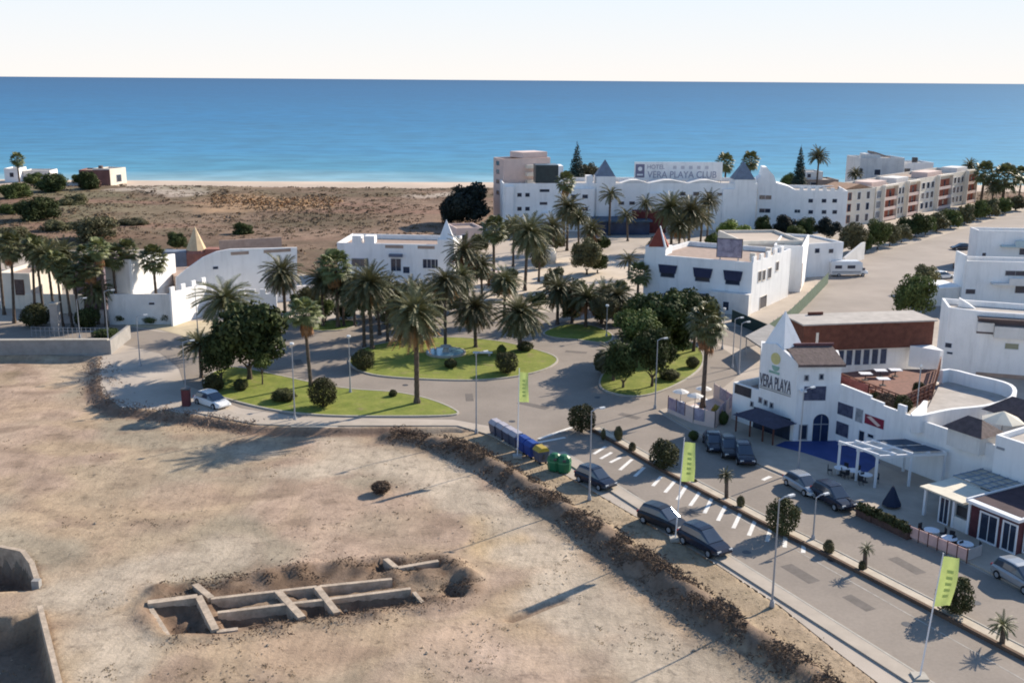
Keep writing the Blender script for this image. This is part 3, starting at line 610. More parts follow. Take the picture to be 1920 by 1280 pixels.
def leaf_cloud(seed, n, size, blobs, flat_=0.0, shell=0.45):
    rr = random.Random(seed); mb = MB(); vols = [b[3] * b[4] * b[5] for b in blobs]; tot = sum(vols); acc = []; a = 0
    for v in vols: a += v / tot; acc.append(a)
    for _ in range(n):
        u = rr.random(); i = next(k for k, q in enumerate(acc) if q >= u or k == len(acc) - 1); cx, cy, cz, rx, ry, rz_ = blobs[i]
        d = Vector((rr.gauss(0, 1), rr.gauss(0, 1), rr.gauss(0, 1))).normalized(); q = rr.random() ** shell
        c = Vector((cx + d.x * rx * q, cy + d.y * ry * q, cz + d.z * rz_ * q)); s = size * rr.uniform(0.6, 1.35)
        nrm = (d * 0.9 + Vector((rr.gauss(0, 0.6), rr.gauss(0, 0.6), rr.gauss(0, 0.6) + flat_))).normalized(); u_ = nrm.orthogonal().normalized()
        a = rr.uniform(0, 6.28); u1 = u_ * math.cos(a) + nrm.cross(u_) * math.sin(a); v1 = nrm.cross(u1)
        mb.add([c - u1 * s, c - v1 * s * 0.55, c + u1 * s, c + v1 * s * 0.55], [(0, 1, 2, 3)])
    return mb
def tree_blobs(seed, nb=16, flatz=0.72):
    rr = random.Random(seed); bl = [(0, 0, 0, 0.62, 0.62, 0.5)]
    for i in range(nb):
        a = i * 2.39996 + rr.uniform(-.4, .4); el = rr.uniform(-0.55, 1.2); r_ = rr.uniform(0.5, 0.78)
        b = rr.uniform(0.24, 0.42); bl.append((r_ * math.cos(a) * math.cos(el), r_ * math.sin(a) * math.cos(el), r_ * math.sin(el) * flatz, b, b, b * 0.85))
    return bl
CROWNS = {}
def crown(matl, seed, n=7800, size=0.054, shell=0.42):
    k = (matl.name, seed, n)
    if k not in CROWNS: CROWNS[k] = leaf_cloud(seed, n, size, tree_blobs(seed), 0.2, shell).mesh('crown', matl)
    return CROWNS[k]
def limbs(h, r, seed):
    rr = random.Random(seed); mb = MB(); mb.tube([(0, 0, 0), (0.1 * h * 0.3, 0, h * 0.5), (0, 0, h)], [r * 1.3, r, r * 0.7], 8)
    for i in range(5):
        a = i * 1.3 + rr.random(); b = (math.cos(a) * h * 0.55, math.sin(a) * h * 0.55, h * 1.35); mb.tube([(0, 0, h * 0.7), (b[0] * 0.5, b[1] * 0.5, h * 1.1), b], [r * 0.55, r * 0.4, r * 0.15], 5)
    return mb
def tree(px, pyb, pyt, rpx, matl, label, cat='tree', name='broadleaf_tree', stem=0.35, squash=1.0, n=7800, size=0.054, group=None, z0=0.0):
    """tree at (px, pyb), top at photo row pyt, crown half-width rpx photo pixels"""
    p = G(px, pyb, z0); h = HT(p, pyt) - z0; depth = (Vector((p.x, p.y, 0)) - CAM).dot(FW); r = rpx * depth / FPX
    e = empty(name, (p.x, p.y, z0), label, cat, group); sh = h * stem; rz_ = (h - sh) / 1.44
    limbs(max(0.2, sh), max(0.06, r * 0.055), px).build('trunk', BARK, e)
    obj('crown', crown(matl, 50 + (px % 3), n, size), e, (0, 0, sh + rz_ * 0.58), R.uniform(0, 6.28), (r, r, rz_ * squash))
    return e
SHR = {}
def shrub(px, pyb, pyt, rpx, label, matl=None, cat='shrub', name='round_shrub', group=None, rough=False, z0=0.0):
    matl = matl or LSHRUB; p = G(px, pyb, z0); h = HT(p, pyt) - z0; depth = (Vector((p.x, p.y, 0)) - CAM).dot(FW); r = rpx * depth / FPX
    k = (matl.name, rough, px % 4)
    if k not in SHR:
        rr = random.Random(px); bl = [(0, 0, 0, 0.9, 0.9, 0.9)]
        for i in range(22 if rough else 14):
            a = i * 2.4; el = rr.uniform(-0.9, 1.4); q = 0.72 if rough else 0.74; b = rr.uniform(0.2, 0.36) if rough else rr.uniform(0.22, 0.34)
            bl.append((q * math.cos(a) * math.cos(el), q * math.sin(a) * math.cos(el), q * math.sin(el), b, b, b))
        mb = leaf_cloud(px, 3600, 0.078 if rough else 0.066, bl, 0.1, 0.24); SHR[k] = mb.mesh('foliage', matl)
    e = empty(name, (p.x, p.y, z0), label, cat, group)
    mb = MB(); mb.tube([(0, 0, 0), (0.02, 0, h * 0.3), (0.05, 0.02, h * 0.6)], [r * 0.10, r * 0.08, r * 0.05], 6); mb.build('stem', BARK, e)
    obj('foliage', SHR[k], e, (0, 0, h * 0.5), R.uniform(0, 6.28), (r, r, h * 0.5)); return e
def conifer(px, pyb, pyt, rpx, label, name='norfolk_pine'):
    p = G(px, pyb); h = HT(p, pyt); depth = (Vector((p.x, p.y, 0)) - CAM).dot(FW); r = rpx * depth / FPX
    e = empty(name, (p.x, p.y, 0), label, 'conifer'); mb = MB(); mb.tube([(0, 0, 0), (0, 0, h)], [0.3, 0.04], 7); mb.build('trunk', BARK, e)
    rr = random.Random(px); bl = []
    for i in range(22):
        t = i / 21; z = h * (0.12 + 0.86 * t); q = r * (1 - t) ** 0.85 + 0.12
        for k in range(6):
            a = k * 1.047 + i * 0.6; bl.append((q * 0.55 * math.cos(a), q * 0.55 * math.sin(a), z - 0.15 * q, q * 0.55, q * 0.55, h * 0.035))
    leaf_cloud(px, 7500, 0.26, bl, 0.5, 0.6).build('crown', mat('conifer_leaf', (0.020, 0.040, 0.032), 0.7, 0.4, 0.8), e, fix=False); return e

# ------------------------------------------------------------------ palms
GP = 'palms around the roundabout'
for a in (('o', 782, 757, 583, 'big date palm with rust orange dead fronds at the tip of the front lawn', 1.2), ('wk', 892, 652, 578, 'dark date palm on the back edge of the centre island lawn', 1.05),
          ('w', 975, 658, 590, 'widest date palm with arching grey fronds on the right of the centre island', 1.22), ('dk', 1045, 608, 545, 'date palm at the left end of the back lawn, clear of the trees', 1.0),
          ('dk', 1098, 614, 560, 'date palm in the middle of the back lawn', 0.98), ('d', 1155, 612, 556, 'date palm beside the round lamp at the back of the roundabout', 0.9),
          ('fk', 583, 724, 585, 'tall thin fan palm with small crown beside the round shrub on the front lawn', 1.25), ('d', 683, 652, 560, 'left of two dark trunked palms close together behind the island shrub', 0.95),
          ('dk', 698, 655, 532, 'right and taller of two dark trunked palms behind the island shrub', 1.1), ('dk', 727, 642, 545, 'shaggy date palm with brown hanging fronds left of the fountain', 0.9),
          ('dk', 835, 655, 528, 'slim date palm just behind the fountain', 0.92), ('d', 665, 612, 530, 'date palm behind the back left lawn next to the road', 0.85),
          ('fk', 634, 614, 500, 'tall green fan palm in front of the white house with the spire', 1.6), ('d', 645, 612, 545, 'lower date palm beside the tall fan palm', 0.8),
          ('wk', 536, 612, 512, 'date palm with drooping blue green fronds before the long white wall', 1.05), ('w', 428, 660, 562, 'date palm rising over the dark tree with long drooping fronds', 1.15),
          ('d', 790, 640, 548, 'bright green palm behind the orange date palm', 0.75), ('d', 378, 708, 650, 'low date palm in shade left of the dark tree', 0.9),
          ('dk', 872, 575, 472, 'shaggy tall palm with dry skirt beside the white spire house', 1.15), ('dk', 905, 572, 500, 'second shaggy palm with dry skirt just right of the spire house', 0.85),
          ('f', 926, 540, 432, 'slender palm with small crown standing on the bright forecourt', 1.5), ('w', 984, 545, 438, 'tall grey green date palm in the middle of the forecourt', 1.15),
          ('d', 1010, 528, 470, 'bushy palm behind the tall forecourt palm', 0.85), ('s', 1179, 522, 488, 'short palm with thin yellowish crown at the edge of the forecourt', 0.85),
          ('fk', 1317, 766, 605, 'tall brown trunked palm beside the fenced terrace', 1.5)):
    palm(*a, group=GP)
for a in (('d', 606, 612, 528, 'date palm left of the tall green fan palm behind the road', 0.85), ('d', 748, 640, 560, 'low date palm left behind the orange date palm', 0.85), ('dk', 712, 628, 538, 'date palm with brown skirt under the left windows of the spire house', 0.9),
          ('d', 772, 618, 545, 'date palm below the door of the spire house', 0.85), ('d', 815, 628, 552, 'date palm right behind the bright green palm', 0.85), ('d', 862, 602, 520, 'date palm between the fountain palm and the shaggy tall palm', 0.9),
          ('dk', 945, 602, 528, 'date palm behind the dark palm of the centre island', 0.9), ('d', 1072, 606, 548, 'date palm between the left end and the middle of the back lawn', 0.85), ('d', 1128, 606, 552, 'date palm behind the back lawn beside the shrubby trees', 0.85),
          ('d', 1036, 492, 428, 'palm at the back of the forecourt before the hotel wall', 0.95), ('dk', 1112, 488, 432, 'palm before the left end of the shaded hotel entrance', 0.9), ('d', 962, 500, 428, 'palm behind the tall forecourt palm by the hotel corner', 0.95), ('f', 1195, 570, 515, 'fan palm at the left corner of the blue shaded house', 1.3)):
    palm(*a, group=GP)
palm('d', 1182, 690, 635, 'bushy palm in the shade under the trees of the right lawn', 0.85, group=GP)
palm('d', 1150, 715, 668, 'low spreading palm at the left tip of the right lawn', 0.75, group=GP)
GL = 'fan palms along the left road'
for a in (('fk', 27, 606, 462, 'tall fan palm nearest the left picture edge', 1.23), ('f', 66, 600, 465, 'second fan palm from the left edge, before the cream house', 1.15), ('d', 104, 606, 480, 'thick crowned palm left of the dark hedge', 0.85),
          ('fk', 118, 612, 492, 'fan palm with shaggy crown beside the white gate pillar', 1.07), ('f', 150, 612, 520, 'shorter fan palm between the pillar and the grey house', 1.23), ('f', 160, 596, 478, 'fan palm half hidden behind the shorter roadside palm', 0.98),
          ('fk', 200, 612, 468, 'tall fan palm at the left corner of the white house', 1.19), ('fk', 249, 600, 470, 'tall fan palm with dark trunk against the white house', 1.11), ('f', 297, 600, 487, 'tall fan palm with drooping crown right in front of the white lit wall', 1.31),
          ('d', 132, 592, 478, 'date palm behind the roadside fan palms', 0.85), ('d', 185, 608, 545, 'low palm leaning over the grey wall', 0.8), ('f', 84, 604, 474, 'tall fan palm right of the cream house', 1.15), ('fk', 176, 612, 500, 'fan palm with shaggy crown before the dark roofed house', 1.2), ('f', 222, 603, 482, 'slim fan palm against the grey end of the white house', 1.2), ('f', 136, 614, 505, 'slim fan palm right beside the gate pillar', 1.1), ('d', 8, 590, 470, 'palm cut by the left picture edge', 0.9)):
    palm(*a, group=GL)
GH = 'palms in front of the hotel'
for a in (('s', 1142, 442, 366, 'slender palm with umbrella crown before the hotel wall below the left spire', 1.15), ('s', 1211, 440, 382, 'slender palm right of the umbrella palm before the hotel', 1.1), ('s', 1177, 452, 404, 'low dark palm between two slender palms before the hotel', 0.95),
          ('fk', 1057, 462, 343, 'tallest palm, rising to the hotel roof line', 1.5), ('d', 1063, 470, 390, 'drooping palm below the tallest palm by the hotel', 1.15), ('d', 1085, 478, 412, 'olive palm clump right of the tallest palm', 0.95),
          ('d', 1325, 450, 378, 'palm at the right of the dense palm clump before the hotel', 0.9), ('w', 1258, 470, 392, 'left palm of the dense dark clump before the hotel', 1.25), ('w', 1290, 478, 398, 'middle palm of the dense dark clump before the hotel', 1.3),
          ('d', 1312, 468, 410, 'low front palm of the dense dark clump before the hotel', 1.0), ('dk', 1272, 482, 425, 'palm with dry hanging fronds at the foot of the dense clump', 1.0)):
    palm(*a, group=GH)
GC = 'palms along the sea front'
for a in (('f', 37, 345, 300, 'lone palm over the bushes by the sea on the far left', 1.5), ('f', 1358, 372, 306, 'palm rising behind the right end of the hotel name board', 1.9), ('f', 1405, 372, 302, 'palm behind the right grey spire of the hotel', 1.8),
          ('d', 1529, 375, 296, 'palm with wide crown right of the dark conifer behind the hotel', 1.2), ('d', 1600, 372, 326, 'small palm left of the far white block', 0.9), ('d', 1812, 372, 312, 'palm behind the right end of the balcony apartments', 1.0),
          ('f', 1838, 385, 326, 'first dark palm right of the balcony apartments by the sea', 2.2), ('f', 1878, 388, 336, 'second dark palm right of the balcony apartments by the sea', 2.6), ('f', 1908, 384, 330, 'thin palm at the right picture edge by the sea', 1.7),
          ('d', 1858, 388, 350, 'shaggy palm between the two dark sea front palms', 0.9)):
    palm(*a, group=GC)

# ------------------------------------------------------------------ trees and shrubs
tree(468, 712, 560, 82, LDARK, 'big dark broadleaf tree shading the left end of the front lawn', n=7500, size=0.062, stem=0.18)
tree(415, 716, 610, 42, LDARK, 'dark tree leaning on the big shade tree at its left', stem=0.15)
tree(492, 722, 655, 22, LMID, 'small tree with bare stem under the big dark shade tree', stem=0.45, n=1500, size=0.10)
tree(1240, 668, 545, 62, LDARK, 'dense dark tree in the middle of the right lawn', n=6500, size=0.065, stem=0.3)
tree(1300, 660, 540, 52, LDARK, 'dense dark tree at the right of the right lawn by the brown palm', n=6500, size=0.065, stem=0.35)
tree(1192, 690, 575, 54, LMID, 'grey green tree at the front of the right lawn', stem=0.3, n=5500)
tree(1205, 626, 548, 42, LMID, 'tree behind the right lawn before the blue shaded house', stem=0.25)
tree(1135, 620, 548, 30, LOLIVE, 'olive tree right of the back lawn palm', stem=0.25)
tree(1268, 622, 535, 36, LDARK, 'tree against the shaded house windows', stem=0.25)
tree(878, 425, 338, 54, LBLACK, 'almost black pine left of the hotel', n=7500, size=0.06, stem=0.08, name='pine_tree')
tree(845, 425, 365, 28, LBLACK, 'lower black pine at the left of the big black pine', stem=0.05, name='pine_tree')
tree(1710, 598, 508, 45, LMID, 'round green tree on the pale parking ground behind the brown restaurant', n=5500, stem=0.06)
tree(1733, 545, 492, 33, LOLIVE, 'olive tree behind the round green tree on the parking ground', stem=0.1)
tree(1373, 455, 410, 34, LBRIGHT, 'bright yellow green tree behind the billboard', stem=0.1)
tree(1715, 445, 396, 32, LDARK, 'dark round tree before the balcony apartments', stem=0.04)
tree(1598, 478, 412, 34, LOLIVE, 'yellow olive tree at the left end of the balcony apartments', stem=0.08)
tree(1645, 468, 408, 30, LMID, 'grey green tree before the first balcony tower', stem=0.06)
tree(1668, 462, 415, 22, LOLIVE, 'slim olive tree between grey green and dark round trees', stem=0.08)
tree(1105, 365, 303, 24, LOLIVE, 'olive tree right of the tall conifer behind the hotel', stem=0.2)
tree(1478, 375, 322, 22, LMID, 'bushy tree at the foot of the right conifer behind the hotel', stem=0.2)
tree(70, 420, 366, 48, LDARK, 'large dark bush on the scrub at the left', name='wild_bush', cat='bush', stem=0.03)
tree(102, 365, 322, 36, LDARK, 'dark green tree near the sea left of the brown beach house', stem=0.05)
tree(28, 378, 340, 34, LMID, 'grey green bush by the sea below the lone palm', name='wild_bush', cat='bush', stem=0.04)
tree(65, 350, 322, 24, LMID, 'small bush behind the dark sea side tree', name='wild_bush', cat='bush', stem=0.04)
tree(168, 360, 318, 22, LDARK, 'dark bush against the left side of the beach house', name='wild_bush', cat='bush', stem=0.04)
tree(176, 358, 330, 20, LRED, 'reddish bush before the beach house', name='wild_bush', cat='bush', stem=0.04)
for a in ((140, 392, 362, 34, LOLIVE, 'olive bush on the scrub right of the large dark bush'), (20, 408, 380, 34, LMID, 'green bush left of the large dark bush on the scrub'), (110, 440, 410, 36, LOLIVE, 'olive bush on the scrub below the large dark bush'), (250, 430, 408, 34, LOLIVE, 'low olive bush in the middle of the left scrub'), (150, 345, 325, 18, LMID, 'green bush by the sea between dark tree and beach house')):
    tree(*a, name='wild_bush', cat='bush', stem=0.03, group='wild bushes on the scrub')
tree(456, 447, 415, 22, LDARK, 'dark bush on the scrub behind the long white wall', name='wild_bush', cat='bush', stem=0.03)
tree(332, 468, 432, 24, LDARK, 'dark bush left of the gold spire', name='wild_bush', cat='bush', stem=0.03)
tree(178, 455, 402, 50, LOLIVE, 'large olive tree on the scrub behind the fan palms', n=5500, stem=0.04)
tree(30, 470, 420, 40, LOLIVE, 'yellow olive tree behind the leftmost fan palms', stem=0.06)
tree(95, 500, 440, 34, LOLIVE, 'olive tree behind the cream house', stem=0.06)
tree(130, 540, 470, 36, LDARK, 'dark garden tree beside the cream house', stem=0.06)
tree(585, 600, 535, 34, LOLIVE, 'brownish tree between the white houses', stem=0.12)
tree(610, 605, 555, 26, LMID, 'grey green tree left of the tall fan palm', stem=0.15)
tree(706, 600, 535, 32, LOLIVE, 'olive tree under the windows of the spire house', stem=0.12)
tree(760, 605, 548, 26, LMID, 'green tree below the door of the spire house', stem=0.12)
tree(1100, 515, 440, 34, LOLIVE, 'olive tree at the left of the shaded hotel entrance', stem=0.12)
tree(1160, 560, 522, 22, LMID, 'bushy tree at the left corner of the shaded house', stem=0.1)
GB = 'bushes under the hotel wall'
for x, yb, yt, r_, m_, l_ in ((1430, 440, 402, 22, LDARK, 'dark bush at the foot of the hotel, right of the yellow green tree'), (1470, 442, 400, 24, LBLACK, 'black bush at the foot of the hotel wall'), (1510, 444, 405, 24, LDARK, 'dark bush at the foot of the hotel above the white annex'),
                              (1550, 446, 405, 24, LBLACK, 'black bush at the right end of the hotel wall'), (1490, 450, 420, 26, LMID, 'green bush in front of the dark hotel bushes')):
    tree(x, yb, yt, r_, m_, l_, name='garden_bush', cat='bush', stem=0.03, group=GB)
GHG = 'hedge bushes along the sea road'
for i, (x, yb, yt, r_) in enumerate(((1755, 434, 394, 26), (1782, 427, 389, 25), (1808, 420, 383, 24), (1832, 413, 372, 24), (1856, 407, 370, 23), (1880, 401, 368, 22), (1905, 395, 364, 20))):
    tree(x, yb, yt, r_, (LOLIVE, LMID)[i % 2], ('olive hedge bush nearest the dark round tree', 'grey green hedge bush, second from the dark round tree', 'olive hedge bush below the last balcony tower', 'green hedge bush just right of the balcony apartments',
         'olive hedge bush under the sea front palms', 'green hedge bush below the second dark palm', 'last olive hedge bush at the right picture edge')[i], name='hedge_bush', cat='bush', stem=0.03, group=GHG, n=2500, size=0.1)
for a in ((560, 585, 548, 22, LDARK, 'dark shrubby tree at the right foot of the long white house'), (650, 600, 560, 26, LDARK, 'dark shrubby tree under the tall green fan palm'), (735, 612, 572, 26, LOLIVE, 'olive shrubby tree behind the shaggy brown palm'),
          (815, 600, 560, 24, LDARK, 'dark shrubby tree left behind the dark island palm'), (858, 585, 545, 24, LMID, 'green shrubby tree beneath the shaggy tall palm'), (910, 590, 562, 18, LOLIVE, 'olive shrubby tree in front of the second shaggy palm'),
          (1075, 602, 560, 26, LOLIVE, 'olive shrubby tree between the two back lawn palms'), (1125, 604, 562, 26, LDARK, 'dark shrubby tree behind the back lawn'), (1165, 606, 560, 28, LOLIVE, 'olive shrubby tree behind the disc headed lamp'),
          (955, 448, 412, 20, LDARK, 'dark shrubby tree at the left foot of the hotel'), (1005, 455, 425, 22, LMID, 'green shrubby tree at the foot of the hotel left front'), (1040, 470, 430, 20, LOLIVE, 'olive shrubby tree beside the drooping hotel palm'),
          (1130, 470, 440, 18, LDARK, 'dark shrubby tree right before the hotel entrance'), (1230, 478, 440, 20, LOLIVE, 'olive shrubby tree left of the dense palm clump'), (1340, 470, 435, 22, LMID, 'green shrubby tree right of the dense palm clump'),
          (900, 475, 435, 20, LOLIVE, 'olive shrubby tree behind the pink villa walls'), (1215, 650, 590, 40, LDARK, 'dark shrubby tree between the lawn palms and the dense tree'), (1265, 660, 585, 40, LDARK, 'dark shrubby tree in the gap of the two dense dark trees'), (1325, 640, 570, 26, LDARK, 'dark shrubby tree behind the brown palm crown'),
          (1690, 455, 418, 20, LOLIVE, 'olive shrubby tree right before the dark round tree by the sea road'), (1735, 440, 402, 20, LMID, 'green shrubby tree touching the right side of the dark round tree'), (1622, 474, 436, 20, LMID, 'green shrubby tree in front of the grey green tree by the balconies'),
          (945, 560, 505, 26, LOLIVE, 'olive shrubby tree on the forecourt left of the red kiosk'), (1040, 545, 498, 26, LOLIVE, 'olive shrubby tree on the forecourt right of the tall date palm'), (1085, 560, 520, 22, LMID, 'green shrubby tree at the front edge of the forecourt'),
          (880, 520, 470, 24, LOLIVE, 'olive shrubby tree hugging the white spire house'), (1120, 512, 470, 24, LDARK, 'dark shrubby tree behind the forecourt wall'), (1010, 578, 545, 20, LDARK, 'dark shrubby tree at the near end of the forecourt'), (690, 590, 545, 24, LDARK, 'dark shrubby tree under the left windows of the spire house'),
          (790, 598, 556, 24, LOLIVE, 'olive shrubby tree under the right window of the spire house')):
    tree(*a, name='shrubby_tree', stem=0.08, n=3600, size=0.08, group='shrubby trees of the town')
tree(1168, 728, 632, 42, LDARK, 'dark low branching tree at the front left of the right lawn', stem=0.15, n=6000)
tree(1222, 726, 606, 46, LDARK, 'dark tree at the front middle of the right lawn beside the lamp', stem=0.2, n=6000)
conifer(1080, 372, 264, 24, 'tall dark conifer behind the left part of the hotel'); conifer(1495, 385, 271, 20, 'narrow dark conifer behind the right part of the hotel')
GS = 'clipped round shrubs'
for a in ((606, 764, 705, 30, 'clipped shrub on the front lawn beside the thin fan palm'), (681, 694, 655, 26, 'clipped shrub at the left end of the centre island'), (950, 700, 658, 25, 'clipped shrub at the right front of the centre island'),
          (1090, 810, 756, 30, 'clipped shrub at the head of the median near the green bins'), (1244, 880, 822, 32, 'clipped shrub on the median beside the middle lime flag'), (1465, 1004, 934, 35, 'clipped shrub on the median behind the tall lamp post'),
          (1788, 1152, 1078, 38, 'biggest clipped shrub on the median right behind the nearest lime flag')):
    shrub(*a, group=GS)
shrub(985, 658, 640, 18, 'dark low shrub under the widest date palm', rough=True); shrub(532, 752, 728, 26, 'low dark hedge plant left of the clipped shrub on the front lawn', rough=True); shrub(452, 732, 710, 16, 'small dark shrub on the lawn under the big dark tree', rough=True)
shrub(737, 744, 730, 9, 'tiny round bush alone on the front lawn', rough=True); shrub(1298, 690, 668, 14, 'small shrub at the right edge of the right lawn', rough=True); shrub(1255, 712, 692, 22, 'low shrub on the shaded right lawn', rough=True)
shrub(940, 668, 645, 10, 'small green bush on the island behind the clipped shrub', LMID, rough=True); shrub(845, 690, 672, 14, 'dark bush in front of the fountain', rough=True)
shrub(1130, 700, 655, 20, 'dark brown bush at the left end of the right lawn', rough=True); shrub(400, 735, 700, 22, 'dark bush at the left tip of the front lawn', rough=True)
GM = 'young plants on the median'
for a in ((1131, 826, 802, 5, 'tiny plant on the median, first after the head shrub'), (1159, 828, 797, 9, 'young palm like plant on the median, second after the head shrub'), (1185, 848, 828, 8, 'round young bush on the median before the middle shrub'),
          (1388, 952, 928, 9, 'dark young bush on the median, one before the shrub by the lamp'), (1303, 905, 897, 5, 'tiny dry plant at the foot of the middle lime flag'), (1553, 1038, 1012, 12, 'brownish young bush on the median after the shrub by the lamp'),
          (1615, 1070, 1050, 7, 'dark tuft at the base of the thin stem plant on the median')):
    shrub(*a, matl=LOLIVE, group=GM, rough=True, cat='young plant', name='young_plant')
GY = 'young palms on the median'
for a in (('s', 1362, 936, 890, 'young palm with forked stem on the median', 0.28), ('s', 1621, 1068, 1028, 'thin single stem young palm on the median', 0.25), ('s', 1878, 1210, 1172, 'bushy young palm on the median near the right picture edge', 0.36)):
    palm(*a, group=GY)
shrub(68, 612, 568, 30, 'dark hedge bush by the left road before the cream house', LSHRUB, rough=True); shrub(165, 616, 575, 26, 'dark garden bush before the grey wall', LDARK, rough=True); shrub(228, 606, 582, 18, 'bush at the foot of the white house', LDARK, rough=True)
shrub(284, 606, 588, 20, 'green bush right of the dark palm trunk by the white house', LMID, rough=True); shrub(312, 606, 582, 14, 'dark cypress like bush at the corner of the boundary wall', LDARK, rough=True); shrub(200, 634, 616, 30, 'low hedge plant on top of the retaining wall end', LDARK, rough=True)
shrub(1010, 505, 470, 16, 'bush beside the pale kiosk dome', LOLIVE, rough=True); shrub(960, 525, 503, 13, 'round brown bush beside the red kiosk', LDARK, rough=True)
shrub(715, 924, 901, 21, 'heap of dry brushwood lying alone on the dirt lot', BRUSH, rough=True, cat='brush pile', name='brush_pile', z0=-0.45)

# countless dry brush on the bank and scrub on the flat
def brush_along(name, line, width, n, size, zf, matl, seed, hh=0.5, stick=0.6):
    rr = random.Random(seed); mb = MB(); lens = [(line[i + 1] - line[i]).length for i in range(len(line) - 1)]; tot = sum(lens)
    for _ in range(n):
        t = rr.random() * tot; i = 0
        while t > lens[i] and i < len(lens) - 1: t -= lens[i]; i += 1
        d = (line[i + 1] - line[i]).normalized(); p = line[i] + d * t + Vector((d.y, -d.x)) * rr.gauss(0, width)
        clump = noise.noise((p.x * 0.45, p.y * 0.45, seed)) 
        if clump < -0.12: continue
        z = zf(p.x, p.y); c = Vector((p.x, p.y, z + rr.random() ** 2 * hh * (0.6 + clump))); s = size * rr.uniform(0.4, 1.3)
        a = Vector((rr.gauss(0, 1), rr.gauss(0, 1), rr.gauss(0, stick) + 0.4)).normalized() * s; b = a.orthogonal().normalized() * s * rr.uniform(0.12, 0.4)
        mb.add([c - a, c + b, c + a, c - b], [(0, 1, 2, 3)])
    return struct(mb.build(name, matl, fix=False), 'stuff')
lz = lambda x, y: lot_at(x, y)[0]
brush_along('dry_brush', BERM, 0.85, 20000, 0.17, lz, BRUSH, 3, 0.7)
brush_along('dry_weeds', WEEDS + P((330, 772), (420, 787), (480, 797)), 1.3, 5200, 0.19, lz, mat('dry_weeds', (0.16, 0.11, 0.085), 0.95, 0.4, 1.0, c2=(0.28, 0.20, 0.15)), 5, 0.7)
brush_along('dry_grass', [p + Vector((-1.6, -0.9)) for p in AVE_EDGE], 1.0, 6000, 0.10, lz, mat('dry_grass', (0.36, 0.28, 0.165), 0.95, 0.35, 1.2), 8, 0.15)
brush_along('dig_rubble', [G(300, 1110, Zl), G(500, 1085, Zl), G(700, 1062, Zl), G(840, 1062, Zl), G(880, 1100, Zl), G(800, 1125, Zl), G(600, 1158, Zl), G(420, 1188, Zl), G(300, 1185, Zl)], 0.9, 6500, 0.13, lz, BRUSH, 9, 0.25)
rr = random.Random(77); mb = MB()
for _ in range(11000):
    y = 205 + 158 * rr.random() ** 0.8; x = rr.uniform(-215, 45) if y < 300 else rr.uniform(-260, 260)
    sdv = sdist((x, y), scrub_poly)
    if sdv < 1.5 or noise.noise((x * 0.035, y * 0.05, 12)) < -0.28: continue
    k = rr.random(); s = rr.uniform(0.25, 0.7) * (2.2 if k > 0.96 else 1.0); z = scrub_z(x, y); asp = rr.uniform(0.25, 0.5)
    for _ in range(9):
        d = Vector((rr.gauss(0, 1), rr.gauss(0, 1), abs(rr.gauss(0, 1)))).normalized(); c = Vector((x + d.x * s * 1.3, y + d.y * s * 1.3, z + d.z * s * asp)); u = d.orthogonal().normalized() * s * 0.36; v = d.cross(u)
        mb.add([c - u, c - v * 0.7, c + u, c + v * 0.7], [(0, 1, 2, 3)])
struct(mb.build('scrub', SCRUBM, fix=False), 'stuff')
mb = MB()
for _ in range(700):
    t = rr.random(); p = G(lerp(395, 640, t), 372 + 22 * math.sin(t * 2.5) * 0.4 + rr.gauss(0, 4) + 14 * rr.random()); s = rr.uniform(0.4, 0.9); z = scrub_z(p.x, p.y)
    for _ in range(4):
        d = Vector((rr.gauss(0, 1), rr.gauss(0, 1), abs(rr.gauss(0, 1)))).normalized(); c = Vector((p.x + d.x * s, p.y + d.y * s, z + d.z * s * 0.8)); u = d.orthogonal().normalized() * s * 0.5; v = d.cross(u)
        mb.add([c - u, c - v * 0.6, c + u, c + v * 0.6], [(0, 1, 2, 3)])
struct(mb.build('orange_reeds', GRASSO, fix=False), 'stuff')

# stones, clods and tufts lying over the lot
rr = random.Random(5); ms = MB(); mt = MB()
for _ in range(5200):
    px = rr.uniform(-60, 1560); py = 690 + 620 * rr.random() ** 0.8; p = G(px, py, Zl)
    if sdist(p, LOTP) < 1.0 or p.y < 45: continue
    k = noise.noise((p.x * 0.16, p.y * 0.16, 21)) + 0.3 * noise.noise((p.x * 0.7, p.y * 0.7, 3))
    if k < 0.17: continue
    z = lot_at(p.x, p.y)[0]
    if rr.random() < 0.55:
        s = rr.uniform(0.03, 0.09) * (2.0 if rr.random() > 0.95 else 1); c = Vector((p.x, p.y, z + s * 0.3)); o = [Vector((rr.gauss(0, 1), rr.gauss(0, 1), rr.gauss(0, 0.6))).normalized() * s for _ in range(3)]
        a1, b1 = Vector((s * rr.uniform(.7, 1.3), rr.uniform(-.4, .4) * s, 0)), Vector((rr.uniform(-.4, .4) * s, s * rr.uniform(.6, 1.1), 0)); t = Vector((0, 0, s * 0.7))
        ms.add([c - a1, c - b1, c + a1, c + b1, c + t, c - t], [(0, 1, 4), (1, 2, 4), (2, 3, 4), (3, 0, 4)])
    else:
        s = rr.uniform(0.07, 0.17)
        for _ in range(6):
            d = Vector((rr.gauss(0, 1), rr.gauss(0, 1), rr.uniform(0.3, 1.2))).normalized() * s; q = Vector((p.x + rr.gauss(0, .12), p.y + rr.gauss(0, .12), z)); u = d.orthogonal().normalized() * 0.035
            mt.add([q - u, q + u, q + d + u * .3, q + d - u * .3], [(0, 1, 2, 3)])
struct(ms.build('loose_stones', mat('stone', (0.37, 0.295, 0.215), 0.95, 0.3, 2.0), fix=False), 'stuff'); struct(mt.build('weed_tufts', mat('weed_tuft', (0.28, 0.215, 0.135), 0.95, 0.4, 1.0), fix=False), 'stuff')

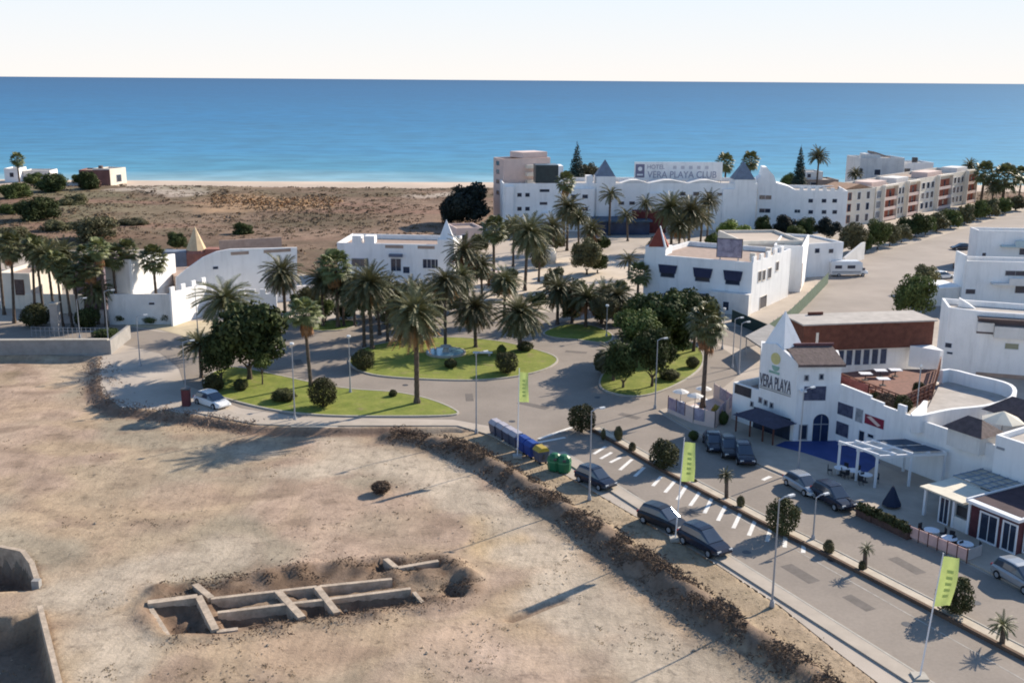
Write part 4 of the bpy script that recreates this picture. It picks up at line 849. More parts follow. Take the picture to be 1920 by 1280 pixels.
# ------------------------------------------------------------------ buildings
class Fac:
    """a wall plane from plan point A (left as seen from outside) to B"""
    def __init__(s, A, B):
        s.A, s.B = Vector(A), Vector(B); s.d = (s.B - s.A).normalized(); s.n = Vector((s.d.y, -s.d.x)); s.L = (s.B - s.A).length
    def pt(s, u, z, o=0.0): p = s.A + s.d * u + s.n * o; return Vector((p.x, p.y, z))
    def pix(s, px, py):
        r = ray(px, py); a = Vector((s.A.x, s.A.y, 0)) - CAM; nn = Vector((s.n.x, s.n.y, 0)); t = a.dot(nn) / r.dot(nn); q = CAM + r * t
        return (Vector((q.x, q.y)) - s.A).dot(s.d), q.z
    def slab(s, mb, u0, u1, z0, z1, o0, o1):
        b = [s.pt(u0, z0, o1), s.pt(u1, z0, o1), s.pt(u1, z0, o0), s.pt(u0, z0, o0)]
        mb.hexa(b, [Vector((p.x, p.y, z1)) for p in b])
    def prof(s, mb, pts, o0, o1):
        """outline in (u, z) pushed from offset o0 (inside) to o1 (outside)"""
        n = len(pts); mb.add([s.pt(u, z, o1) for u, z in pts] + [s.pt(u, z, o0) for u, z in pts],
                             [tuple(range(n)), tuple(range(2 * n - 1, n - 1, -1))] + [(i, n + i, n + (i + 1) % n, (i + 1) % n) for i in range(n)])
def poly_inset(poly, t):
    n = len(poly); A = sum(poly[i].x * poly[(i + 1) % n].y - poly[(i + 1) % n].x * poly[i].y for i in range(n)); sg = 1 if A > 0 else -1; out = []
    for i in range(n):
        a, b, c = poly[i - 1], poly[i], poly[(i + 1) % n]; d1 = (b - a).normalized(); d2 = (c - b).normalized()
        n1 = Vector((-d1.y, d1.x)) * sg; n2 = Vector((-d2.y, d2.x)) * sg; bis = (n1 + n2); k = bis.dot(n1); out.append(b + bis * (t / max(0.3, k)))
    return out
def body(par, poly, z1, m=WHITE, z0=0.0, par_h=0.7, t=0.3, roof=ROOFG, wname='wall'):
    """walls, roof terrace and parapet of a flat roofed block"""
    zr = z1 - par_h; mb = MB(); mb.prism(poly, z0, zr); mb.build(wname, m, par)
    ins = poly_inset(poly, t); n = len(poly); A = sum(poly[i].x * poly[(i + 1) % n].y - poly[(i + 1) % n].x * poly[i].y for i in range(n)); mb = MB()
    for i in range(n):
        j = (i + 1) % n; q = [poly[i], poly[j], ins[j], ins[i]] if A > 0 else [ins[i], ins[j], poly[j], poly[i]]
        mb.hexa([(p.x, p.y, zr) for p in q], [(p.x, p.y, z1) for p in q])
    mb.build('parapet', m, par); mb = MB(); mb.prism(poly_inset(poly, t + 0.01), zr, zr + 0.03); mb.build('roof', roof, par)
def quad(A, B, depth):
    f = Fac(A, B); return [f.A, f.B, f.B - f.n * depth, f.A - f.n * depth]
def window(f, par, x0, y0, x1, y1, mull=1, frame=FRAMEW, pane=GLASS, name='window', lintel=False, px=True, fr=0.09):
    (u0, z1), (u1, z0) = (f.pix(x0, y0), f.pix(x1, y1)) if px else ((x0, y1), (x1, y0))
    mb = MB(); o = 0.07
    f.slab(mb, u0 - fr, u1 + fr, z1, z1 + fr, 0, o); f.slab(mb, u0 - fr, u1 + fr, z0 - fr, z0, 0, o + 0.04)
    f.slab(mb, u0 - fr, u0, z0, z1, 0, o); f.slab(mb, u1, u1 + fr, z0, z1, 0, o)
    for k in range(1, mull): u = lerp(u0, u1, k / mull); f.slab(mb, u - 0.03, u + 0.03, z0, z1, 0.03, 0.055)
    if lintel: f.slab(mb, u0 - 0.3, u1 + 0.3, z1 + 0.25, z1 + 0.45, 0, 0.9)
    w_ = mb.build(name, frame, par); mb = MB(); f.slab(mb, u0, u1, z0, z1, 0.0, 0.025); mb.build('pane', pane, w_); return w_
def text(f, par, s, x0, y0, x1, y1, m, name='lettering', px=True, o=0.06, fit=True):
    (u0, z1), (u1, z0) = (f.pix(x0, y0), f.pix(x1, y1)) if px else ((x0, y1), (x1, y0))
    c = bpy.data.curves.new(name, 'FONT'); c.body = s; c.size = 1.0; c.extrude = 0.02; c.offset = 0.004; c.materials.append(m)
    tmp = bpy.data.objects.new('tmp', c); col.objects.link(tmp); dg = bpy.context.evaluated_depsgraph_get(); me = bpy.data.meshes.new_from_object(tmp.evaluated_get(dg)); bpy.data.objects.remove(tmp)
    xs_ = [v.co.x for v in me.vertices]; ys_ = [v.co.y for v in me.vertices]; x0_, y0_ = min(xs_), min(ys_); sx_, sy_ = (u1 - u0) / (max(xs_) - x0_), (z1 - z0) / (max(ys_) - y0_)
    for v in me.vertices: v.co = f.pt(u0 + (v.co.x - x0_) * sx_, z0 + (v.co.y - y0_) * sy_, o + v.co.z)
    if not me.materials: me.materials.append(m)
    return obj(name, me, par)
def pyramid(c, r, z0, z1, rot=0.0, n=4):
    mb = MB(); mb.add([(c[0] + r * math.cos(rot + 2 * math.pi * k / n), c[1] + r * math.sin(rot + 2 * math.pi * k / n), z0) for k in range(n)] + [(c[0], c[1], z1)],
                      [tuple(range(n - 1, -1, -1))] + [(k, (k + 1) % n, n) for k in range(n)]); return mb
def bld(name, label, cat='building', group=None): return empty(name, (0, 0, 0), label, cat, group)
def merlons(f, mb, z, n, w_=0.7, h=0.5, t=0.3, u0=0.0, u1=None):
    u1 = f.L if u1 is None else u1
    for k in range(n): u = lerp(u0, u1 - w_, k / max(1, n - 1)); f.slab(mb, u, u + w_, z, z + h, -t, 0)

# --- hotel ------------------------------------------------------------
b = bld('hotel', 'long white hotel by the sea with grey spires and a roof name board')
A, B = G(943, 433), G(1415, 431); f = Fac(A, B); body(b, quad(A, B, 16), 11.6, WHITE, par_h=0.9)
mb = MB()
for x0, x1, yp in ((1165, 1215, 342), (1217, 1290, 340), (1292, 1352, 342)):
    u0, u1 = f.pix(x0, 345)[0], f.pix(x1, 345)[0]; f.prof(mb, [(u0, 11.6), (u1, 11.6), ((u0 + u1) / 2 + 1, 12.35), ((u0 + u1) / 2 - 1, 12.35)], -5, -0.01)
mb.each('gable', WHITE2, b)
A2, B2 = G(1417, 427), G(1584, 431); f2 = Fac(A2, B2); body(b, quad(A2, B2, 14), 9.7, WHITE, par_h=0.8, wname='right_wing')
mb = MB(); u = lambda x: f2.pix(x, 350)[0]
f2.prof(mb, [(u(1418), 9.7), (u(1492), 9.7), (u(1478), 10.6), (u(1455), 11.4), (u(1450), 13.2), (u(1442), 14.2), (u(1436), 15.2), (u(1428), 15.2), (u(1426), 13.0), (u(1418), 12.2)], -6, -0.02); mb.build('curved_gable', WHITE, b)
mb = MB(); merlons(f2, mb, 9.7, 6, 0.9, 0.7, 0.3, u(1500), u(1580)); mb.each('merlon', WHITE, b)
for k, (xa, xb, yt, ysp, bx) in enumerate(((1117, 1152, 331, 300, 1135), (1374, 1412, 337, 303, 1396))):
    ta, tb = f.pix(xa, 400)[0], f.pix(xb, 400)[0]; pa = f.pt(ta, 0, 0.5); pb = f.pt(tb, 0, 0.5); zt = HT((pa.x, pa.y), yt); zs = HT((pa.x, pa.y), ysp); mb = MB(); f.slab(mb, ta, tb, 0, zt, -4.6, 0.5); tw = mb.build('spire_tower', WHITE, b)
    c = f.pt((ta + tb) / 2, 0, -2.05); r_ = (tb - ta) * 0.72; pyramid((c.x, c.y), r_, zt, zs, math.pi / 4 + 0.03).build('spire', SLATE, tw)
A3 = G(944, 425); D3 = G(925, 418); C3 = G(1030, 418); body(b, [D3, A3, C3, C3 + (D3 - A3)], 16.8, PINK, par_h=0.6, wname='tall_block'); ft = Fac(D3, A3)  # pink colour paints in the sunlit tone of the tall block
for yy in (306, 322, 340, 361): window(ft, b, 931, yy - 4, 936, yy + 4, 1, SLATE, GLASS)
fr_ = Fac(A3, C3)
mb = MB(); fr_.slab(mb, fr_.pix(985, 300)[0], fr_.pix(1030, 300)[0], 16.8, 18.2, -7, -1); mb.build('roof_room', PINK, b)
mb = MB()
for k in range(3): fr_.slab(mb, fr_.pix(985, 320)[0], fr_.pix(1004, 320)[0], 10.5 + 1.9 * k, 11.4 + 1.9 * k, 0, 1.0)
mb.each('balcony', CREAM, b)
u0, z1 = f.pix(1005, 310); u1, z0 = f.pix(1047, 341); mb = MB(); f.slab(mb, u0, u1, 11.6, z1, -6, -0.4); st = mb.build('stair_room', mat('dark_green_glass', (0.035, 0.05, 0.055), 0.3, 0.2, 1), b)
mb = MB(); f.slab(mb, u1 + 0.01, u1 + 1.2, 11.6, z1 - 0.2, -6, -0.3); f.slab(mb, f.pix(1100, 340)[0], f.pix(1112, 340)[0], 11.6, 13.4, -3, -0.2); mb.each('chimney_block', WHITE, b)
for r_ in ((1012, 355, 1030, 360), (1012, 379, 1026, 384), (1035, 401, 1048, 408), (1102, 357, 1112, 363), (1123, 409, 1136, 419), (1385, 370, 1390, 379), (1394, 370, 1399, 379), (1385, 395, 1390, 403), (1394, 395, 1399, 403), (1345, 362, 1365, 366)):
    window(f, b, *r_)
for r_ in ((1424, 366, 1446, 374), (1424, 391, 1444, 399), (1490, 393, 1500, 399)): window(f2, b, *r_, 2)
for k, (xa, xb, zt_, o_) in enumerate(((946, 962, 10.9, 1.2), (1062, 1112, 10.4, 1.3), (1016, 1060, 4.6, 2.2), (1215, 1262, 9.2, 1.0), (1352, 1374, 10.2, 0.8))):
    mb = MB(); f.slab(mb, f.pix(xa, 400)[0], f.pix(xb, 400)[0], 0, zt_, 0.002, o_); mb.build('front_block', WHITE, b)
fb2 = Fac(f.pt(0, 0, 1.3).xy, f.pt(f.L, 0, 1.3).xy)
for r_ in ((1070, 365, 1080, 372), (1092, 365, 1102, 372), (1070, 388, 1080, 395), (1092, 388, 1102, 395)): window(fb2, b, *r_)
for r_ in ((1160, 378, 1170, 384), (1180, 378, 1190, 384), (1275, 360, 1285, 367), (1300, 360, 1310, 367), (1325, 360, 1335, 367), (970, 362, 978, 369), (985, 362, 993, 369), (970, 388, 978, 395), (985, 388, 993, 395)): window(f, b, *r_)
for x_ in (1520, 1545, 1565): window(f2, b, x_ - 4, 373, x_ + 4, 380); window(f2, b, x_ - 4, 394, x_ + 4, 401)
u0 = f.pix(1110, 430)[0]; u1 = f.pix(1205, 430)[0]; mb = MB(); f.slab(mb, u0, u1, 0, 3.2, 0, 8); mb.build('entrance_hall', mat('shaded_blue_glass', (0.02, 0.045, 0.10), 0.3, 0.3, 0.6), b)  # dark blue of the glass box paints in the entrance's shade
mb = MB(); f.slab(mb, u0 - 0.5, u1 + 0.5, 3.2, 3.6, 0, 9); mb.build('entrance_canopy', mat('blue_canopy', (0.04, 0.08, 0.13), 0.6, 0.1, 1), b)
mb = MB(); f.slab(mb, f.pix(1183, 430)[0], f.pix(1240, 430)[0], 0, 5.2, 0.5, 5); mb.build('red_porch', mat('maroon_stucco', (0.13, 0.035, 0.035), 0.9, 0.2, 1), b)
# name board on the hotel roof
fb = Fac(G(1186, 424), G(1349, 424)); zb0 = fb.pix(1260, 338)[1]; zb1 = fb.pix(1260, 304)[1]
sg = bld('hotel_name_board', 'big white roof board reading HOTEL VERA PLAYA CLUB standing on the hotel roof', 'sign')
mb = MB(); fb.slab(mb, 0, fb.L, zb0, zb1, -0.25, 0); mb.build('board', WHITE, sg)
mb = MB()
for k in range(7): uu = lerp(0.3, fb.L - 0.3, k / 6); p0, p1 = fb.pt(uu, zb0 + 2.5, -0.3), fb.pt(uu, 10.7, -3); mb.tube([p0, p1], 0.09, 5); mb.tube([fb.pt(uu, 10.7, -0.12), fb.pt(uu, zb0, -0.12)], 0.1, 5)
mb.each('support', METAL, sg)
mb = MB(); u0, z1 = fb.pix(1192, 308); u1, z0 = fb.pix(1208, 333); fb.slab(mb, u0, u1, z0, z1, 0, 0.05); em = mb.build('emblem', mat('slate_violet', (0.17, 0.17, 0.25), 0.7, 0.1, 1), sg)
mb = MB(); um = (u0 + u1) / 2; zm = (z0 + z1) / 2; fb.prof(mb, [(um + 0.55 * math.cos(a * 0.5236), zm + 0.5 + 0.55 * math.sin(a * 0.5236)) for a in range(12)], 0.04, 0.1); fb.slab(mb, u0 + 0.4, u1 - 0.4, z0 + 0.5, z0 + 0.9, 0.04, 0.1); mb.build('emblem_disc', FRAMEW, em)
LET = mat('violet_grey_letters', (0.34, 0.34, 0.42), 0.7, 0.08, 1)
text(fb, sg, 'HOTEL', 1214, 309, 1246, 317, LET); text(fb, sg, 'VERA PLAYA CLUB', 1214, 321, 1343, 334, LET)
mb = MB(); LET2 = mat('faint_grey_print', (0.55, 0.54, 0.57), 0.8, 0.05, 1)
for k in range(5): uu = fb.pix(1262 + k * 15, 312)[0]; fb.slab(mb, uu, uu + 0.9, zb1 - 1.75, zb1 - 0.95, 0, 0.03)
mb.each('faint_print', LET2, sg)

# --- balcony apartments --------------------------------------------------
b = bld('apartment_building', 'cream and terracotta apartment building stepping along the sea road with red brown balconies')
A, B = G(1636, 418), G(1824, 379); f = Fac(A, B); L_ = f.L
xsb = [(1640, 1650, 1674, 349), (1674, 1694, 1714, 341), (1714, 1750, 1774, 330), (1774, 1803, 1820, 321)]
prev = 0.0
for i, (xa, xr, xe, yt) in enumerate(xsb):
    u0 = max(prev, f.pix(xa, 400)[0]); ur = f.pix(xr, 400)[0]; u1 = f.pix(xe, 400)[0]; p = f.pt(ur, 0); z = HT((p.x, p.y), yt); prev = u1
    poly = [f.pt(u0, 0).xy, f.pt(u1 - 0.02, 0).xy, f.pt(u1 - 0.02, 0, -12).xy, f.pt(u0, 0, -12).xy]; body(b, poly, z, CREAM, par_h=0.8, roof=ROOFT)
    nb = 3 if ur - u0 < 9 else 4
    for lv in range(3):
        zz = 0.9 + lv * (z - 1.4) / 3.0
        for k in range(nb): ua = lerp(u0 + 0.5, ur - 0.3, k / nb); window(f, b, ua, zz + 0.2, ua + (ur - u0) / nb * 0.55, zz + 1.9, 1, FRAMEW, GLASS, px=False)
        mb = MB(); f.slab(mb, ur, u1 - 0.3, zz - 0.45, zz + 2.1, 0.0, 0.12); rc = mb.build('balcony', ORANGE, b)
        mb = MB(); f.slab(mb, ur - 0.25, u1, zz - 0.65, zz - 0.45, 0, 1.0); f.slab(mb, ur - 0.25, u1, zz - 0.45, zz + 0.2, 0.9, 1.0); mb.build('balcony_parapet', PINK, rc)
        mb = MB()
        for q in (0.12, 0.55): uu = lerp(ur, u1, q); f.slab(mb, uu, uu + 1.1, zz - 0.1, zz + 1.75, 0.12, 0.14)
        mb.build('pane', GLASS, rc)
    mb = MB(); f.slab(mb, ur - 0.28, ur, 0, z - 0.2, 0, 1.1); f.slab(mb, u1 - 0.28, u1 - 0.03, 0, z - 0.2, 0, 1.1); f.slab(mb, ur - 0.28, u1 - 0.03, z - 0.2, z + 0.25, 0.0, 1.1); mb.build('balcony_frame', CREAM, b)
    mb = MB(); f.slab(mb, ur - 1.5, u1 - 1, z - 0.79, z + 0.9, -7, -2.2); mb.build('roof_room', WHITE2 if i % 2 else PINK, b)
fe = Fac(G(1582, 424), A - f.d * 0.05); body(b, [fe.A, fe.B, fe.B - fe.n * 12, fe.A - fe.n * 12], 9.2, CREAM, par_h=0.6, roof=ROOFT, wname='end_wall')
for q in range(3):
    for k in range(3): ua = lerp(0.8, fe.L - 2, k / 2.4); window(fe, b, ua, 0.8 + q * 2.9, ua + 1.3, 2.6 + q * 2.9, 1, ORANGE if k == 0 else FRAMEW, GLASS, px=False)
mb = MB(); fe.prof(mb, [(0.2, 9.2), (fe.L - 0.2, 9.2), (fe.L * 0.55, 10.4)], -9, -1.0); mb.build('pitched_roof', mat('orange_tile', (0.36, 0.22, 0.14), 0.85, 0.2, 1.5), b)
# far blocks by the sea
b = bld('seaside_block', 'pale blue grey flat block beyond the balcony apartments with a slanted roof shelter'); A, B = G(1608, 366), G(1690, 366); f = Fac(A, B); body(b, quad(A, B, 12), HT(A, 296), WHITE2, par_h=0.6)
mb = MB(); f.slab(mb, 2, 7, HT(A, 296) - 0.6, HT(A, 296) + 1.2, -6, -1); mb.build('roof_room', WHITE2, b); mb = MB(); zz = HT(A, 296); f.prof(mb, [(4.5, zz + 1.4), (10.5, zz - 0.1), (10.5, zz + 0.2), (4.5, zz + 2.0)], -6, -1); mb.build('slanted_roof', ROOFT, b)
window(f, b, 1612, 316, 1617, 325); window(f, b, 1640, 318, 1650, 328)
b = bld('seaside_house', 'small white house with a dark water tank beside the pale far block'); A, B = G(1690, 364), G(1745, 364); f = Fac(A, B); body(b, quad(A, B, 10), HT(A, 305), WHITE, par_h=0.5)
zz = HT(A, 305); mb = MB(); q = f.pt(4.4, 0, -2); mb.lathe([(0.9, zz - 0.48), (1.0, zz + 1.4), (0.9, zz + 1.6)], 12, (q.x, q.y)); mb.build('water_tank', METALD, b); window(f, b, 1696, 316, 1706, 324)
b = bld('seaside_house', 'low house with brown parapet behind the right end of the hotel'); A, B = G(1500, 372), G(1570, 372); f = Fac(A, B); body(b, quad(A, B, 10), HT(A, 337), ROOFT, par_h=0.5); window(f, b, 1520, 342, 1530, 350)
b = bld('seaside_house', 'white cube house beside the palm right of the dark conifer'); A, B = G(1508, 368), G(1540, 368); f = Fac(A, B); body(b, quad(A, B, 8), HT(A, 322), WHITE2, par_h=0.4); window(f, b, 1514, 326, 1520, 333)
# beach houses on the left
b = bld('beach_house', 'brown beach house with a bright white sunlit end by the sea'); A, B, C = G(150, 350), G(208, 350), G(238, 346); body(b, quad(A, B, 9), HT(A, 319), mat('brown_render', (0.21, 0.10, 0.085), 0.9, 0.2, 0.5), par_h=0.4, roof=ROOFT)
f = Fac(B, C); body(b, [B + f.d * 0.03, C, C - f.n * 7, B + f.d * 0.03 - f.n * 7], HT(B, 317), CREAM, par_h=0.4, wname='white_end'); window(Fac(A, B), b, 165, 332, 178, 342); window(f, b, 218, 328, 228, 340)
mb = MB(); q = A + Vector((6, 4)); mb.box((q.x, q.y, HT(A, 319) + 0.4), (1.2, 1.2, 1.6)); mb.build('chimney', TILE, b)
b = bld('beach_house', 'white cube house under the lone palm at the far left'); A, B = G(10, 345), G(36, 345); f = Fac(A, B); body(b, quad(A, B, 8), HT(A, 316), WHITE, par_h=0.4); window(f, b, 18, 324, 26, 332)
b = bld('beach_house', 'long low pale house behind the bushes at the far left'); A, B = G(45, 343), G(95, 343); f = Fac(A, B); body(b, quad(A, B, 8), HT(A, 320), WHITE2, par_h=0.4); window(f, b, 60, 328, 70, 335)

# --- white house with the pale spire -------------------------------------
b = bld('white_house', 'white flat roofed house with a white pyramid spire at its right end'); A, B = G(634, 526), G(850, 531); f = Fac(A, B); body(b, quad(A, B, 12), 7.0, WHITE, par_h=0.9, roof=ROOFT)
ta = f.pix(821, 480)[0]; tb = f.L; p = f.pt(ta, 0, 0.25); zt = HT((p.x, p.y), 449); mb = MB(); f.slab(mb, ta, tb + 0.2, 0, zt, -3.4, 0.25); tw = mb.build('spire_tower', WHITE, b)
c = f.pt((ta + tb) / 2, 0, -1.5); pyramid((c.x, c.y), (tb - ta) * 0.66, zt, HT((c.x, c.y), 411), math.pi / 4 + 0.05).build('spire', WHITE, tw)
mb = MB(); mb2 = MB()
for xa, xb in ((660, 677), (683, 702)): f.slab(mb, f.pix(xa, 450)[0], f.pix(xb, 450)[0], 7.0, 8.3, -2, -0.05)
mb.each('roof_block', WHITE, b)
for xa, xb in ((722, 756), (783, 815)): f.slab(mb2, f.pix(xa, 458)[0], f.pix(xb, 458)[0], 6.2, 6.75, 0, 0.03)
mb2.each('parapet_opening', ROOFT, b)
window(f, b, 733, 485, 752, 508, 2, name='door'); mb = MB(); f.slab(mb, f.pix(730, 478)[0], f.pix(755, 478)[0], f.pix(742, 481)[1], f.pix(742, 476)[1], 0, 0.7); mb.build('door_awning', mat('slate_awning', (0.12, 0.14, 0.19), 0.8, 0.1, 1), b)
window(f, b, 793, 486, 824, 503, 4); window(f, b, 660, 485, 690, 499, 2, SLATE); window(f, b, 756, 500, 768, 512)
f3 = Fac(G(700, 541), G(845, 542)); mb = MB(); f3.slab(mb, 0, f3.L, 0, 1.6, -0.3, 0); mb.build('terrace_wall', WHITE, b)
f3 = Fac(G(552, 560), G(612, 556)); gw = bld('garden_wall', 'short sunlit white garden wall between the two white houses', 'wall'); mb = MB(); f3.slab(mb, 0, f3.L, 0, 2.0, -0.35, 0); mb.build('wall', WHITE, gw); mb = MB(); f3.slab(mb, -0.05, f3.L + 0.05, 2.0, 2.12, -0.42, 0.07); mb.build('coping', WHITE, gw)

# --- long white house with the gold spire --------------------------------
b = bld('white_house', 'long white house with a sweeping roof line and a gold spire'); K = G(253, 604); A, C = G(205, 600), G(334, 572); f = Fac(A, K); fl = Fac(K, C)
zt = HT(K, 487); body(b, [A, K, C, C + (A - K)], zt - 1.5, WHITE2, par_h=0.4, wname='left_block'); mb = MB(); f.slab(mb, 0, f.L - 0.01, zt - 1.49, zt, -0.3, 0); mb.build('front_parapet', WHITE2, b)
mb = MB(); fl.prof(mb, [(0.01, 3.8), (fl.L - 0.01, 3.8), (fl.L - 0.01, zt - 1.1), (0.01, zt + 0.02)], -0.26, 0.04); mb.build('side_wall', WHITE, b)
fw = Fac(G(206, 609), G(326, 608)); mb = MB(); fw.slab(mb, 0, fw.L, 0, HT(G(260, 608), 551), -0.3, 0); mb.build('front_wall', WHITE2, b); window(fw, b, 279, 567, 290, 571)
A, B = G(330, 582), G(557, 563); f = Fac(A, B); pp = [f.pix(x, y) for x, y in ((330, 520), (352, 503), (380, 483), (405, 472), (432, 467), (557, 464))]; mb = MB()
f.prof(mb, [(0, 0), (f.L, 0)] + pp[::-1], -0.4, 0); mb.build('wall', WHITE, b); mb = MB(); f.slab(mb, 0.3, f.L, 0, 5.4, -9, -0.41); mb.build('rear_body', ROOFT, b); mb = MB(); uu = [f.pix(x, 470)[0] for x in (430, 462, 492, 540)]
for xa, xb in ((432, 466), (494, 545)): f.slab(mb, f.pix(xa, 465)[0], f.pix(xb, 465)[0], pp[-1][1] - 0.6, pp[-1][1] - 0.08, 0, 0.03)
mb.each('parapet_opening', ROOFT, b); mb = MB(); f.slab(mb, f.pix(432, 470)[0], f.L, 5.4, pp[-1][1] + 0.6, -9, -8.6); mb.build('rear_parapet', ROOFT, b)
window(f, b, 399, 500, 409, 504)
gp = G(370, 500, 4); zz = HT(gp, 468); mb = MB(); mb.lathe([(2.0, 2), (2.0, zz - 0.5), (1.7, zz)], 8, gp); tw = mb.build('turret', mat('dull_red_stucco', (0.30, 0.14, 0.11), 0.9, 0.2, 1), b); pyramid(gp, 1.75, zz, HT(gp, 424), 0.4, 8).build('spire', GOLD, tw)
mb = MB(); q = gp + Vector((3.4, 0.5)); mb.box((q.x, q.y, 4.5), (3.5, 2.5, 5.4)); mb.build('roof_room', mat('dull_red_stucco', (0.30, 0.14, 0.11), 0.9, 0.2, 1), b); mb = MB(); q = gp + Vector((-3.6, 0)); mb.box((q.x, q.y, 4.2), (4.5, 3, 5.2)); mb.build('roof_room', SLATE, b)
cw = bld('boundary_wall', 'white crenellated boundary wall lit by the sun below the long white house', 'wall'); f = Fac(G(325, 612), G(390, 589)); zt = HT(f.A, 549); mb = MB(); f.slab(mb, 0, f.L, 0, zt, -0.3, 0); mb.build('wall', WHITE, cw); mb = MB(); merlons(f, mb, zt, 4, 1.0, 0.8); mb.each('merlon', WHITE, cw)
f = Fac(f.B + f.d * 0.01, G(520, 588)); mb = MB(); f.slab(mb, 0, f.L, 0, 3.2, -0.3, 0); mb.build('side_wall', WHITE, cw); mb = MB(); merlons(f, mb, 3.2, 7, 0.9, 0.7); mb.each('merlon', WHITE, cw)
# cream house far left
b = bld('cream_house', 'cream garden house behind the fan palms at the left edge'); A, B = G(2, 578), G(62, 580); f = Fac(A, B); body(b, quad(A, B, 9), HT(A, 511), CREAM, par_h=0.6, roof=ROOFT); window(f, b, 28, 525, 46, 552, 1, BRICK, TILE, 'door')
A, B = G(50, 586), G(160, 588); f = Fac(A, B); mb = MB(); f.slab(mb, 0, f.L, 0, 3.0, -0.3, 0); mb.build('garden_wall', CREAM, b)
b = bld('dark_house', 'dark roofed house part hidden behind the palms left of the white house'); A, B = G(140, 580), G(200, 580); f = Fac(A, B); body(b, quad(A, B, 8), HT(A, 492), mat('plum_render', (0.17, 0.13, 0.15), 0.9, 0.2, 0.6), par_h=0.5, roof=TILE); window(f, b, 158, 505, 175, 518)
# retaining wall and gate pillar on the left
b = bld('retaining_wall', 'long grey retaining wall with pale coping between the dirt lot and the left road', 'wall'); f = Fac(G(-420, 668), G(203, 664)); mb = MB(); f.slab(mb, 0, f.L, -0.6, 1.9, -0.5, 0); mb.build('wall', GREY, b); mb = MB(); f.slab(mb, 0, f.L + 0.05, 1.9, 2.05, -0.7, 0.08); mb.build('coping', KERB, b)
mb = MB(); f.slab(mb, f.L + 0.01, f.L + 0.4, -0.6, 1.9, -9, 0); mb.build('end_wall', GREY, b)
b = bld('gate_pillar', 'pale square gate pillar standing by the left road', 'pillar'); q = G(107, 625); mb = MB(); mb.box((q.x, q.y, 2.2), (1.1, 1.1, 4.4)); mb.build('shaft', GREY, b); mb = MB(); mb.box((q.x, q.y, 4.48), (1.3, 1.3, 0.16)); mb.build('cap', KERB, b)
b = bld('street_railing', 'thin grey railing along the left road above the retaining wall', 'railing'); f = Fac(G(60, 632), G(205, 634)); mb = MB()
for k in range(18): uu = f.L * k / 17; mb.tube([f.pt(uu, 0), f.pt(uu, 1.5)], 0.03, 5)
mb.each('post', METAL, b); mb = MB(); [mb.tube([f.pt(0, z), f.pt(f.L, z)], 0.035, 5) for z in (1.0, 1.45)]; mb.each('rail', METAL, b)

# --- blue shaded house with billboard --------------------------------------
b = bld('white_house', 'white house with blue shaded front, dark awnings and a sunlit crenellated side'); A, B, C = G(1205, 568), G(1406, 589), G(1477, 556); f = Fac(A, B); fs_ = Fac(B, C); body(b, [A, B, C, A + (C - B)], 8.3, WHITE, par_h=0.8, roof=ROOFT)
for x0, y0, x1, y1 in ((1240, 500, 1264, 520), (1305, 506, 1330, 528), (1362, 511, 1386, 534)):
    w_ = window(f, b, x0, y0, x1, y1, 1, SLATE); (u0, z1), (u1, z0) = f.pix(x0, y0), f.pix(x1, y1); mb = MB(); f.prof(mb, [(u0 - 0.2, z0 + 0.6), (u1 + 0.2, z0 + 0.6), (u1 + 0.5, z1 + 0.4), (u0 - 0.5, z1 + 0.4)], 0.1, 0.16); mb.build('blind', mat('navy_blind', (0.03, 0.035, 0.075), 0.8, 0.2, 1), w_)
mb = MB(); f.slab(mb, f.pix(1335, 560)[0], f.L + 0.1, 0, f.pix(1370, 546)[1], 0, 1.6); mb.build('front_porch', WHITE2, b); window(Fac(f.pt(0, 0, 1.6).xy, f.pt(f.L, 0, 1.6).xy), b, 1356, 565, 1366, 582, name='door')
mb = MB(); f.slab(mb, f.pix(1255, 560)[0], f.pix(1334, 560)[0], 0, 2.6, 0, 3.0); mb.build('shop_porch', mat('dark_porch', (0.04, 0.05, 0.09), 0.8, 0.2, 1), b)
mb = MB(); merlons(fs_, mb, 8.3, 5, 1.3, 0.9, 0.35, 0.2, fs_.L * 0.8); mb.each('merlon', WHITE, b)
for x0, y0, x1, y1 in ((1422, 510, 1426, 526), (1430, 508, 1434, 524), (1440, 504, 1445, 520), (1455, 492, 1459, 506), (1425, 558, 1436, 574)): window(fs_, b, x0, y0, x1, y1, 1, CREAM)
mb = MB(); [fs_.slab(mb, q, q + 0.5, 8.3, 9.6, -1, -0.1) for q in (1.0, fs_.L * 0.45)]; mb.each('chimney', CREAM, b)
ta, tb = f.pix(1210, 470)[0], f.pix(1248, 470)[0]; mb = MB(); f.slab(mb, ta, tb, 8.3, 9.6, -3.3, 0.02); tw = mb.build('spire_base', WHITE, b); c = f.pt((ta + tb) / 2, 0, -1.6); pyramid((c.x, c.y), (tb - ta) * 0.66, 9.6, HT((c.x, c.y), 424), math.pi / 4 - 0.15).build('spire', REDT, tw)
p_, q_ = f.pt(ta + 0.5, 9.6, 0), f.pt(tb, 9.6, 0); mb = MB(); mb.tube([(q_.x, q_.y + 0.1, 9.5), (c.x + 0.1, c.y, HT((c.x, c.y), 424) + 0.05)], [0.22, 0.1], 4); mb.build('spire_rib', WHITE, tw)
sg = bld('billboard', 'violet picture billboard standing on the roof of the blue shaded house', 'billboard'); fb = Fac(G(1340, 535, 4), G(1388, 538, 4)); zb0, zb1 = fb.pix(1362, 483)[1], fb.pix(1362, 447)[1]
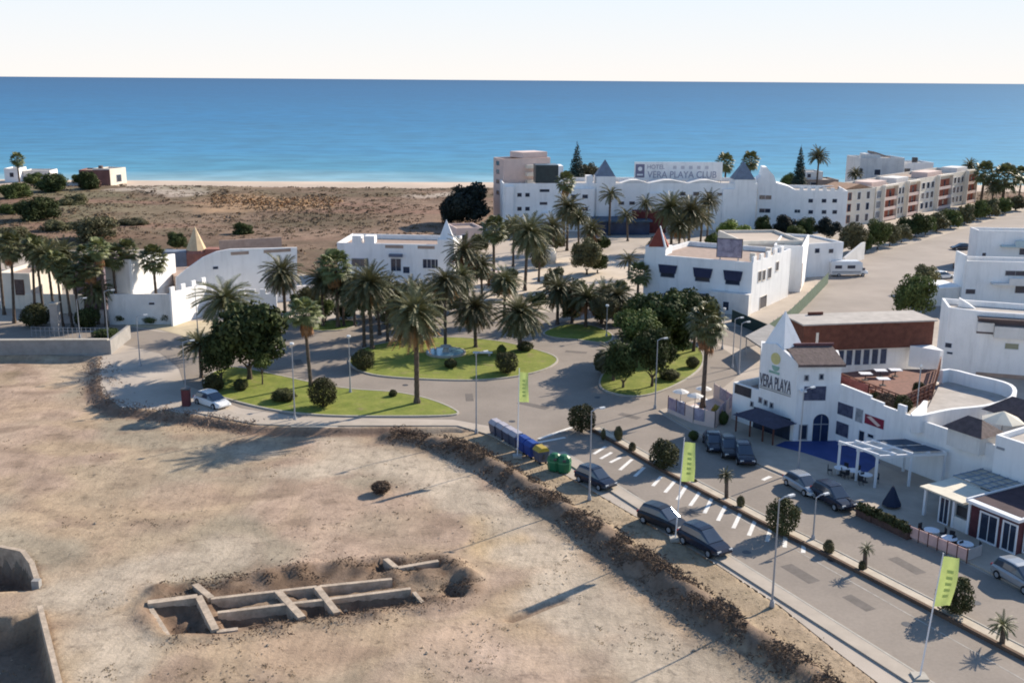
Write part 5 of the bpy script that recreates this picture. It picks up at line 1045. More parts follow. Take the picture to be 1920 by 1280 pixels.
mb = MB(); fb.slab(mb, 0, fb.L, zb0, zb1, -0.3, 0); mb.build('panel', METALD, sg); mb = MB(); fb.slab(mb, 0.1, fb.L - 0.1, zb0 + 0.1, zb1 - 0.1, 0, 0.04); mb.build('picture', SIGNP, sg)
mb = MB(); [mb.tube([fb.pt(q, 7.45, -0.15), fb.pt(q, zb0, -0.15)], 0.12, 6) for q in (0.6, fb.L - 0.6)]; mb.each('post', METAL, sg)
b = bld('flat_annex', 'pale flat roofed hall behind the billboard with a long low parapet'); A, B = G(1388, 540), G(1500, 538); f = Fac(A, B); body(b, quad(A, B, 14), HT(A, 452), CREAM, par_h=0.5, roof=PATCH); mb = MB(); f.slab(mb, 1.0, f.L - 3.5, HT(A, 452) - 1.1, HT(A, 452) - 0.55, 0, 0.03); mb.build('dark_band', ROOFG, b)
b = bld('white_annex', 'white annex with two small square windows beside the parked motorhome'); A, B = G(1512, 520), G(1577, 516); f = Fac(A, B); body(b, quad(A, B, 10), HT(A, 457), WHITE, par_h=0.4); window(f, b, 1528, 466, 1536, 474); window(f, b, 1554, 467, 1562, 474)
A2 = G(1500, 548); f4 = Fac(A2, A + Vector((0, -0.05))); body(b, quad(A2, A + Vector((-0.05, -0.05)), 5), HT(A2, 462), WHITE, par_h=0.5, wname='side_block'); mb = MB(); f4.slab(mb, 0.5, 1.6, 0.5, 5, 0, 0.04); mb.build('dark_door', BRICK, b)
b = bld('boundary_wall', 'white slanting wall end behind the motorhome', 'wall'); f = Fac(G(1583, 498), G(1620, 486)); mb = MB(); f.prof(mb, [(0, 0), (f.L, 0), (f.L, 3.6), (f.L - 1.5, 3.6), (0, 1.6)], -0.4, 0); mb.build('wall', WHITE2, b)
b = bld('mesh_fence', 'long green mesh fence dividing the shaded house from the parking ground', 'fence'); pl = P((1552, 532), (1520, 566), (1480, 606), (1440, 634)); mb = MB(); mp_ = MB()
for i in range(3):
    f = Fac(pl[i], pl[i + 1]); f.slab(mb, 0.03, f.L - 0.03, 0.1, 2.1, -0.03, 0.03)
    for k in range(5): q = f.pt(f.L * k / 5, 0); mp_.tube([q, q + Vector((0, 0, 2.3))], 0.05, 5)
mb.build('mesh_panel', GFENCE, b); mp_.each('post', METAL, b)
b = bld('mesh_fence', 'dark green fence in front of the shaded house porch', 'fence'); f = Fac(G(1372, 603), G(1438, 632)); mb = MB(); f.slab(mb, 0, f.L, 0, 1.9, -0.05, 0.05); mb.build('mesh_panel', mat('dark_green_fence', (0.03, 0.055, 0.05), 0.8, 0.2, 1), b)
b = bld('car_port', 'grey tiled lean-to roof between the fence and the shop tower', 'shelter'); q = P((1395, 665), (1430, 690), (1470, 660), (1440, 640)); mb = MB(); mb.prism(q, 2.4, 2.6); mb.build('roof', GREY, b); mb = MB(); [mb.tube([(p.x, p.y, 0), (p.x, p.y, 2.4)], 0.08, 6) for p in poly_inset(q, 0.2)]; mb.each('post', METAL, b)
b = bld('kiosk', 'small red kiosk between the forecourt palms', 'kiosk'); A, B = G(914, 536), G(942, 536); f = Fac(A, B); mb = MB(); mb.prism(quad(A, B, 2.5), 0, 2.1); mb.build('wall', REDT, b); mb = MB(); mb.prism([p + Vector((0, 0)) for p in poly_inset(quad(A, B, 2.5), -0.3)], 2.1, 2.3); mb.build('roof', PINK, b); window(f, b, 920, 524, 934, 531)
b = bld('domed_kiosk', 'pale rounded kiosk at the back of the forecourt', 'kiosk'); q = G(1022, 492); mb = MB(); mb.lathe([(2.3, 0), (2.3, 2.0), (1.9, 2.9), (1.1, 3.5), (0.2, 3.7)], 20, q); mb.build('shell', CREAM, b, smooth=True); mb = MB(); mb.box((q.x - 0.8, q.y - 2.1, 1.0), (1.2, 0.5, 2.0)); mb.build('door', BRICK, b)
b = bld('low_wall', 'low pink villa walls beside the white spire behind the shaggy palms', 'house'); A, B = G(856, 470), G(905, 468); f = Fac(A, B); body(b, quad(A, B, 8), HT(A, 428), PINK, par_h=0.5, roof=ROOFT); window(f, b, 866, 440, 874, 450)

# --- terraced white houses on the right --------------------------------------
GT = 'terraced white houses at the right edge'
b = bld('terraced_house', 'nearest of the right hand white houses with a dark recessed balcony', 'house', GT); A, B, C = G(1766, 694), G(1829, 704), G(2060, 722); f1, f2 = Fac(A, B), Fac(B, C)
body(b, [A, B, C, C + Vector((1.5, 6)), A + Vector((1.5, 6))], HT(B, 584), WHITE, par_h=0.7, roof=ROOFG)
window(f1, b, 1773, 642, 1784, 652); window(f1, b, 1776, 659, 1786, 664)
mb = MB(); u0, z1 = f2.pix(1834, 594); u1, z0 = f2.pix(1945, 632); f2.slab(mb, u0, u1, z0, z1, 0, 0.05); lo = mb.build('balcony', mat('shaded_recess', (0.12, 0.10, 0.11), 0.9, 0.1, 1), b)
mb = MB(); f2.slab(mb, u0, u0 + 1.9, z0 + 0.35, z0 + 1.5, 0.05, 0.6); f2.slab(mb, u0 + 1.95, u1, z0 - 0.3, z0 + 1.2, 0.05, 0.9); mb.build('balcony_parapet', WHITE2, lo); mb = MB(); f2.slab(mb, u0 - 0.1, u1, z1 - 0.05, z1 + 0.14, 0.0, 1.3); mb.build('balcony_roof', TILE, lo)
window(f2, b, 1885, 643, 1909, 655, 1, FRAMEW, mat('olive_screen', (0.28, 0.28, 0.2), 0.9, 0.1, 1)); mb = MB(); f2.slab(mb, 0, f2.L, 0, 0.5, 0, 0.06); mb.build('plinth', ROOFT, b)
mb = MB(); f1.prof(mb, [(0.0, 7.2), (2.2, 7.2), (2.2, 7.6), (1.2, 8.2), (0, 8.8)], -5, -4.6); mb.build('party_wall', WHITE, b)
b = bld('terraced_house', 'middle one of the right hand white houses, a grey bar of shade on its terrace', 'house', GT); A, C = G(1804, 574), G(2040, 580); f = Fac(A, C); zt = HT(A, 489); body(b, quad(A, C, 5), zt, WHITE, par_h=0.7)
window(f, b, 1811, 542, 1828, 551); mb = MB(); u0, z1 = f.pix(1858, 520); u1, z0 = f.pix(1990, 535); f.slab(mb, u0, u1, z0, z0 + 0.3, 0, 1.4); f.slab(mb, u0 + 2.5, u1, z0 + 0.3, z0 + 1.2, 1.25, 1.4); mb.build('balcony', WHITE2, b); window(f, b, 1904, 536, 1940, 550, 2); window(f, b, 1886, 508, 1940, 517, 3, METAL)
mb = MB(); f.prof(mb, [(-0.35, 0), (0, 0), (0, zt + 0.9), (-0.35, zt + 0.9)], -5, 0.05); mb.build('party_wall', WHITE, b)
b = bld('terraced_house', 'farthest of the right hand white houses with a blue green balcony', 'house', GT); A, C = G(1828, 496), G(2040, 500); f = Fac(A, C); zt = HT(A, 432); body(b, quad(A, C, 5), zt, WHITE, par_h=0.7)
mb = MB(); u0, z1 = f.pix(1876, 452); u1, z0 = f.pix(1990, 464); f.slab(mb, u0, u1, z0, z0 + 0.3, 0, 1.4); f.slab(mb, u0 + 2.5, u1, z0 + 0.3, z0 + 1.4, 1.25, 1.4); mb.build('balcony', mat('pale_teal', (0.42, 0.52, 0.54), 0.7, 0.08, 1), b); window(f, b, 1912, 466, 1940, 478, 2); window(f, b, 1842, 474, 1848, 480)
b = bld('garden_wall', 'sunlit white garden wall in front of the middle terraced house', 'wall'); f = Fac(G(1757, 574), G(1805, 572)); mb = MB(); f.slab(mb, 0, f.L, 0, 3.0, -6, 0); mb.build('wall', WHITE2, b); mb = MB(); f.slab(mb, -0.1, f.L, 3.0, 3.15, -6.1, 0.1); mb.build('coping', WHITE, b)

# --- shopping centre with the sign tower ---------------------------------------
b = bld('shopping_centre', 'white shopping centre with a corner sign tower and a white pyramid spire')
W0, W1 = G(1371, 787), G(1486, 829); W2 = W1 + Vector((4.5, 0.25)); dirW = Vector((0.49, -0.872)).normalized(); W3 = W2 + dirW * 18.5
fL, fR, fW = Fac(W0, W1), Fac(W1, W2), Fac(W2, W3)
uT = fL.pix(1424, 720)[0]; T0 = fL.pt(uT, 0).xy; zE = fL.pix(1488, 679)[1]; dp = Vector((1.2, 5.4))
body(b, [W0, T0 - fL.d * 0.02, T0 - fL.d * 0.02 - fL.n * 6, W0 - fL.n * 6], HT(W0, 716), WHITE, par_h=0.8, roof=ROOFT, wname='left_wing')
mb = MB(); mb.prism([T0, W1, W2, W2 + dp, T0 + dp], 0, zE); tw = mb.build('tower_wall', WHITE, b)
# raking gable on the left face and the tiled roof behind it
(ua, za), (ub, zb_) = fL.pix(1424, 641), fL.pix(1455, 648); mb = MB(); fL.prof(mb, [(uT, zE), (fL.L, zE), (ub, zb_ + 0.2), (uT + 0.9, za + 0.1), (uT, za)], -0.35, -0.003); mb.build('tower_gable', WHITE, b)
eL, eR = fR.pt(-0.15, zE, 0.5), fR.pt(fR.L + 0.25, zE, 0.5); rL = fL.pt(ub + 0.4, zb_, -0.9); rR = Vector((W2.x - 0.3, W2.y + 3.0, zb_)); bl_ = Vector((rL.x + 0.5, rL.y + 2.8, zE)); br_ = Vector((rR.x + 0.5, rR.y + 2.6, zE))
mb = MB(); mb.add([eL, eR, rR, rL, br_, bl_, eL - Vector((0, 0, .25)), eR - Vector((0, 0, .25))], [(0, 1, 2, 3), (3, 2, 4, 5), (1, 4, 2), (6, 7, 1, 0)]); mb.build('tiled_roof', TILE, b)
mb = MB(); mb.tube([rL + Vector((-0.2, 0, 0.05)), rR + Vector((0.2, 0, 0.05))], 0.18, 6); mb.build('roof_ridge', mat('ridge_tile', (0.16, 0.07, 0.07), 0.8, 0.2, 2), b)
sc_ = fL.pt(uT + 1.55, 0, -1.5); zs0 = za - 0.1; pyramid((sc_.x, sc_.y), 1.95, zs0, HT((sc_.x, sc_.y), 582), math.pi / 4 + fL.d.angle_signed(Vector((1, 0)))).build('spire', WHITE, b)
mb = MB(); cc = fL.pix(1455, 672); fL.prof(mb, [(cc[0] + 0.62 * math.cos(k * math.pi / 10), cc[1] + 0.62 * math.sin(k * math.pi / 10)) for k in range(20)], 0, 0.08); em = mb.build('emblem', mat('pale_yellow_emblem', (0.62, 0.55, 0.24), 0.7, 0.1, 1), b)
mb = MB(); cc = fL.pix(1455, 686); fL.prof(mb, [(cc[0] + 0.5 * math.cos(math.pi + k * math.pi / 8), cc[1] + 0.55 * math.sin(math.pi + k * math.pi / 8)) for k in range(9)], 0, 0.07); cc = fL.pix(1452, 698); fL.slab(mb, cc[0] - 0.7, cc[0] + 0.7, cc[1] - 0.12, cc[1] + 0.12, 0, 0.06); mb.build('emblem_wave', mat('pale_green_emblem', (0.26, 0.42, 0.34), 0.7, 0.1, 1), em)
(u0, z1), (u1, z0) = fL.pix(1426, 698), fL.pix(1483, 736); zl = fL.pix(1453, 718)[1]; text(fL, b, 'VERA PLAYA', u0, zl - 0.65, u1, zl + 0.68, mat('charcoal_letters', (0.11, 0.11, 0.14), 0.7, 0.1, 1), px=False)
mb = MB(); fL.slab(mb, u0, u1, zl - 0.95, zl - 0.85, 0, 0.05); fL.slab(mb, u0, u1, zl - 0.75, zl - 0.68, 0, 0.05); mb.each('sign_underline', GREY, b)
for x, y in ((1426, 750), (1436, 755), (1447, 760)): window(fL, b, x - 2, y - 5, x + 2, y + 4, 1, METAL)
for x, y in ((1410, 757), (1409, 776)): window(fL, b, x - 1.5, y - 4, x + 1.5, y + 4, 1, METAL)
fWing = Fac(W0, T0); mb = MB(); (u0, z1), (u1, z0) = fWing.pix(1379, 719), fWing.pix(1408, 746); fWing.slab(mb, u0, u1, z0, z1, 0, 0.08); mb.build('sign_panel', SIGNK, b)
for x, y in ((1512, 708), (1540, 706)): window(fR, b, x - 2.5, y - 4, x + 2.5, y + 4, 1, METAL)
def panel(f, par, x0, y0, x1, y1, m, name='poster', scr=None):
    (u0, z1), (u1, z0) = f.pix(x0, y0), f.pix(x1, y1); mb = MB(); f.slab(mb, u0 - 0.08, u1 + 0.08, z0 - 0.08, z1 + 0.08, 0, 0.05); p_ = mb.build(name, FRAMEW, par); mb = MB(); f.slab(mb, u0, u1, z0, z1, 0.05, 0.07); mb.build('print', m, p_)
    return p_, u0, u1, z0, z1
panel(fR, b, 1508, 724, 1547, 750, SIGNB)
p_, u0, u1, z0, z1 = panel(fW, b, 1568, 751, 1599, 785, SIGNB); panel(fW, b, 1606, 764, 1617, 793, mat('grey_print', (0.16, 0.18, 0.20), 0.5, 0.4, 2, c2=(0.4, 0.4, 0.42)), 'poster')
p_, u0, u1, z0, z1 = panel(fW, b, 1623, 775, 1657, 805, SIGNR); mb = MB(); fW.prof(mb, [(lerp(u0, u1, .1), lerp(z0, z1, .75)), (lerp(u0, u1, .3), lerp(z0, z1, .95)), (lerp(u0, u1, .85), lerp(z0, z1, .3)), (lerp(u0, u1, .7), lerp(z0, z1, .1))], 0.06, 0.085); mb.build('diagonal_stripe', PINK, p_)
panel(fW, b, 1569, 788, 1590, 821, SIGNB); window(fW, b, 1628, 812, 1638, 822); window(fW, b, 1612, 806, 1620, 828, name='door')
# arched door
(u0, z1), (u1, z0) = fR.pix(1526, 776), fR.pix(1551, 826); mb = MB(); rr_ = (u1 - u0) / 2; um = (u0 + u1) / 2; fR.prof(mb, [(u0, 0.02), (u1, 0.02)] + [(um + rr_ * math.cos(k * math.pi / 10), z1 - rr_ + rr_ * math.sin(k * math.pi / 10)) for k in range(11)], 0, 0.05); dr = mb.build('arched_door', mat('navy_glass', (0.02, 0.035, 0.085), 0.2, 0.3, 0.8), b)
mb = MB(); fR.slab(mb, um - 0.04, um + 0.04, 0.02, z1 - 0.1, 0.05, 0.08); fR.slab(mb, u0, u1, 1.9, 2.0, 0.05, 0.08); mb.build('door_frame', METAL, dr)
window(fR, b, 1500, 797, 1511, 822, 1, METAL)
mb = MB(); fR.slab(mb, 0.3, 0.9, fR.pix(1500, 731)[1] - 0.1, fR.pix(1500, 731)[1] + 0.08, 0, 0.6); mb.build('wall_lamp', FRAMEW, b)
# front wall with stepped top and the roof terrace behind
zw = HT(fW.pt(9, 0).xy, 776) if 0 else 5.2
mb = MB(); fW.prof(mb, [(0, 0), (18.5, 0), (18.5, 5.25), (10.5, 5.25), (10.5, 5.35), (8.3, 5.35), (8.3, 6.1), (7.4, 6.1), (7.4, 5.4), (5.6, 5.45), (5.6, 5.7), (4.0, 5.75), (4.0, 6.0), (0, 6.2)], -0.3, 0); mb.build('front_wall', WHITE, b)
V = Vector((9.5, 6.5)); mb = MB(); mb.prism([W2 + Vector((0.25, 0.15)), W3 + Vector((0.25, 0.15)), W3 + V * 1.5, W2 + V * 1.35], 0, 4.2); mb.build('rear_body', WHITE2, b); mb = MB(); mb.prism([W2 + Vector((0.45, 0.35)), W3 + Vector((0.45, 0.35)), W3 + V * 1.45, W2 + V * 1.3], 4.2, 4.24); mb.build('roof', ROOFG, b)
# restaurant storey
q0, q1 = G(1503, 692, 4.2), G(1738, 682, 4.2); fr2 = Fac(q0, q1); r = bld('roof_restaurant', 'brown timber clad roof restaurant with a flat grey roof behind the sign tower', 'restaurant')
zt = fr2.pix(1620, 604)[1]; zm = fr2.pix(1620, 652)[1]; mb = MB(); fr2.slab(mb, 0, fr2.L, 0.0, zm, -4.0, -0.6); mb.build('wall', WHITE, r); mb = MB(); fr2.slab(mb, -0.3, fr2.L + 0.1, zm, zt, -4.2, 0.5); mb.build('timber_fascia', BRICK, r); mb = MB(); fr2.prof(mb, [(-0.6, zt), (fr2.L + 0.3, zt), (fr2.L + 0.3, zt + 0.16), (-0.6, zt + 0.16)], -4.6, 0.8); mb.build('roof', ROOFG, r)
mb = MB(); fr2.slab(mb, 2.2, 4.0, zt + 0.17, zt + 0.5, -4, -3.7); mb.build('roof_upstand', BRICK, r)
fr2b = Fac(fr2.pt(0, 0, -0.6).xy, fr2.pt(fr2.L, 0, -0.6).xy)
for k in range(6): u0 = lerp(4.6, 11.0, k / 6); window(fr2b, r, u0, 4.3, u0 + 0.75, zm - 0.35, 1, FRAMEW, mat('navy_curtain', (0.05, 0.07, 0.13), 0.5, 0.4, 2), px=False)
mb = MB(); fr2.slab(mb, 1.2, 1.5, zm + 0.5, zt - 0.9, 0.5, 0.56); mb.build('fascia_light', CREAM, r)
mb = MB(); p0 = fr2.pt(fr2.L - 2.7, 0, 0.55).xy; mb.prism([p0, fr2.pt(fr2.L - 0.1, 0, 0.55).xy, fr2.pt(fr2.L - 0.1, 0, 3.2).xy, fr2.pt(fr2.L - 0.5, 0, 3.2).xy], 4.2, zm + 0.2); mb.build('white_pier', WHITE, r)
d = bld('roof_deck', 'red brown timber deck with railings on the roof of the shopping centre', 'deck'); dk = [G(*p, 4.6) for p in ((1568, 700), (1640, 692), (1762, 692), (1748, 742), (1690, 768), (1628, 744), (1568, 722))]
mb = MB(); mb.prism(dk, 4.24, 4.6); mb.build('floor', mat('deck_board', (0.20, 0.095, 0.07), 0.8, 0.25, 2.5), d); mb = MB(); mr_ = MB()
for i in (2, 3, 4, 5, 6):
    f = Fac(dk[(i + 1) % 7], dk[i]) if 0 else Fac(dk[i], dk[(i + 1) % 7]); n_ = max(3, int(f.L / 0.9))
    for k in range(n_): q = f.pt(f.L * k / n_, 4.6, 0); mb.tube([q, q + Vector((0, 0, 1.35))], 0.07, 5)
    for z in (4.9, 5.3, 5.7, 5.95): f.slab(mr_, 0, f.L, z, z + 0.13, -0.04, 0.04)
mb.each('post', BRICK, d); mr_.each('rail', BRICK, d); mb = MB(); f = Fac(dk[6], dk[5]); f.slab(mb, 0, f.L, 4.3, 5.9, 0.06, 0.14); mb.build('timber_screen', mat('maroon_screen', (0.16, 0.055, 0.055), 0.8, 0.25, 1.5), d)
mb = MB()
for i in (3, 4): f = Fac(dk[i], dk[i + 1]); f.slab(mb, 0.1, f.L - 0.1, 3.6, 5.5, 0.06, 0.14)
mb.each('timber_panel', BRICK, d)
GD = 'deck tables'
for k, (x, y) in enumerate(((1622, 712), (1650, 706), (1678, 705), (1655, 722))):
    q = G(x, y, 4.6); t = empty('deck_table', (q.x, q.y, 4.6), ('white table at the left of the roof deck', 'white table in the middle back of the roof deck', 'white table at the right of the roof deck', 'white table at the front of the roof deck')[k], 'table', GD); mb = MB(); mb.box((0, 0, 0.74), (1.3, 1.0, 0.06)); mb.build('tabletop', FRAMEW, t); mb = MB(); mb.tube([(0, 0, 0), (0, 0, 0.71)], 0.06, 6); mb.box((0, 0, 0.02), (0.6, 0.6, 0.04)); mb.build('pedestal', METALD, t)
for k, (x, yb, yt, r_) in enumerate(((1660, 772, 735, 22), (1690, 776, 740, 20), (1640, 758, 735, 14), (1722, 745, 715, 14))):
    shrub(x, yb, yt, r_, ('brown creeper hanging below the roof deck railing', 'dark creeper at the front corner of the roof deck', 'small creeper left under the roof deck', 'dark plant in the right corner of the roof deck')[k], BRUSH if k == 0 else LSHRUB, 'plant', 'terrace_plant', rough=True, z0=4.25)
# curved terrace parapet on the right
cv = smooth_poly([G(*p, 5.4) for p in ((1765, 702), (1830, 712), (1893, 729), (1897, 752), (1850, 768), (1780, 776), (1712, 788), (1735, 760))], 4)[:29]
tp = bld('curved_terrace', 'white curved terrace parapet on the right part of the shopping centre roof', 'terrace'); mb = MB(); strip(mb, cv, -0.2, 0.2, 4.2, 5.9); mb.build('parapet', WHITE, tp); mb = MB(); mb.prism(cv, 4.25, 4.5); mb.build('floor', ROOFG, tp)
# tiled pavilions
def hip(par, c, hx, hy, z0, z1, rz, m=TILE, name='roof'):
    ca, sa = math.cos(rz), math.sin(rz); T = lambda x, y, z: (c[0] + x * ca - y * sa, c[1] + x * sa + y * ca, z); k = hx * 0.35
    mb = MB(); mb.add([T(-hx, -hy, z0), T(hx, -hy, z0), T(hx, hy, z0), T(-hx, hy, z0), T(-k, 0, z1), T(k, 0, z1)], [(3, 2, 1, 0), (0, 1, 5, 4), (1, 2, 5), (2, 3, 4, 5), (3, 0, 4)]); return mb.build(name, m, par)
rzw = math.atan2(dirW.y, dirW.x)
e_ = bld('tiled_pavilion', 'small pavilion with a plum brown tiled roof behind the shop front wall', 'pavilion'); q = G(1822, 838, 4.2); mb = MB(); mb.box((q.x, q.y, 5.0), (3.4, 2.6, 1.7), rzw); mb.build('wall', WHITE2, e_); hip(e_, q, 2.1, 1.7, 5.85, 7.0, rzw)
e_ = bld('tiled_pavilion', 'pavilion with a dark brown tiled roof at the right picture edge', 'pavilion'); q = G(1905, 812, 4.2); mb = MB(); mb.box((q.x, q.y, 5.2), (4.0, 3.6, 2.1), rzw); mb.build('wall', WHITE, e_); hip(e_, q, 2.4, 2.2, 6.25, 7.6, rzw)
e_ = bld('roof_parasol', 'cream sunlit parasol on the roof terrace between the tiled pavilions', 'parasol'); q = G(1876, 826, 4.2); mb = MB(); mb.tube([(q.x, q.y, 4.2), (q.x, q.y, 6.9)], 0.05, 6); mb.build('pole', METAL, e_); mb = MB(); mb.lathe([(1.9, 6.2), (1.0, 6.6), (0.1, 7.0)], 8, q); mb.build('canopy', AWN, e_)
b2 = bld('shop_block', 'white shop block with small wall lamps at the right end of the shopping centre'); W4 = W3 + dirW * 9; fB = Fac(W3 + dirW * 0.02 + Vector((-0.4, -0.2)), W4 + Vector((-0.4, -0.2))); body(b2, [fB.A, fB.B, fB.B + V * 0.55, fB.A + V * 0.55], 6.4, WHITE, par_h=0.5); window(fB, b2, 1871, 838, 1882, 842, 1, METAL)
# porch beside the tower
e_ = bld('entrance_porch', 'dark gabled entrance porch on posts at the foot of the sign tower', 'porch'); q = fL.pt(uT + 2.6, 0, 1.75); hip(e_, q.xy, 2.9, 1.7, 2.15, 3.15, math.atan2(fL.d.y, fL.d.x), mat('navy_roof', (0.055, 0.055, 0.085), 0.8, 0.2, 2)); mb = MB()
for uu, oo in ((uT - 0.4, 2.7), (uT + 1.6, 2.7), (uT + 3.4, 2.7), (uT + 4.8, 2.7)): mb.tube([fL.pt(uu, 0.13, oo), fL.pt(uu, 2.2, oo)], 0.09, 6)
mb.each('post', BRICK, e_); mb = MB(); fL.slab(mb, uT - 0.5, uT + 4.6, 0.1, 2.4, 0.02, 0.1); mb.build('shop_window', GLASS, e_)
# blue floor in front of the arched door
mb = MB(); mb.sheet([fR.pt(-0.8, 0).xy, fR.pt(fR.L + 2.2, 0, -0.1).xy, (fW.pt(6.8, 0, 1.0)).xy, fW.pt(8.2, 0, 4.4).xy, fW.pt(1.2, 0, 5.6).xy, fL.pt(fL.L, 0, 2.6).xy], 0.145); struct(mb.build('blue_floor', BLUEFLOOR, fix=False))
# white pergola
z3 = 3.0; C1, C0, C2 = G(1645, 858, z3), G(1575, 834, z3), G(1772, 853, z3); C3 = C0 + (C2 - C1)
pg = bld('pergola', 'white open pergola with square posts on the shaded plaza', 'pergola'); mb = MB(); mr_ = MB()
for p in (C1, C0, C2, C3, (C1 + C0) / 2, (C1 + C2) / 2): mb.box((p.x, p.y, z3 / 2 + 0.06), (0.2, 0.2, z3 - 0.14)); 
mb.each('post', FRAMEW, pg)
for k in (0, 0.5, 1): a, c = C1 + (C0 - C1) * k, C2 + (C0 - C1) * k; f = Fac(a, c); f.slab(mr_, -0.15, f.L + 0.15, z3, z3 + 0.24, -0.1, 0.1)
mb2 = MB()
for k in (0, 0.25, 0.5, 0.75, 1): a, c = C1 + (C2 - C1) * k, C0 + (C2 - C1) * k; f = Fac(a, c); f.slab(mb2, -0.15, f.L + 0.15, z3 + 0.245, z3 + 0.40, -0.09, 0.09)
mr_.each('beam', FRAMEW, pg); mb2.each('rafter', FRAMEW, pg)
mb = MB()
for k in (0.03, 0.53): a = C1 + (C2 - C1) * 0.52 + (C0 - C1) * k; e1 = (C2 - C1) * 0.44; e2 = (C0 - C1) * 0.42; mb.prism([a, a + e1, a + e1 + e2, a + e2], z3 + 0.41, z3 + 0.44)
mb.each('folded_canopy', mat('slate_canopy', (0.06, 0.085, 0.12), 0.7, 0.3, 1.0), pg)
# awning pavilion
Q0, Q1 = G(1728, 967), G(1902, 1043); Q2 = Q1 + Vector((7.5, 3.2)); pv = bld('cafe_pavilion', 'cafe pavilion with cream awning, white framed doors and maroon walls', 'pavilion'); f = Fac(Q0, Q1); g2 = Fac(Q1, Q2); um = f.pix(1818, 980)[0]; dep = 7.5
mb = MB(); f.slab(mb, um, f.L, 0.13, 2.95, -dep, -0.02); mb.build('wall', mat('maroon_wall', (0.085, 0.028, 0.035), 0.8, 0.25, 1.5), pv)
mb = MB(); mb.add([f.pt(um - 0.1, 3.22, -0.3), f.pt(f.L, 3.22, -0.3), f.pt(f.L, 3.22, -dep), f.pt(um - 0.1, 3.22, -dep)], [(0, 1, 2, 3)]); mb.build('dark_roof', mat('plum_roof', (0.065, 0.042, 0.05), 0.9, 0.25, 1), pv)
mb = MB(); f.slab(mb, um - 0.2, f.L + 0.25, 2.95, 3.2, -0.25, 0.35); g2.slab(mb, 0.3, g2.L, 2.95, 3.2, -0.25, 0.2); f.slab(mb, um - 0.35, um - 0.2, 2.95, 3.3, -dep, 0.3); mb.build('eave', FRAMEW, pv)
mb = MB()
for k in range(15): u0 = lerp(-0.1, um - 0.5, k / 15); f.prof(mb, [(u0, 2.75), (u0 + 0.30, 2.75), (u0 + 0.30, 2.81), (u0, 2.81)], -3.6, 0.5)
mb.build('awning_slats', AWN, pv); mb = MB(); f.slab(mb, -0.15, um - 0.4, 2.9, 2.95, -dep, -3.65); f.slab(mb, -0.15, um - 0.4, 2.65, 2.72, -3.6, 0.45); mb.build('awning', mat('faded_awning', (0.50, 0.46, 0.38), 0.9, 0.2, 1), pv)
mb = MB()
for k in range(6): u0 = lerp(-0.15, um - 0.6, k / 5); f.slab(mb, u0, u0 + 0.07, 2.955, 3.02, -dep, -3.65)
for k in range(5): f.slab(mb, -0.15, um - 0.4, 3.02, 3.05, -3.8 - k * 0.85, -3.7 - k * 0.85)
mb.build('roof_bars', mat('blue_grey_bar', (0.22, 0.28, 0.36), 0.6, 0.1, 1), pv); mb = MB()
for uu in (0.0, um * 0.34, um * 0.62, um - 0.3): f.slab(mb, uu, uu + 0.22, 0.13, 2.74, -0.22, 0)
mb.each('post', FRAMEW, pv)
for x0, x1 in ((um * 0.38, um * 0.55),): window(f, pv, x0, 0.25, x1, 2.4, 2, name='door', px=False)
mb = MB(); f.slab(mb, um * 0.66, um - 0.1, 0.13, 1.2, -0.2, -0.05); mb.build('low_screen', WHITE2, pv); mb = MB(); f.slab(mb, um * 0.64, um - 0.06, 1.2, 2.0, -0.6, -0.5); mb.build('menu_board', METALD, pv)
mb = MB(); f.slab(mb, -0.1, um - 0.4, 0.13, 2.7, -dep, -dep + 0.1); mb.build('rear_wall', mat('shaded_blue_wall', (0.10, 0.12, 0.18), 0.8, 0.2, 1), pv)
for q in ((1.0, 2.5), (f.L - um - 1.2, f.L - um - 0.1)): window(f, pv, um + q[0], 0.3, um + q[1], 2.5, 2, name='door', px=False, fr=0.14)
window(g2, pv, 0.8, 0.3, 2.6, 2.5, 2, name='door', px=False); mb = MB(); g2.slab(mb, 0.25, g2.L, 0.13, 2.95, -1.2, -0.05); mb.build('side_wall', mat('maroon_wall', (0.085, 0.028, 0.035)), pv)
# dirt lot: foundation walls, pits, slab
fd = bld('foundation', 'half dug concrete strip foundation in the middle of the dirt lot', 'foundation'); ztp = -0.33
def beam(a, b_, wd=0.34, zt=ztp, z0=-1.9, m=CONC, name='beam'):
    f = Fac(G(*a, ztp), G(*b_, ztp)); mb = MB(); f.slab(mb, 0, f.L, z0, zt, -wd / 2, wd / 2); return mb.build(name, m, fd)
beam((395, 1121), (520, 1107)); beam((524, 1106.5), (594, 1098.5)); beam((600, 1098), (735, 1084)); beam((408, 1147), (540, 1131)); beam((546, 1130), (608, 1123)); beam((614, 1122), (770, 1102)); beam((277, 1130), (370, 1118), 0.6, ztp + 0.08); beam((372, 1117), (404, 1180), 0.5, ztp + 0.05); beam((406, 1180), (446, 1175), 0.4, ztp - 0.1)
beam((520, 1106), (566, 1156), 0.55, ztp + 0.02); beam((594, 1099), (632, 1148), 0.5, ztp + 0.03); beam((366, 1095), (396, 1120), 0.5, ztp + 0.04); beam((723, 1047), (744, 1064), 0.45, ztp + 0.03); beam((746, 1063), (822, 1050), 0.4, ztp); beam((282, 1134), (316, 1188), 0.35, ztp - 0.2); beam((776, 1104), (812, 1146), 0.3, ztp - 0.2)
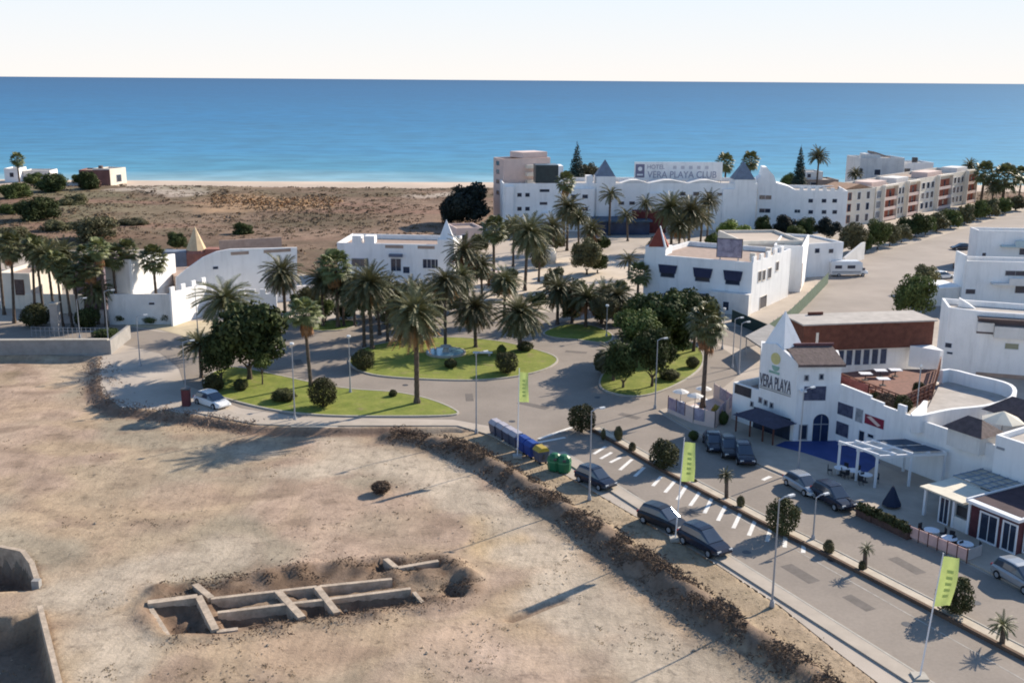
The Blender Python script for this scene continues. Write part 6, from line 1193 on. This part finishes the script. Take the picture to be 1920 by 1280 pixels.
b = bld('pit_wall', 'curved concrete wall rim round the dark pit at the left picture edge', 'wall'); mb = MB(); strip(mb, PIT_A[:5], -0.32, 0.08, -3.0, -0.28); mb.build('wall', CONC, b); mb = MB(); q = G(69, 1098, Zl); mb.box((q.x, q.y, -0.75), (0.55, 0.5, 1.5)); mb.build('end_post', GREY, b)
b = bld('pit_wall', 'straight concrete wall beside the deep shade in the lower left corner', 'wall'); mb = MB(); strip(mb, PIT_B[2:6], -0.30, 0.06, -2.9, -0.12); mb.build('wall', CONC, b)
# fountain on the island
e_ = bld('fountain', 'round pale blue fountain basin on the centre island lawn', 'fountain'); q = G(836, 664); mb = MB(); mb.lathe([(2.7, 0), (2.7, 0.42), (2.5, 0.42), (2.5, 0.3)], 28, q); mb.build('basin', KERB, e_); mb = MB(); mb.lathe([(2.49, 0.25), (2.49, 0.36)], 28, q); mb.build('water', WATERP, e_); mb = MB(); mb.lathe([(0.5, 0.3), (0.35, 0.9), (0.8, 1.1), (0.75, 1.2), (0.1, 1.22)], 14, q); mb.build('spout_bowl', KERB, e_)
e_ = bld('garden_bench', 'pale stone bench beside the fountain on the centre island', 'bench'); q = G(905, 668); mb = MB(); mb.box((q.x, q.y, 0.55), (2.6, 0.6, 0.12)); mb.build('seat', WHITE, e_)
for s in (-0.9, 0.9): mb = MB(); mb.box((q.x + s, q.y, 0.31), (0.3, 0.5, 0.36)); mb.build('leg', KERB, e_)
# terrace enclosure by the brown palm
tr = bld('terrace_screen', 'low terrace enclosure with pink and violet picture panels beside the brown palm', 'screen'); tpz = P((1252, 774), (1300, 795), (1340, 804), (1372, 770), (1338, 748))
for i in range(4):
    f = Fac(tpz[i], tpz[i + 1]); mb = MB(); f.slab(mb, 0.03, f.L - 0.03, 0.1, 0.55, -0.08, 0.08); mb.build('base_wall', PINK, tr)
    n_ = max(2, int(f.L / 1.3))
    for k in range(n_):
        mb = MB(); f.slab(mb, f.L * k / n_ + 0.06, f.L * (k + 1) / n_ - 0.06, 0.55, 1.9, -0.03, 0.03); mb.build('panel', (PLUM, SIGNP, PINK)[(k + i) % 3], tr)
    mb = MB(); [mb.tube([f.pt(f.L * k / n_, 0.1), f.pt(f.L * k / n_, 2.05)], 0.05, 5) for k in range(n_ + 1)]; mb.each('post', BRICK if i == 0 else METAL, tr)
mb = MB(); mb.prism(tpz, 0.12, 0.16); mb.build('floor', PINK, tr)
for x, yb, yt, r_, m_, l_ in ((1326, 795, 770, 10, LYELL, 'yellow flowering plant at the right of the terrace enclosure'), (1343, 790, 758, 13, LYELL, 'larger yellow flowering plant behind the terrace enclosure'), (1356, 797, 770, 10, LMID, 'green plant at the corner of the white wing'), (1300, 826, 806, 11, LMID, 'bright green plant behind the middle lime flag')): shrub(x, yb, yt, r_, l_, m_, 'plant', 'terrace_plant', rough=True)
for k, (x, y) in enumerate(((1275, 768), (1302, 776), (1318, 762))):
    q = G(x, y); t = empty('terrace_table', (q.x, q.y, 0.16), ('white parasol table in the left of the terrace enclosure', 'white parasol table in the middle of the terrace enclosure', 'white parasol table at the back of the terrace enclosure')[k], 'parasol table', 'terrace tables'); mb = MB(); mb.tube([(0, 0, 0), (0, 0, 2.2)], 0.04, 6); mb.build('pole', METAL, t); mb = MB(); mb.lathe([(0.5, 0.68), (0.5, 0.73)], 12); mb.build('tabletop', FRAMEW, t); mb = MB(); mb.lathe([(0.95, 1.95), (0.5, 2.15), (0.05, 2.3)], 8); mb.build('canopy', WHITE2, t)

e_ = bld('red_booth', 'small dark red booth in the shade just left of the white car', 'booth'); q = G(350, 762); mb = MB(); mb.box((q.x, q.y, 1.06), (.85, .7, 1.9)); mb.build('body', mat('dull_red_panel', (0.12, 0.035, 0.04), 0.7, 0.2, 2), e_); mb = MB(); mb.box((q.x, q.y, 2.07), (.95, .8, .12)); mb.build('cap', METALD, e_)

# ------------------------------------------------------------------ vehicles
def loft(st):
    """st: (x, half width bottom, half width top, z0, z1)"""
    mb = MB(); vs = []; n = 8
    for x, wb, wt, z0, z1 in st:
        h = z1 - z0; vs += [(x, -wb * .9, z0), (x, -wb, z0 + .2 * h), (x, -lerp(wb, wt, .75), z0 + .75 * h), (x, -wt * .86, z1), (x, wt * .86, z1), (x, lerp(wb, wt, .75), z0 + .75 * h), (x, wb, z0 + .2 * h), (x, wb * .9, z0)]
    fs = []
    for i in range(len(st) - 1):
        for k in range(n): fs.append((i * n + k, i * n + (k + 1) % n, (i + 1) * n + (k + 1) % n, (i + 1) * n + k))
    fs += [tuple(range(n)), tuple(range((len(st)) * n - 1, (len(st) - 1) * n - 1, -1))]; mb.add(vs, fs); return mb
CARM = {}
def car_meshes(kind):
    if kind in CARM: return CARM[kind]
    suv = kind == 'suv'; zr = 1.68 if suv else 1.45; zb = 0.98 if suv else 0.86; g = 0.30 if suv else 0.22
    body_ = loft([(-2.22, .70, .66, g + .15, zb - .18), (-2.1, .84, .80, g, zb - .04), (-1.5, .90, .86, g - .03, zb), (0.0, .91, .88, g - .04, zb), (0.95, .90, .84, g - .03, zb - .02), (1.6, .88, .80, g, zb - .12), (2.05, .80, .70, g + .04, zb - .24), (2.2, .66, .6, g + .14, zb - .38)])
    rx = -2.0 if suv else -1.85
    gl = loft([(rx, .80, .74, zb - .05, zb + .04), (rx + .28, .80, .66, zb - .05, zr - .12), (-1.0, .82, .66, zb - .05, zr - .03), (-.2, .82, .66, zb - .05, zr - .02), (.25, .82, .65, zb - .05, zr - .08), (1.12, .78, .72, zb - .08, zb)])
    rf = loft([(rx + .30, .6, .56, zr - .12, zr - .07), (-1.0, .66, .60, zr - .05, zr + .02), (-.2, .66, .60, zr - .04, zr + .03), (.18, .64, .57, zr - .09, zr - .03)])
    pil = MB()
    for s in (-1, 1):
        for x in (-1.15, -.1): pil.tube([(x, s * .835, zb - .05), (x + .02, s * .64, zr - .02)], .045, 4)
    wh = MB()
    pts = [(.33, -.11), (.34, -.06), (.34, .06), (.33, .11)]
    tw_ = MB(); vs = []; n = 14
    for r_, y in pts: vs += [(r_ * math.cos(2 * math.pi * k / n), y, r_ * math.sin(2 * math.pi * k / n)) for k in range(n)]
    fs = [(i * n + k, i * n + (k + 1) % n, (i + 1) * n + (k + 1) % n, (i + 1) * n + k) for i in range(3) for k in range(n)] + [tuple(range(n)), tuple(range(4 * n - 1, 3 * n - 1, -1))]; wh.add(vs, fs)
    rim = MB(); rim.add([(.2 * math.cos(2 * math.pi * k / 10), s * .115, .2 * math.sin(2 * math.pi * k / 10)) for s in (-1, 1) for k in range(10)], [tuple(range(10)), tuple(range(19, 9, -1))])
    hl = MB(); hl.box((0, 0, 0), (.1, .32, .15)); bp_ = MB(); bp_.box((0, 0, 0), (.02, .5, .12))
    CARM[kind] = dict(body=body_.mesh('body', CARBLK, True, False), glass=gl.mesh('windows', CARGLASS, True), roof=rf.mesh('roof', CARBLK, True), tyre=wh.mesh('tyre', TYRE, True), rim=rim.mesh('rim', METAL, True), hl=hl.mesh('headlight', LAMPW, True), tl=hl.mesh('tail_light', TAILR, True), plate=bp_.mesh('number_plate', FRAMEW, True), zb=zb)
    return CARM[kind]
def car(px, py, ang, paint, label, kind='suv', group=None, s=1.0, z0=0.0):
    """ang: plan heading of the bonnet in degrees (0 = +X)"""
    m = car_meshes(kind); q = G(px, py, z0); e = empty('parked_car', (q.x, q.y, z0), label, 'car', group, rad(ang)); e.scale = (s, s, s)
    for nme in ('body', 'roof'):
        o = obj(nme, m[nme], e)
        if paint is not CARBLK:
            o.material_slots[0].link = 'OBJECT'; o.material_slots[0].material = paint
    obj('windows', m['glass'], e)
    for x in (-1.38, 1.32):
        for y in (-.82, .82): wq = obj('wheel', m['tyre'], e, (x, y, .33)); obj('rim', m['rim'], wq)
    zb = m['zb']
    for y in (-.55, .55): obj('headlight', m['hl'], e, (2.1, y, zb - .34)); obj('tail_light', m['tl'], e, (-2.16, y * 1.15, zb - .16))
    obj('number_plate', m['plate'], e, (-2.23, 0, zb - .4))
    return e
aw = math.degrees(math.atan2(dirA.y, dirA.x))
car(1117, 908, aw + 12, CARBLK, 'dark blue car parked at the kerb just past the green bins', 'suv', s=0.98)
car(1243, 985, aw + 16, CARGRY, 'charcoal car parked behind the middle flag pole', 'suv', s=1.02)
car(1321, 1028, aw + 6, CARBLK, 'dark blue people carrier parked in front of the middle flag pole', 'suv', s=1.08)
car(399, 760, -40, CARWHT, 'white car with a blue tinted windscreen beside the left lawn', 'hatch', s=1.12)
GR = 'dark cars in the shade of the shopping centre'
car(1338, 838, aw - 28, CARBLK, 'dark car in the deep shade right behind the green plant', 'hatch', GR); car(1366, 850, aw - 28, CARGRY, 'charcoal car in the deep shade between two darker cars', 'suv', GR); car(1394, 862, aw - 28, CARBLK, 'dark car in the deep shade nearest the entrance porch', 'suv', GR)
car(1506, 918, aw - 6, CARSIL, 'car painted silver for its pale roof reflection in the shade beside the plaza edge', 'hatch'); car(1562, 944, aw - 6, CARBLK, 'large dark car beside the plaza edge nearest the pergola', 'suv', s=1.05)  # first car's silver paint stands in for light reflected off its roof
car(1912, 1096, aw - 8, CARSIL, 'silver car cut by the right picture edge', 'suv'); 
car(1801, 468, 182, CARBLK, 'black car driving far up the pale road on the right', 'hatch', s=1.0); car(1796, 502, 70, CARRED, 'dark red car parked on the pale ground before the terraced houses', 'hatch'); car(1768, 522, 20, CARWHT, 'white car parked behind the olive tree', 'hatch'); car(1822, 498, 60, CARSIL, 'silver car beside the wall of the middle terraced house', 'hatch'); car(1783, 592, 75, CARGRY, 'grey car in the lane beside the nearest terraced house', 'hatch')
car(1838, 440, 75, CARGRY, 'grey car at the corner of the farthest terraced house', 'hatch')
# motorhome
q = G(1588, 517); mh = empty('motorhome', (q.x, q.y, 0), 'long white motorhome parked beside the white annex', 'motorhome', None, rad(4))
loft([(-3.6, 1.05, 1.0, .45, 2.75), (-3.4, 1.12, 1.08, .4, 2.95), (1.9, 1.12, 1.08, .4, 2.95), (2.5, 1.1, 1.0, .42, 2.7)]).build('body', CARWHT, mh); loft([(2.45, 1.02, .95, .42, 1.9), (2.8, 1.0, .85, .42, 1.75), (3.3, .95, .8, .45, 1.25), (3.75, .85, .7, .5, 1.0)]).build('cab', CARWHT, mh)
mb = MB(); mb.box((-2.2, -1.125, 1.9), (1.3, .04, .6)); mb.box((0.3, -1.125, 1.9), (1.5, .04, .6)); mb.box((2.75, -.99, 1.45), (.6, .06, .45)); mb.build('window', GLASS, mh); mb = MB(); mb.box((-.6, -1.13, .95), (5.6, .03, .3)); mb.build('side_stripe', METAL, mh)
cm = car_meshes('suv')
for x in (-2.0, 2.7):
    for y in (-.95, .95): wq = obj('wheel', cm['tyre'], mh, (x, y, .34)); obj('rim', cm['rim'], wq)
for y in (-.6, .6): obj('headlight', cm['hl'], mh, (3.68, y, .8))

# ------------------------------------------------------------------ lamps, flags, bins
def lamp(px, pyb, pyt, label, arm=1, flat_=True, group='street lamps', dirv=None, z0=0.0, head=0.55):
    p = G(px, pyb, z0); h = HT(p, pyt) - z0; e = empty('street_lamp', (p.x, p.y, z0), label, 'street lamp', group, 0.0)
    mb = MB(); mb.tube([(0, 0, 0), (0, 0, h * .35), (0, 0, h - .1)], [.09, .07, .045], 8); mb.lathe([(.2, 0), (.2, .12), (.13, .5)], 8); mb.build('pole', METAL, e)
    if arm:
        d = dirv or Vector((.86, .5)); q = Vector((d.x, d.y, 0)) * .9; mb = MB(); mb.tube([(0, 0, h - .15), q * .5 + Vector((0, 0, h + .02)), q + Vector((0, 0, h + .02))], .05, 6); ar = mb.build('arm', METAL, e); mb = MB(); mb.box((q.x * 1.25, q.y * 1.25, h), (.95 * head, .40 * head, .14), math.atan2(d.y, d.x)); mb.build('lantern', LAMPW, e)
    else:
        mb = MB(); mb.lathe([(.12, h - .1), (.42 * head, h), (.46 * head, h + .12), (.2, h + .22)], 12); mb.build('lantern', LAMPW, e)
    return e
for a in ((553, 787, 646, 'street lamp standing on the pavement between the white car and the front lawn', 0), (657, 737, 632, 'thin street lamp in front of the island shrub', 0), (893, 812, 661, 'street lamp at the corner of the avenue left of the bins', 1),
          (1105, 937, 768, 'street lamp in front of the first dark car', 1), (1228, 766, 636, 'street lamp left of the terrace enclosure', 1), (1447, 1137, 934, 'tallest looking street lamp on the verge before the median shrub', 1),
          (1496, 884, 729, 'street lamp on the blue plaza in front of the tower', 1), (1373, 690, 597, 'left of three lamps by the shaded house corner', 1), (1385, 702, 605, 'middle one of three lamps by the shaded house corner', 1), (1354, 655, 580, 'right lawn side lamp beside the shaded house porch', 0),
          (1137, 632, 574, 'lamp with a flat disc head at the back of the roundabout', 0), (204, 650, 545, 'tall lamp at the end of the retaining wall', 1), (263, 686, 592, 'lamp on the bare strip right of the retaining wall', 1), (349, 742, 640, 'thin lamp at the left tip of the front lawn', 1),
          (372, 640, 535, 'lamp before the crenellated wall', 1), (150, 634, 560, 'lamp among the fan palms by the left road', 1)):
    lamp(*a)
e = lamp(1524, 1013, 930, 'slim lamp post on the median of the avenue', 1)
e_ = bld('roof_mast', 'slim pale mast standing on the front of the shopping centre roof', 'mast'); q = G(1718, 775, 4.24); mb = MB(); mb.tube([(q.x, q.y, 4.24), (q.x, q.y, HT(q, 688))], .06, 6); mb.build('pole', METAL, e_); mb = MB(); mb.lathe([(.12, HT(q, 688)), (.14, HT(q, 688) + .15), (.03, HT(q, 688) + .3)], 8, q); mb.build('cap', LAMPW, e_)
def flag(px, pyb, pyt, ybt, ybb, wpx, label, lean=0.0, seed=1):
    p = G(px, pyb); h = HT(p, pyt); e = empty('lime_flag', (p.x, p.y, 0), label, 'flag', 'lime flags along the avenue'); zt = HT(p, ybt); zb = HT(p, ybb); depth = (Vector((p.x, p.y, 0)) - CAM).dot(FW); wd = wpx * depth / FPX
    mb = MB(); mb.tube([(0, 0, 0), (lean * .5, 0, h * .5), (lean, 0, h)], [.055, .05, .035], 8); mb.build('pole', FRAMEW, e); mb = MB(); mb.box((0, 0, .12), (.9, .9, .24)); mb.build('base', KERB, e)
    mb = MB(); nu, nv = 6, 16; P_ = []
    for j in range(nv + 1):
        for i in range(nu + 1):
            u, v = i / nu, j / nv; z = lerp(zt, zb, v) - .12 * u * (1 - v); P_.append((lean * z / h + .05 + wd * u * (1 - .08 * math.sin(3.1 * v + seed)), .16 * u * math.sin(4 * v + seed) + .10 * u * math.sin(6.3 * u + 3 * v), z))
    mb.add(P_, [(j * (nu + 1) + i, (j + 1) * (nu + 1) + i, (j + 1) * (nu + 1) + i + 1, j * (nu + 1) + i + 1) for j in range(nv) for i in range(nu)]); mb.build('banner', FLAGM, e, fix=False, smooth=True)
    mb = MB()
    for j in range(4, 14, 2):
        for i in (2,): a = j * (nu + 1) + i; q = [Vector(P_[k]) + Vector((0, -.03, 0)) for k in (a, a + nu + 1, a + nu + 3, a + 2)]; mb.add(q, [(0, 1, 2, 3)])
    mb.each('print', FLAGT, e, fix=False); return e
flag(970, 857, 690, 697, 753, 17, 'lime flag nearest the roundabout, above the grey bins', .12, 1); flag(1266, 1012, 820, 828, 902, 22, 'lime flag in the middle of the avenue beside the charcoal car', .35, 2); flag(1724, 1272, 1036, 1042, 1136, 30, 'nearest and largest lime flag, before the biggest median shrub', .62, 3)
def container(px, py, m, label, lidm, w_=1.5, group='waste containers at the kerb', rz=None):
    q = G(px, py); e = empty('waste_container', (q.x, q.y, 0), label, 'waste bin', group, rad(aw) if rz is None else rz); h = 1.25; a = w_ / 2
    mb = MB(); mb.hexa([(-a * .9, -.42, .2), (a * .9, -.42, .2), (a * .9, .42, .2), (-a * .9, .42, .2)], [(-a, -.58, h), (a, -.58, h), (a, .58, h), (-a, .58, h)]); mb.build('body', m, e)
    mb = MB(); mb.hexa([(-a * 1.03, -.62, h), (a * 1.03, -.62, h), (a * 1.03, .62, h), (-a * 1.03, .62, h)], [(-a * .98, -.25, h + .36), (a * .98, -.25, h + .36), (a * .98, .4, h + .36), (-a * .98, .4, h + .36)]); mb.build('lid', lidm, e)
    mb = MB()
    for s in (-1, 1): mb.box((s * a * .98, 0, .75), (.08, .25, .5))
    mb.each('side_handle', METALD, e); wv = MB()
    for sx_ in (-1, 1):
        for sy_ in (-1, 1): wv.lathe([(.09, .0), (.1, .2)], 8, (sx_ * a * .7, sy_ * .33))
    wv.each('wheel', TYRE, e); return e
for k, (x, y) in enumerate(((930, 812), (943, 819), (956, 827), (968, 834))): container(x, y + 3, BINGR, ('grey waste container farthest up the kerb', 'grey waste container, second from the far end', 'grey waste container, third from the far end', 'grey waste container next to the blue ones')[k], BINLID, 1.35)
for k, (x, y) in enumerate(((983, 845), (997, 854))): container(x, y + 2, BINB, ('blue waste container next to the grey ones', 'blue waste container next to the yellow topped one')[k], BINB, 1.4)
container(1014, 866, BINGR, 'dark waste container with a yellow lid between blue and green', BINY, 1.3)
for k, (x, y) in enumerate(((1040, 881), (1057, 884))):
    q = G(x, y); e = empty('bottle_bank', (q.x, q.y, 0), ('green bottle bank, left of the pair', 'green bottle bank, right of the pair')[k], 'waste bin', 'green bottle banks'); mb = MB(); mb.lathe([(.62, .05), (.68, .2), (.72, 1.15), (.62, 1.45), (.35, 1.68), (.12, 1.74)], 8); mb.build('body', BING, e)
    mb = MB(); mb.lathe([(.735, .95), (.735, 1.05)], 8); mb.build('band', mat('pale_green', (.09, .28, .15), .5, .1, 1), e); mb = MB(); mb.box((0, -.66, 1.28), (.3, .14, .22)); mb.build('slot_hood', METALD, e)
# planters, terrace fence, furniture in the shade
GPf = 'planters along the cafe terrace'
for k, (x, y) in enumerate(((1622, 972), (1645, 982), (1668, 993), (1690, 1004))):
    q = G(x, y); e = empty('planter_box', (q.x, q.y, 0), ('planter of dark greenery farthest from the cafe pavilion', 'planter of dark greenery, second from the far end', 'planter of dark greenery, third from the far end', 'planter of dark greenery beside the pink terrace fence')[k], 'planter', GPf, rad(aw)); mb = MB(); mb.box((0, 0, .3), (1.7, .55, .6)); mb.build('box', mat('planter_brown', (.10, .06, .05), .9, .2, 2), e); leaf_cloud(k + 5, 700, .14, [(-.5, 0, .85, .55, .4, .45), (.1, 0, .9, .6, .42, .5), (.55, 0, .8, .45, .4, .4)]).build('plants', LSHRUB, e, fix=False)
tf = bld('terrace_fence', 'pink cloth fence of the cafe terrace on dark posts', 'fence'); f = Fac(G(1704, 1010), G(1812, 1056)); g2 = Fac(f.B, G(1838, 1046)); mb = MB(); n_ = 6
for k in range(n_): mb = MB(); f.slab(mb, f.L * k / n_ + .05, f.L * (k + 1) / n_ - .05, .25, 1.15, -.03, .03); mb.build('cloth_panel', mat('pale_pink_cloth', (.62, .40, .36), .9, .15, 1.5), tf)
mb = MB(); g2.slab(mb, .05, g2.L, .25, 1.15, -.03, .03); mb.build('end_panel', mat('grey_cloth', (.35, .34, .34), .9, .1, 1), tf); mb = MB(); [mb.tube([f.pt(f.L * k / n_, 0), f.pt(f.L * k / n_, 1.25)], .045, 5) for k in range(n_ + 1)]; mb.each('post', BRICK, tf)
for k, (x, y) in enumerate(((1745, 1012), (1778, 1027), (1808, 1038), (1600, 898), (1622, 906), (1575, 893))):
    q = G(x, y); e = empty('cafe_table', (q.x, q.y, .13), ('white cafe table at the far end of the pink fence', 'white cafe table at the middle of the pink fence', 'white cafe table at the near end of the pink fence', 'white cafe table under the pergola corner', 'white cafe table between the front pergola posts', 'white cafe table by the edge of the blue floor')[k], 'table', 'cafe tables'); mb = MB(); mb.lathe([(.62, .72), (.62, .77)], 14); mb.build('tabletop', FRAMEW, e); mb = MB(); mb.lathe([(.25, 0), (.25, .04), (.05, .08), (.05, .72)], 8); mb.build('pedestal', METALD, e)
    for j in range(3):
        a = j * 2.1 + k; mb = MB(); cx, cy = .95 * math.cos(a), .95 * math.sin(a); mb.box((cx, cy, .45), (.42, .42, .05), a); mb.box((cx * 1.2, cy * 1.2, .7), (.05, .42, .5), a); 
        for sx_ in (-.17, .17):
            for sy_ in (-.17, .17): mb.tube([(cx + sx_, cy + sy_, 0), (cx + sx_, cy + sy_, .43)], .02, 4)
        c_ = mb.build('chair', mat('dark_rattan', (.03, .03, .035), .8, .2, 3), None, (q.x, q.y, .13)); tag(c_, 'dark chair drawn up to the ' + e['label'].replace('white cafe table', 'white table'), 'chair', 'chairs at the ' + e['label'])
q = G(1671, 952); e = empty('closed_parasol', (q.x, q.y, 0), 'dark blue closed parasol at the plaza edge', 'parasol'); mb = MB(); mb.tube([(0, 0, 0), (0, 0, 2.1)], .04, 6); mb.build('pole', METALD, e); mb = MB(); mb.lathe([(.85, .35), (.5, 1.1), (.1, 2.0)], 8); mb.build('cloth', mat('navy_cloth', (.02, .03, .06), .9, .2, 1), e)
e_ = bld('rail_fence', 'low dark rail fence along the shaded plaza edge', 'fence'); f = Fac(G(1470, 905), G(1640, 985)); mb = MB()
for k in range(14): mb.tube([f.pt(f.L * k / 13, .1, -.6), f.pt(f.L * k / 13, 1.0, -.6)], .035, 5)
mb.each('post', METALD, e_); mb = MB(); [f.slab(mb, 0, f.L, z, z + .05, -.63, -.57) for z in (.5, .95)]; mb.each('rail', METALD, e_)
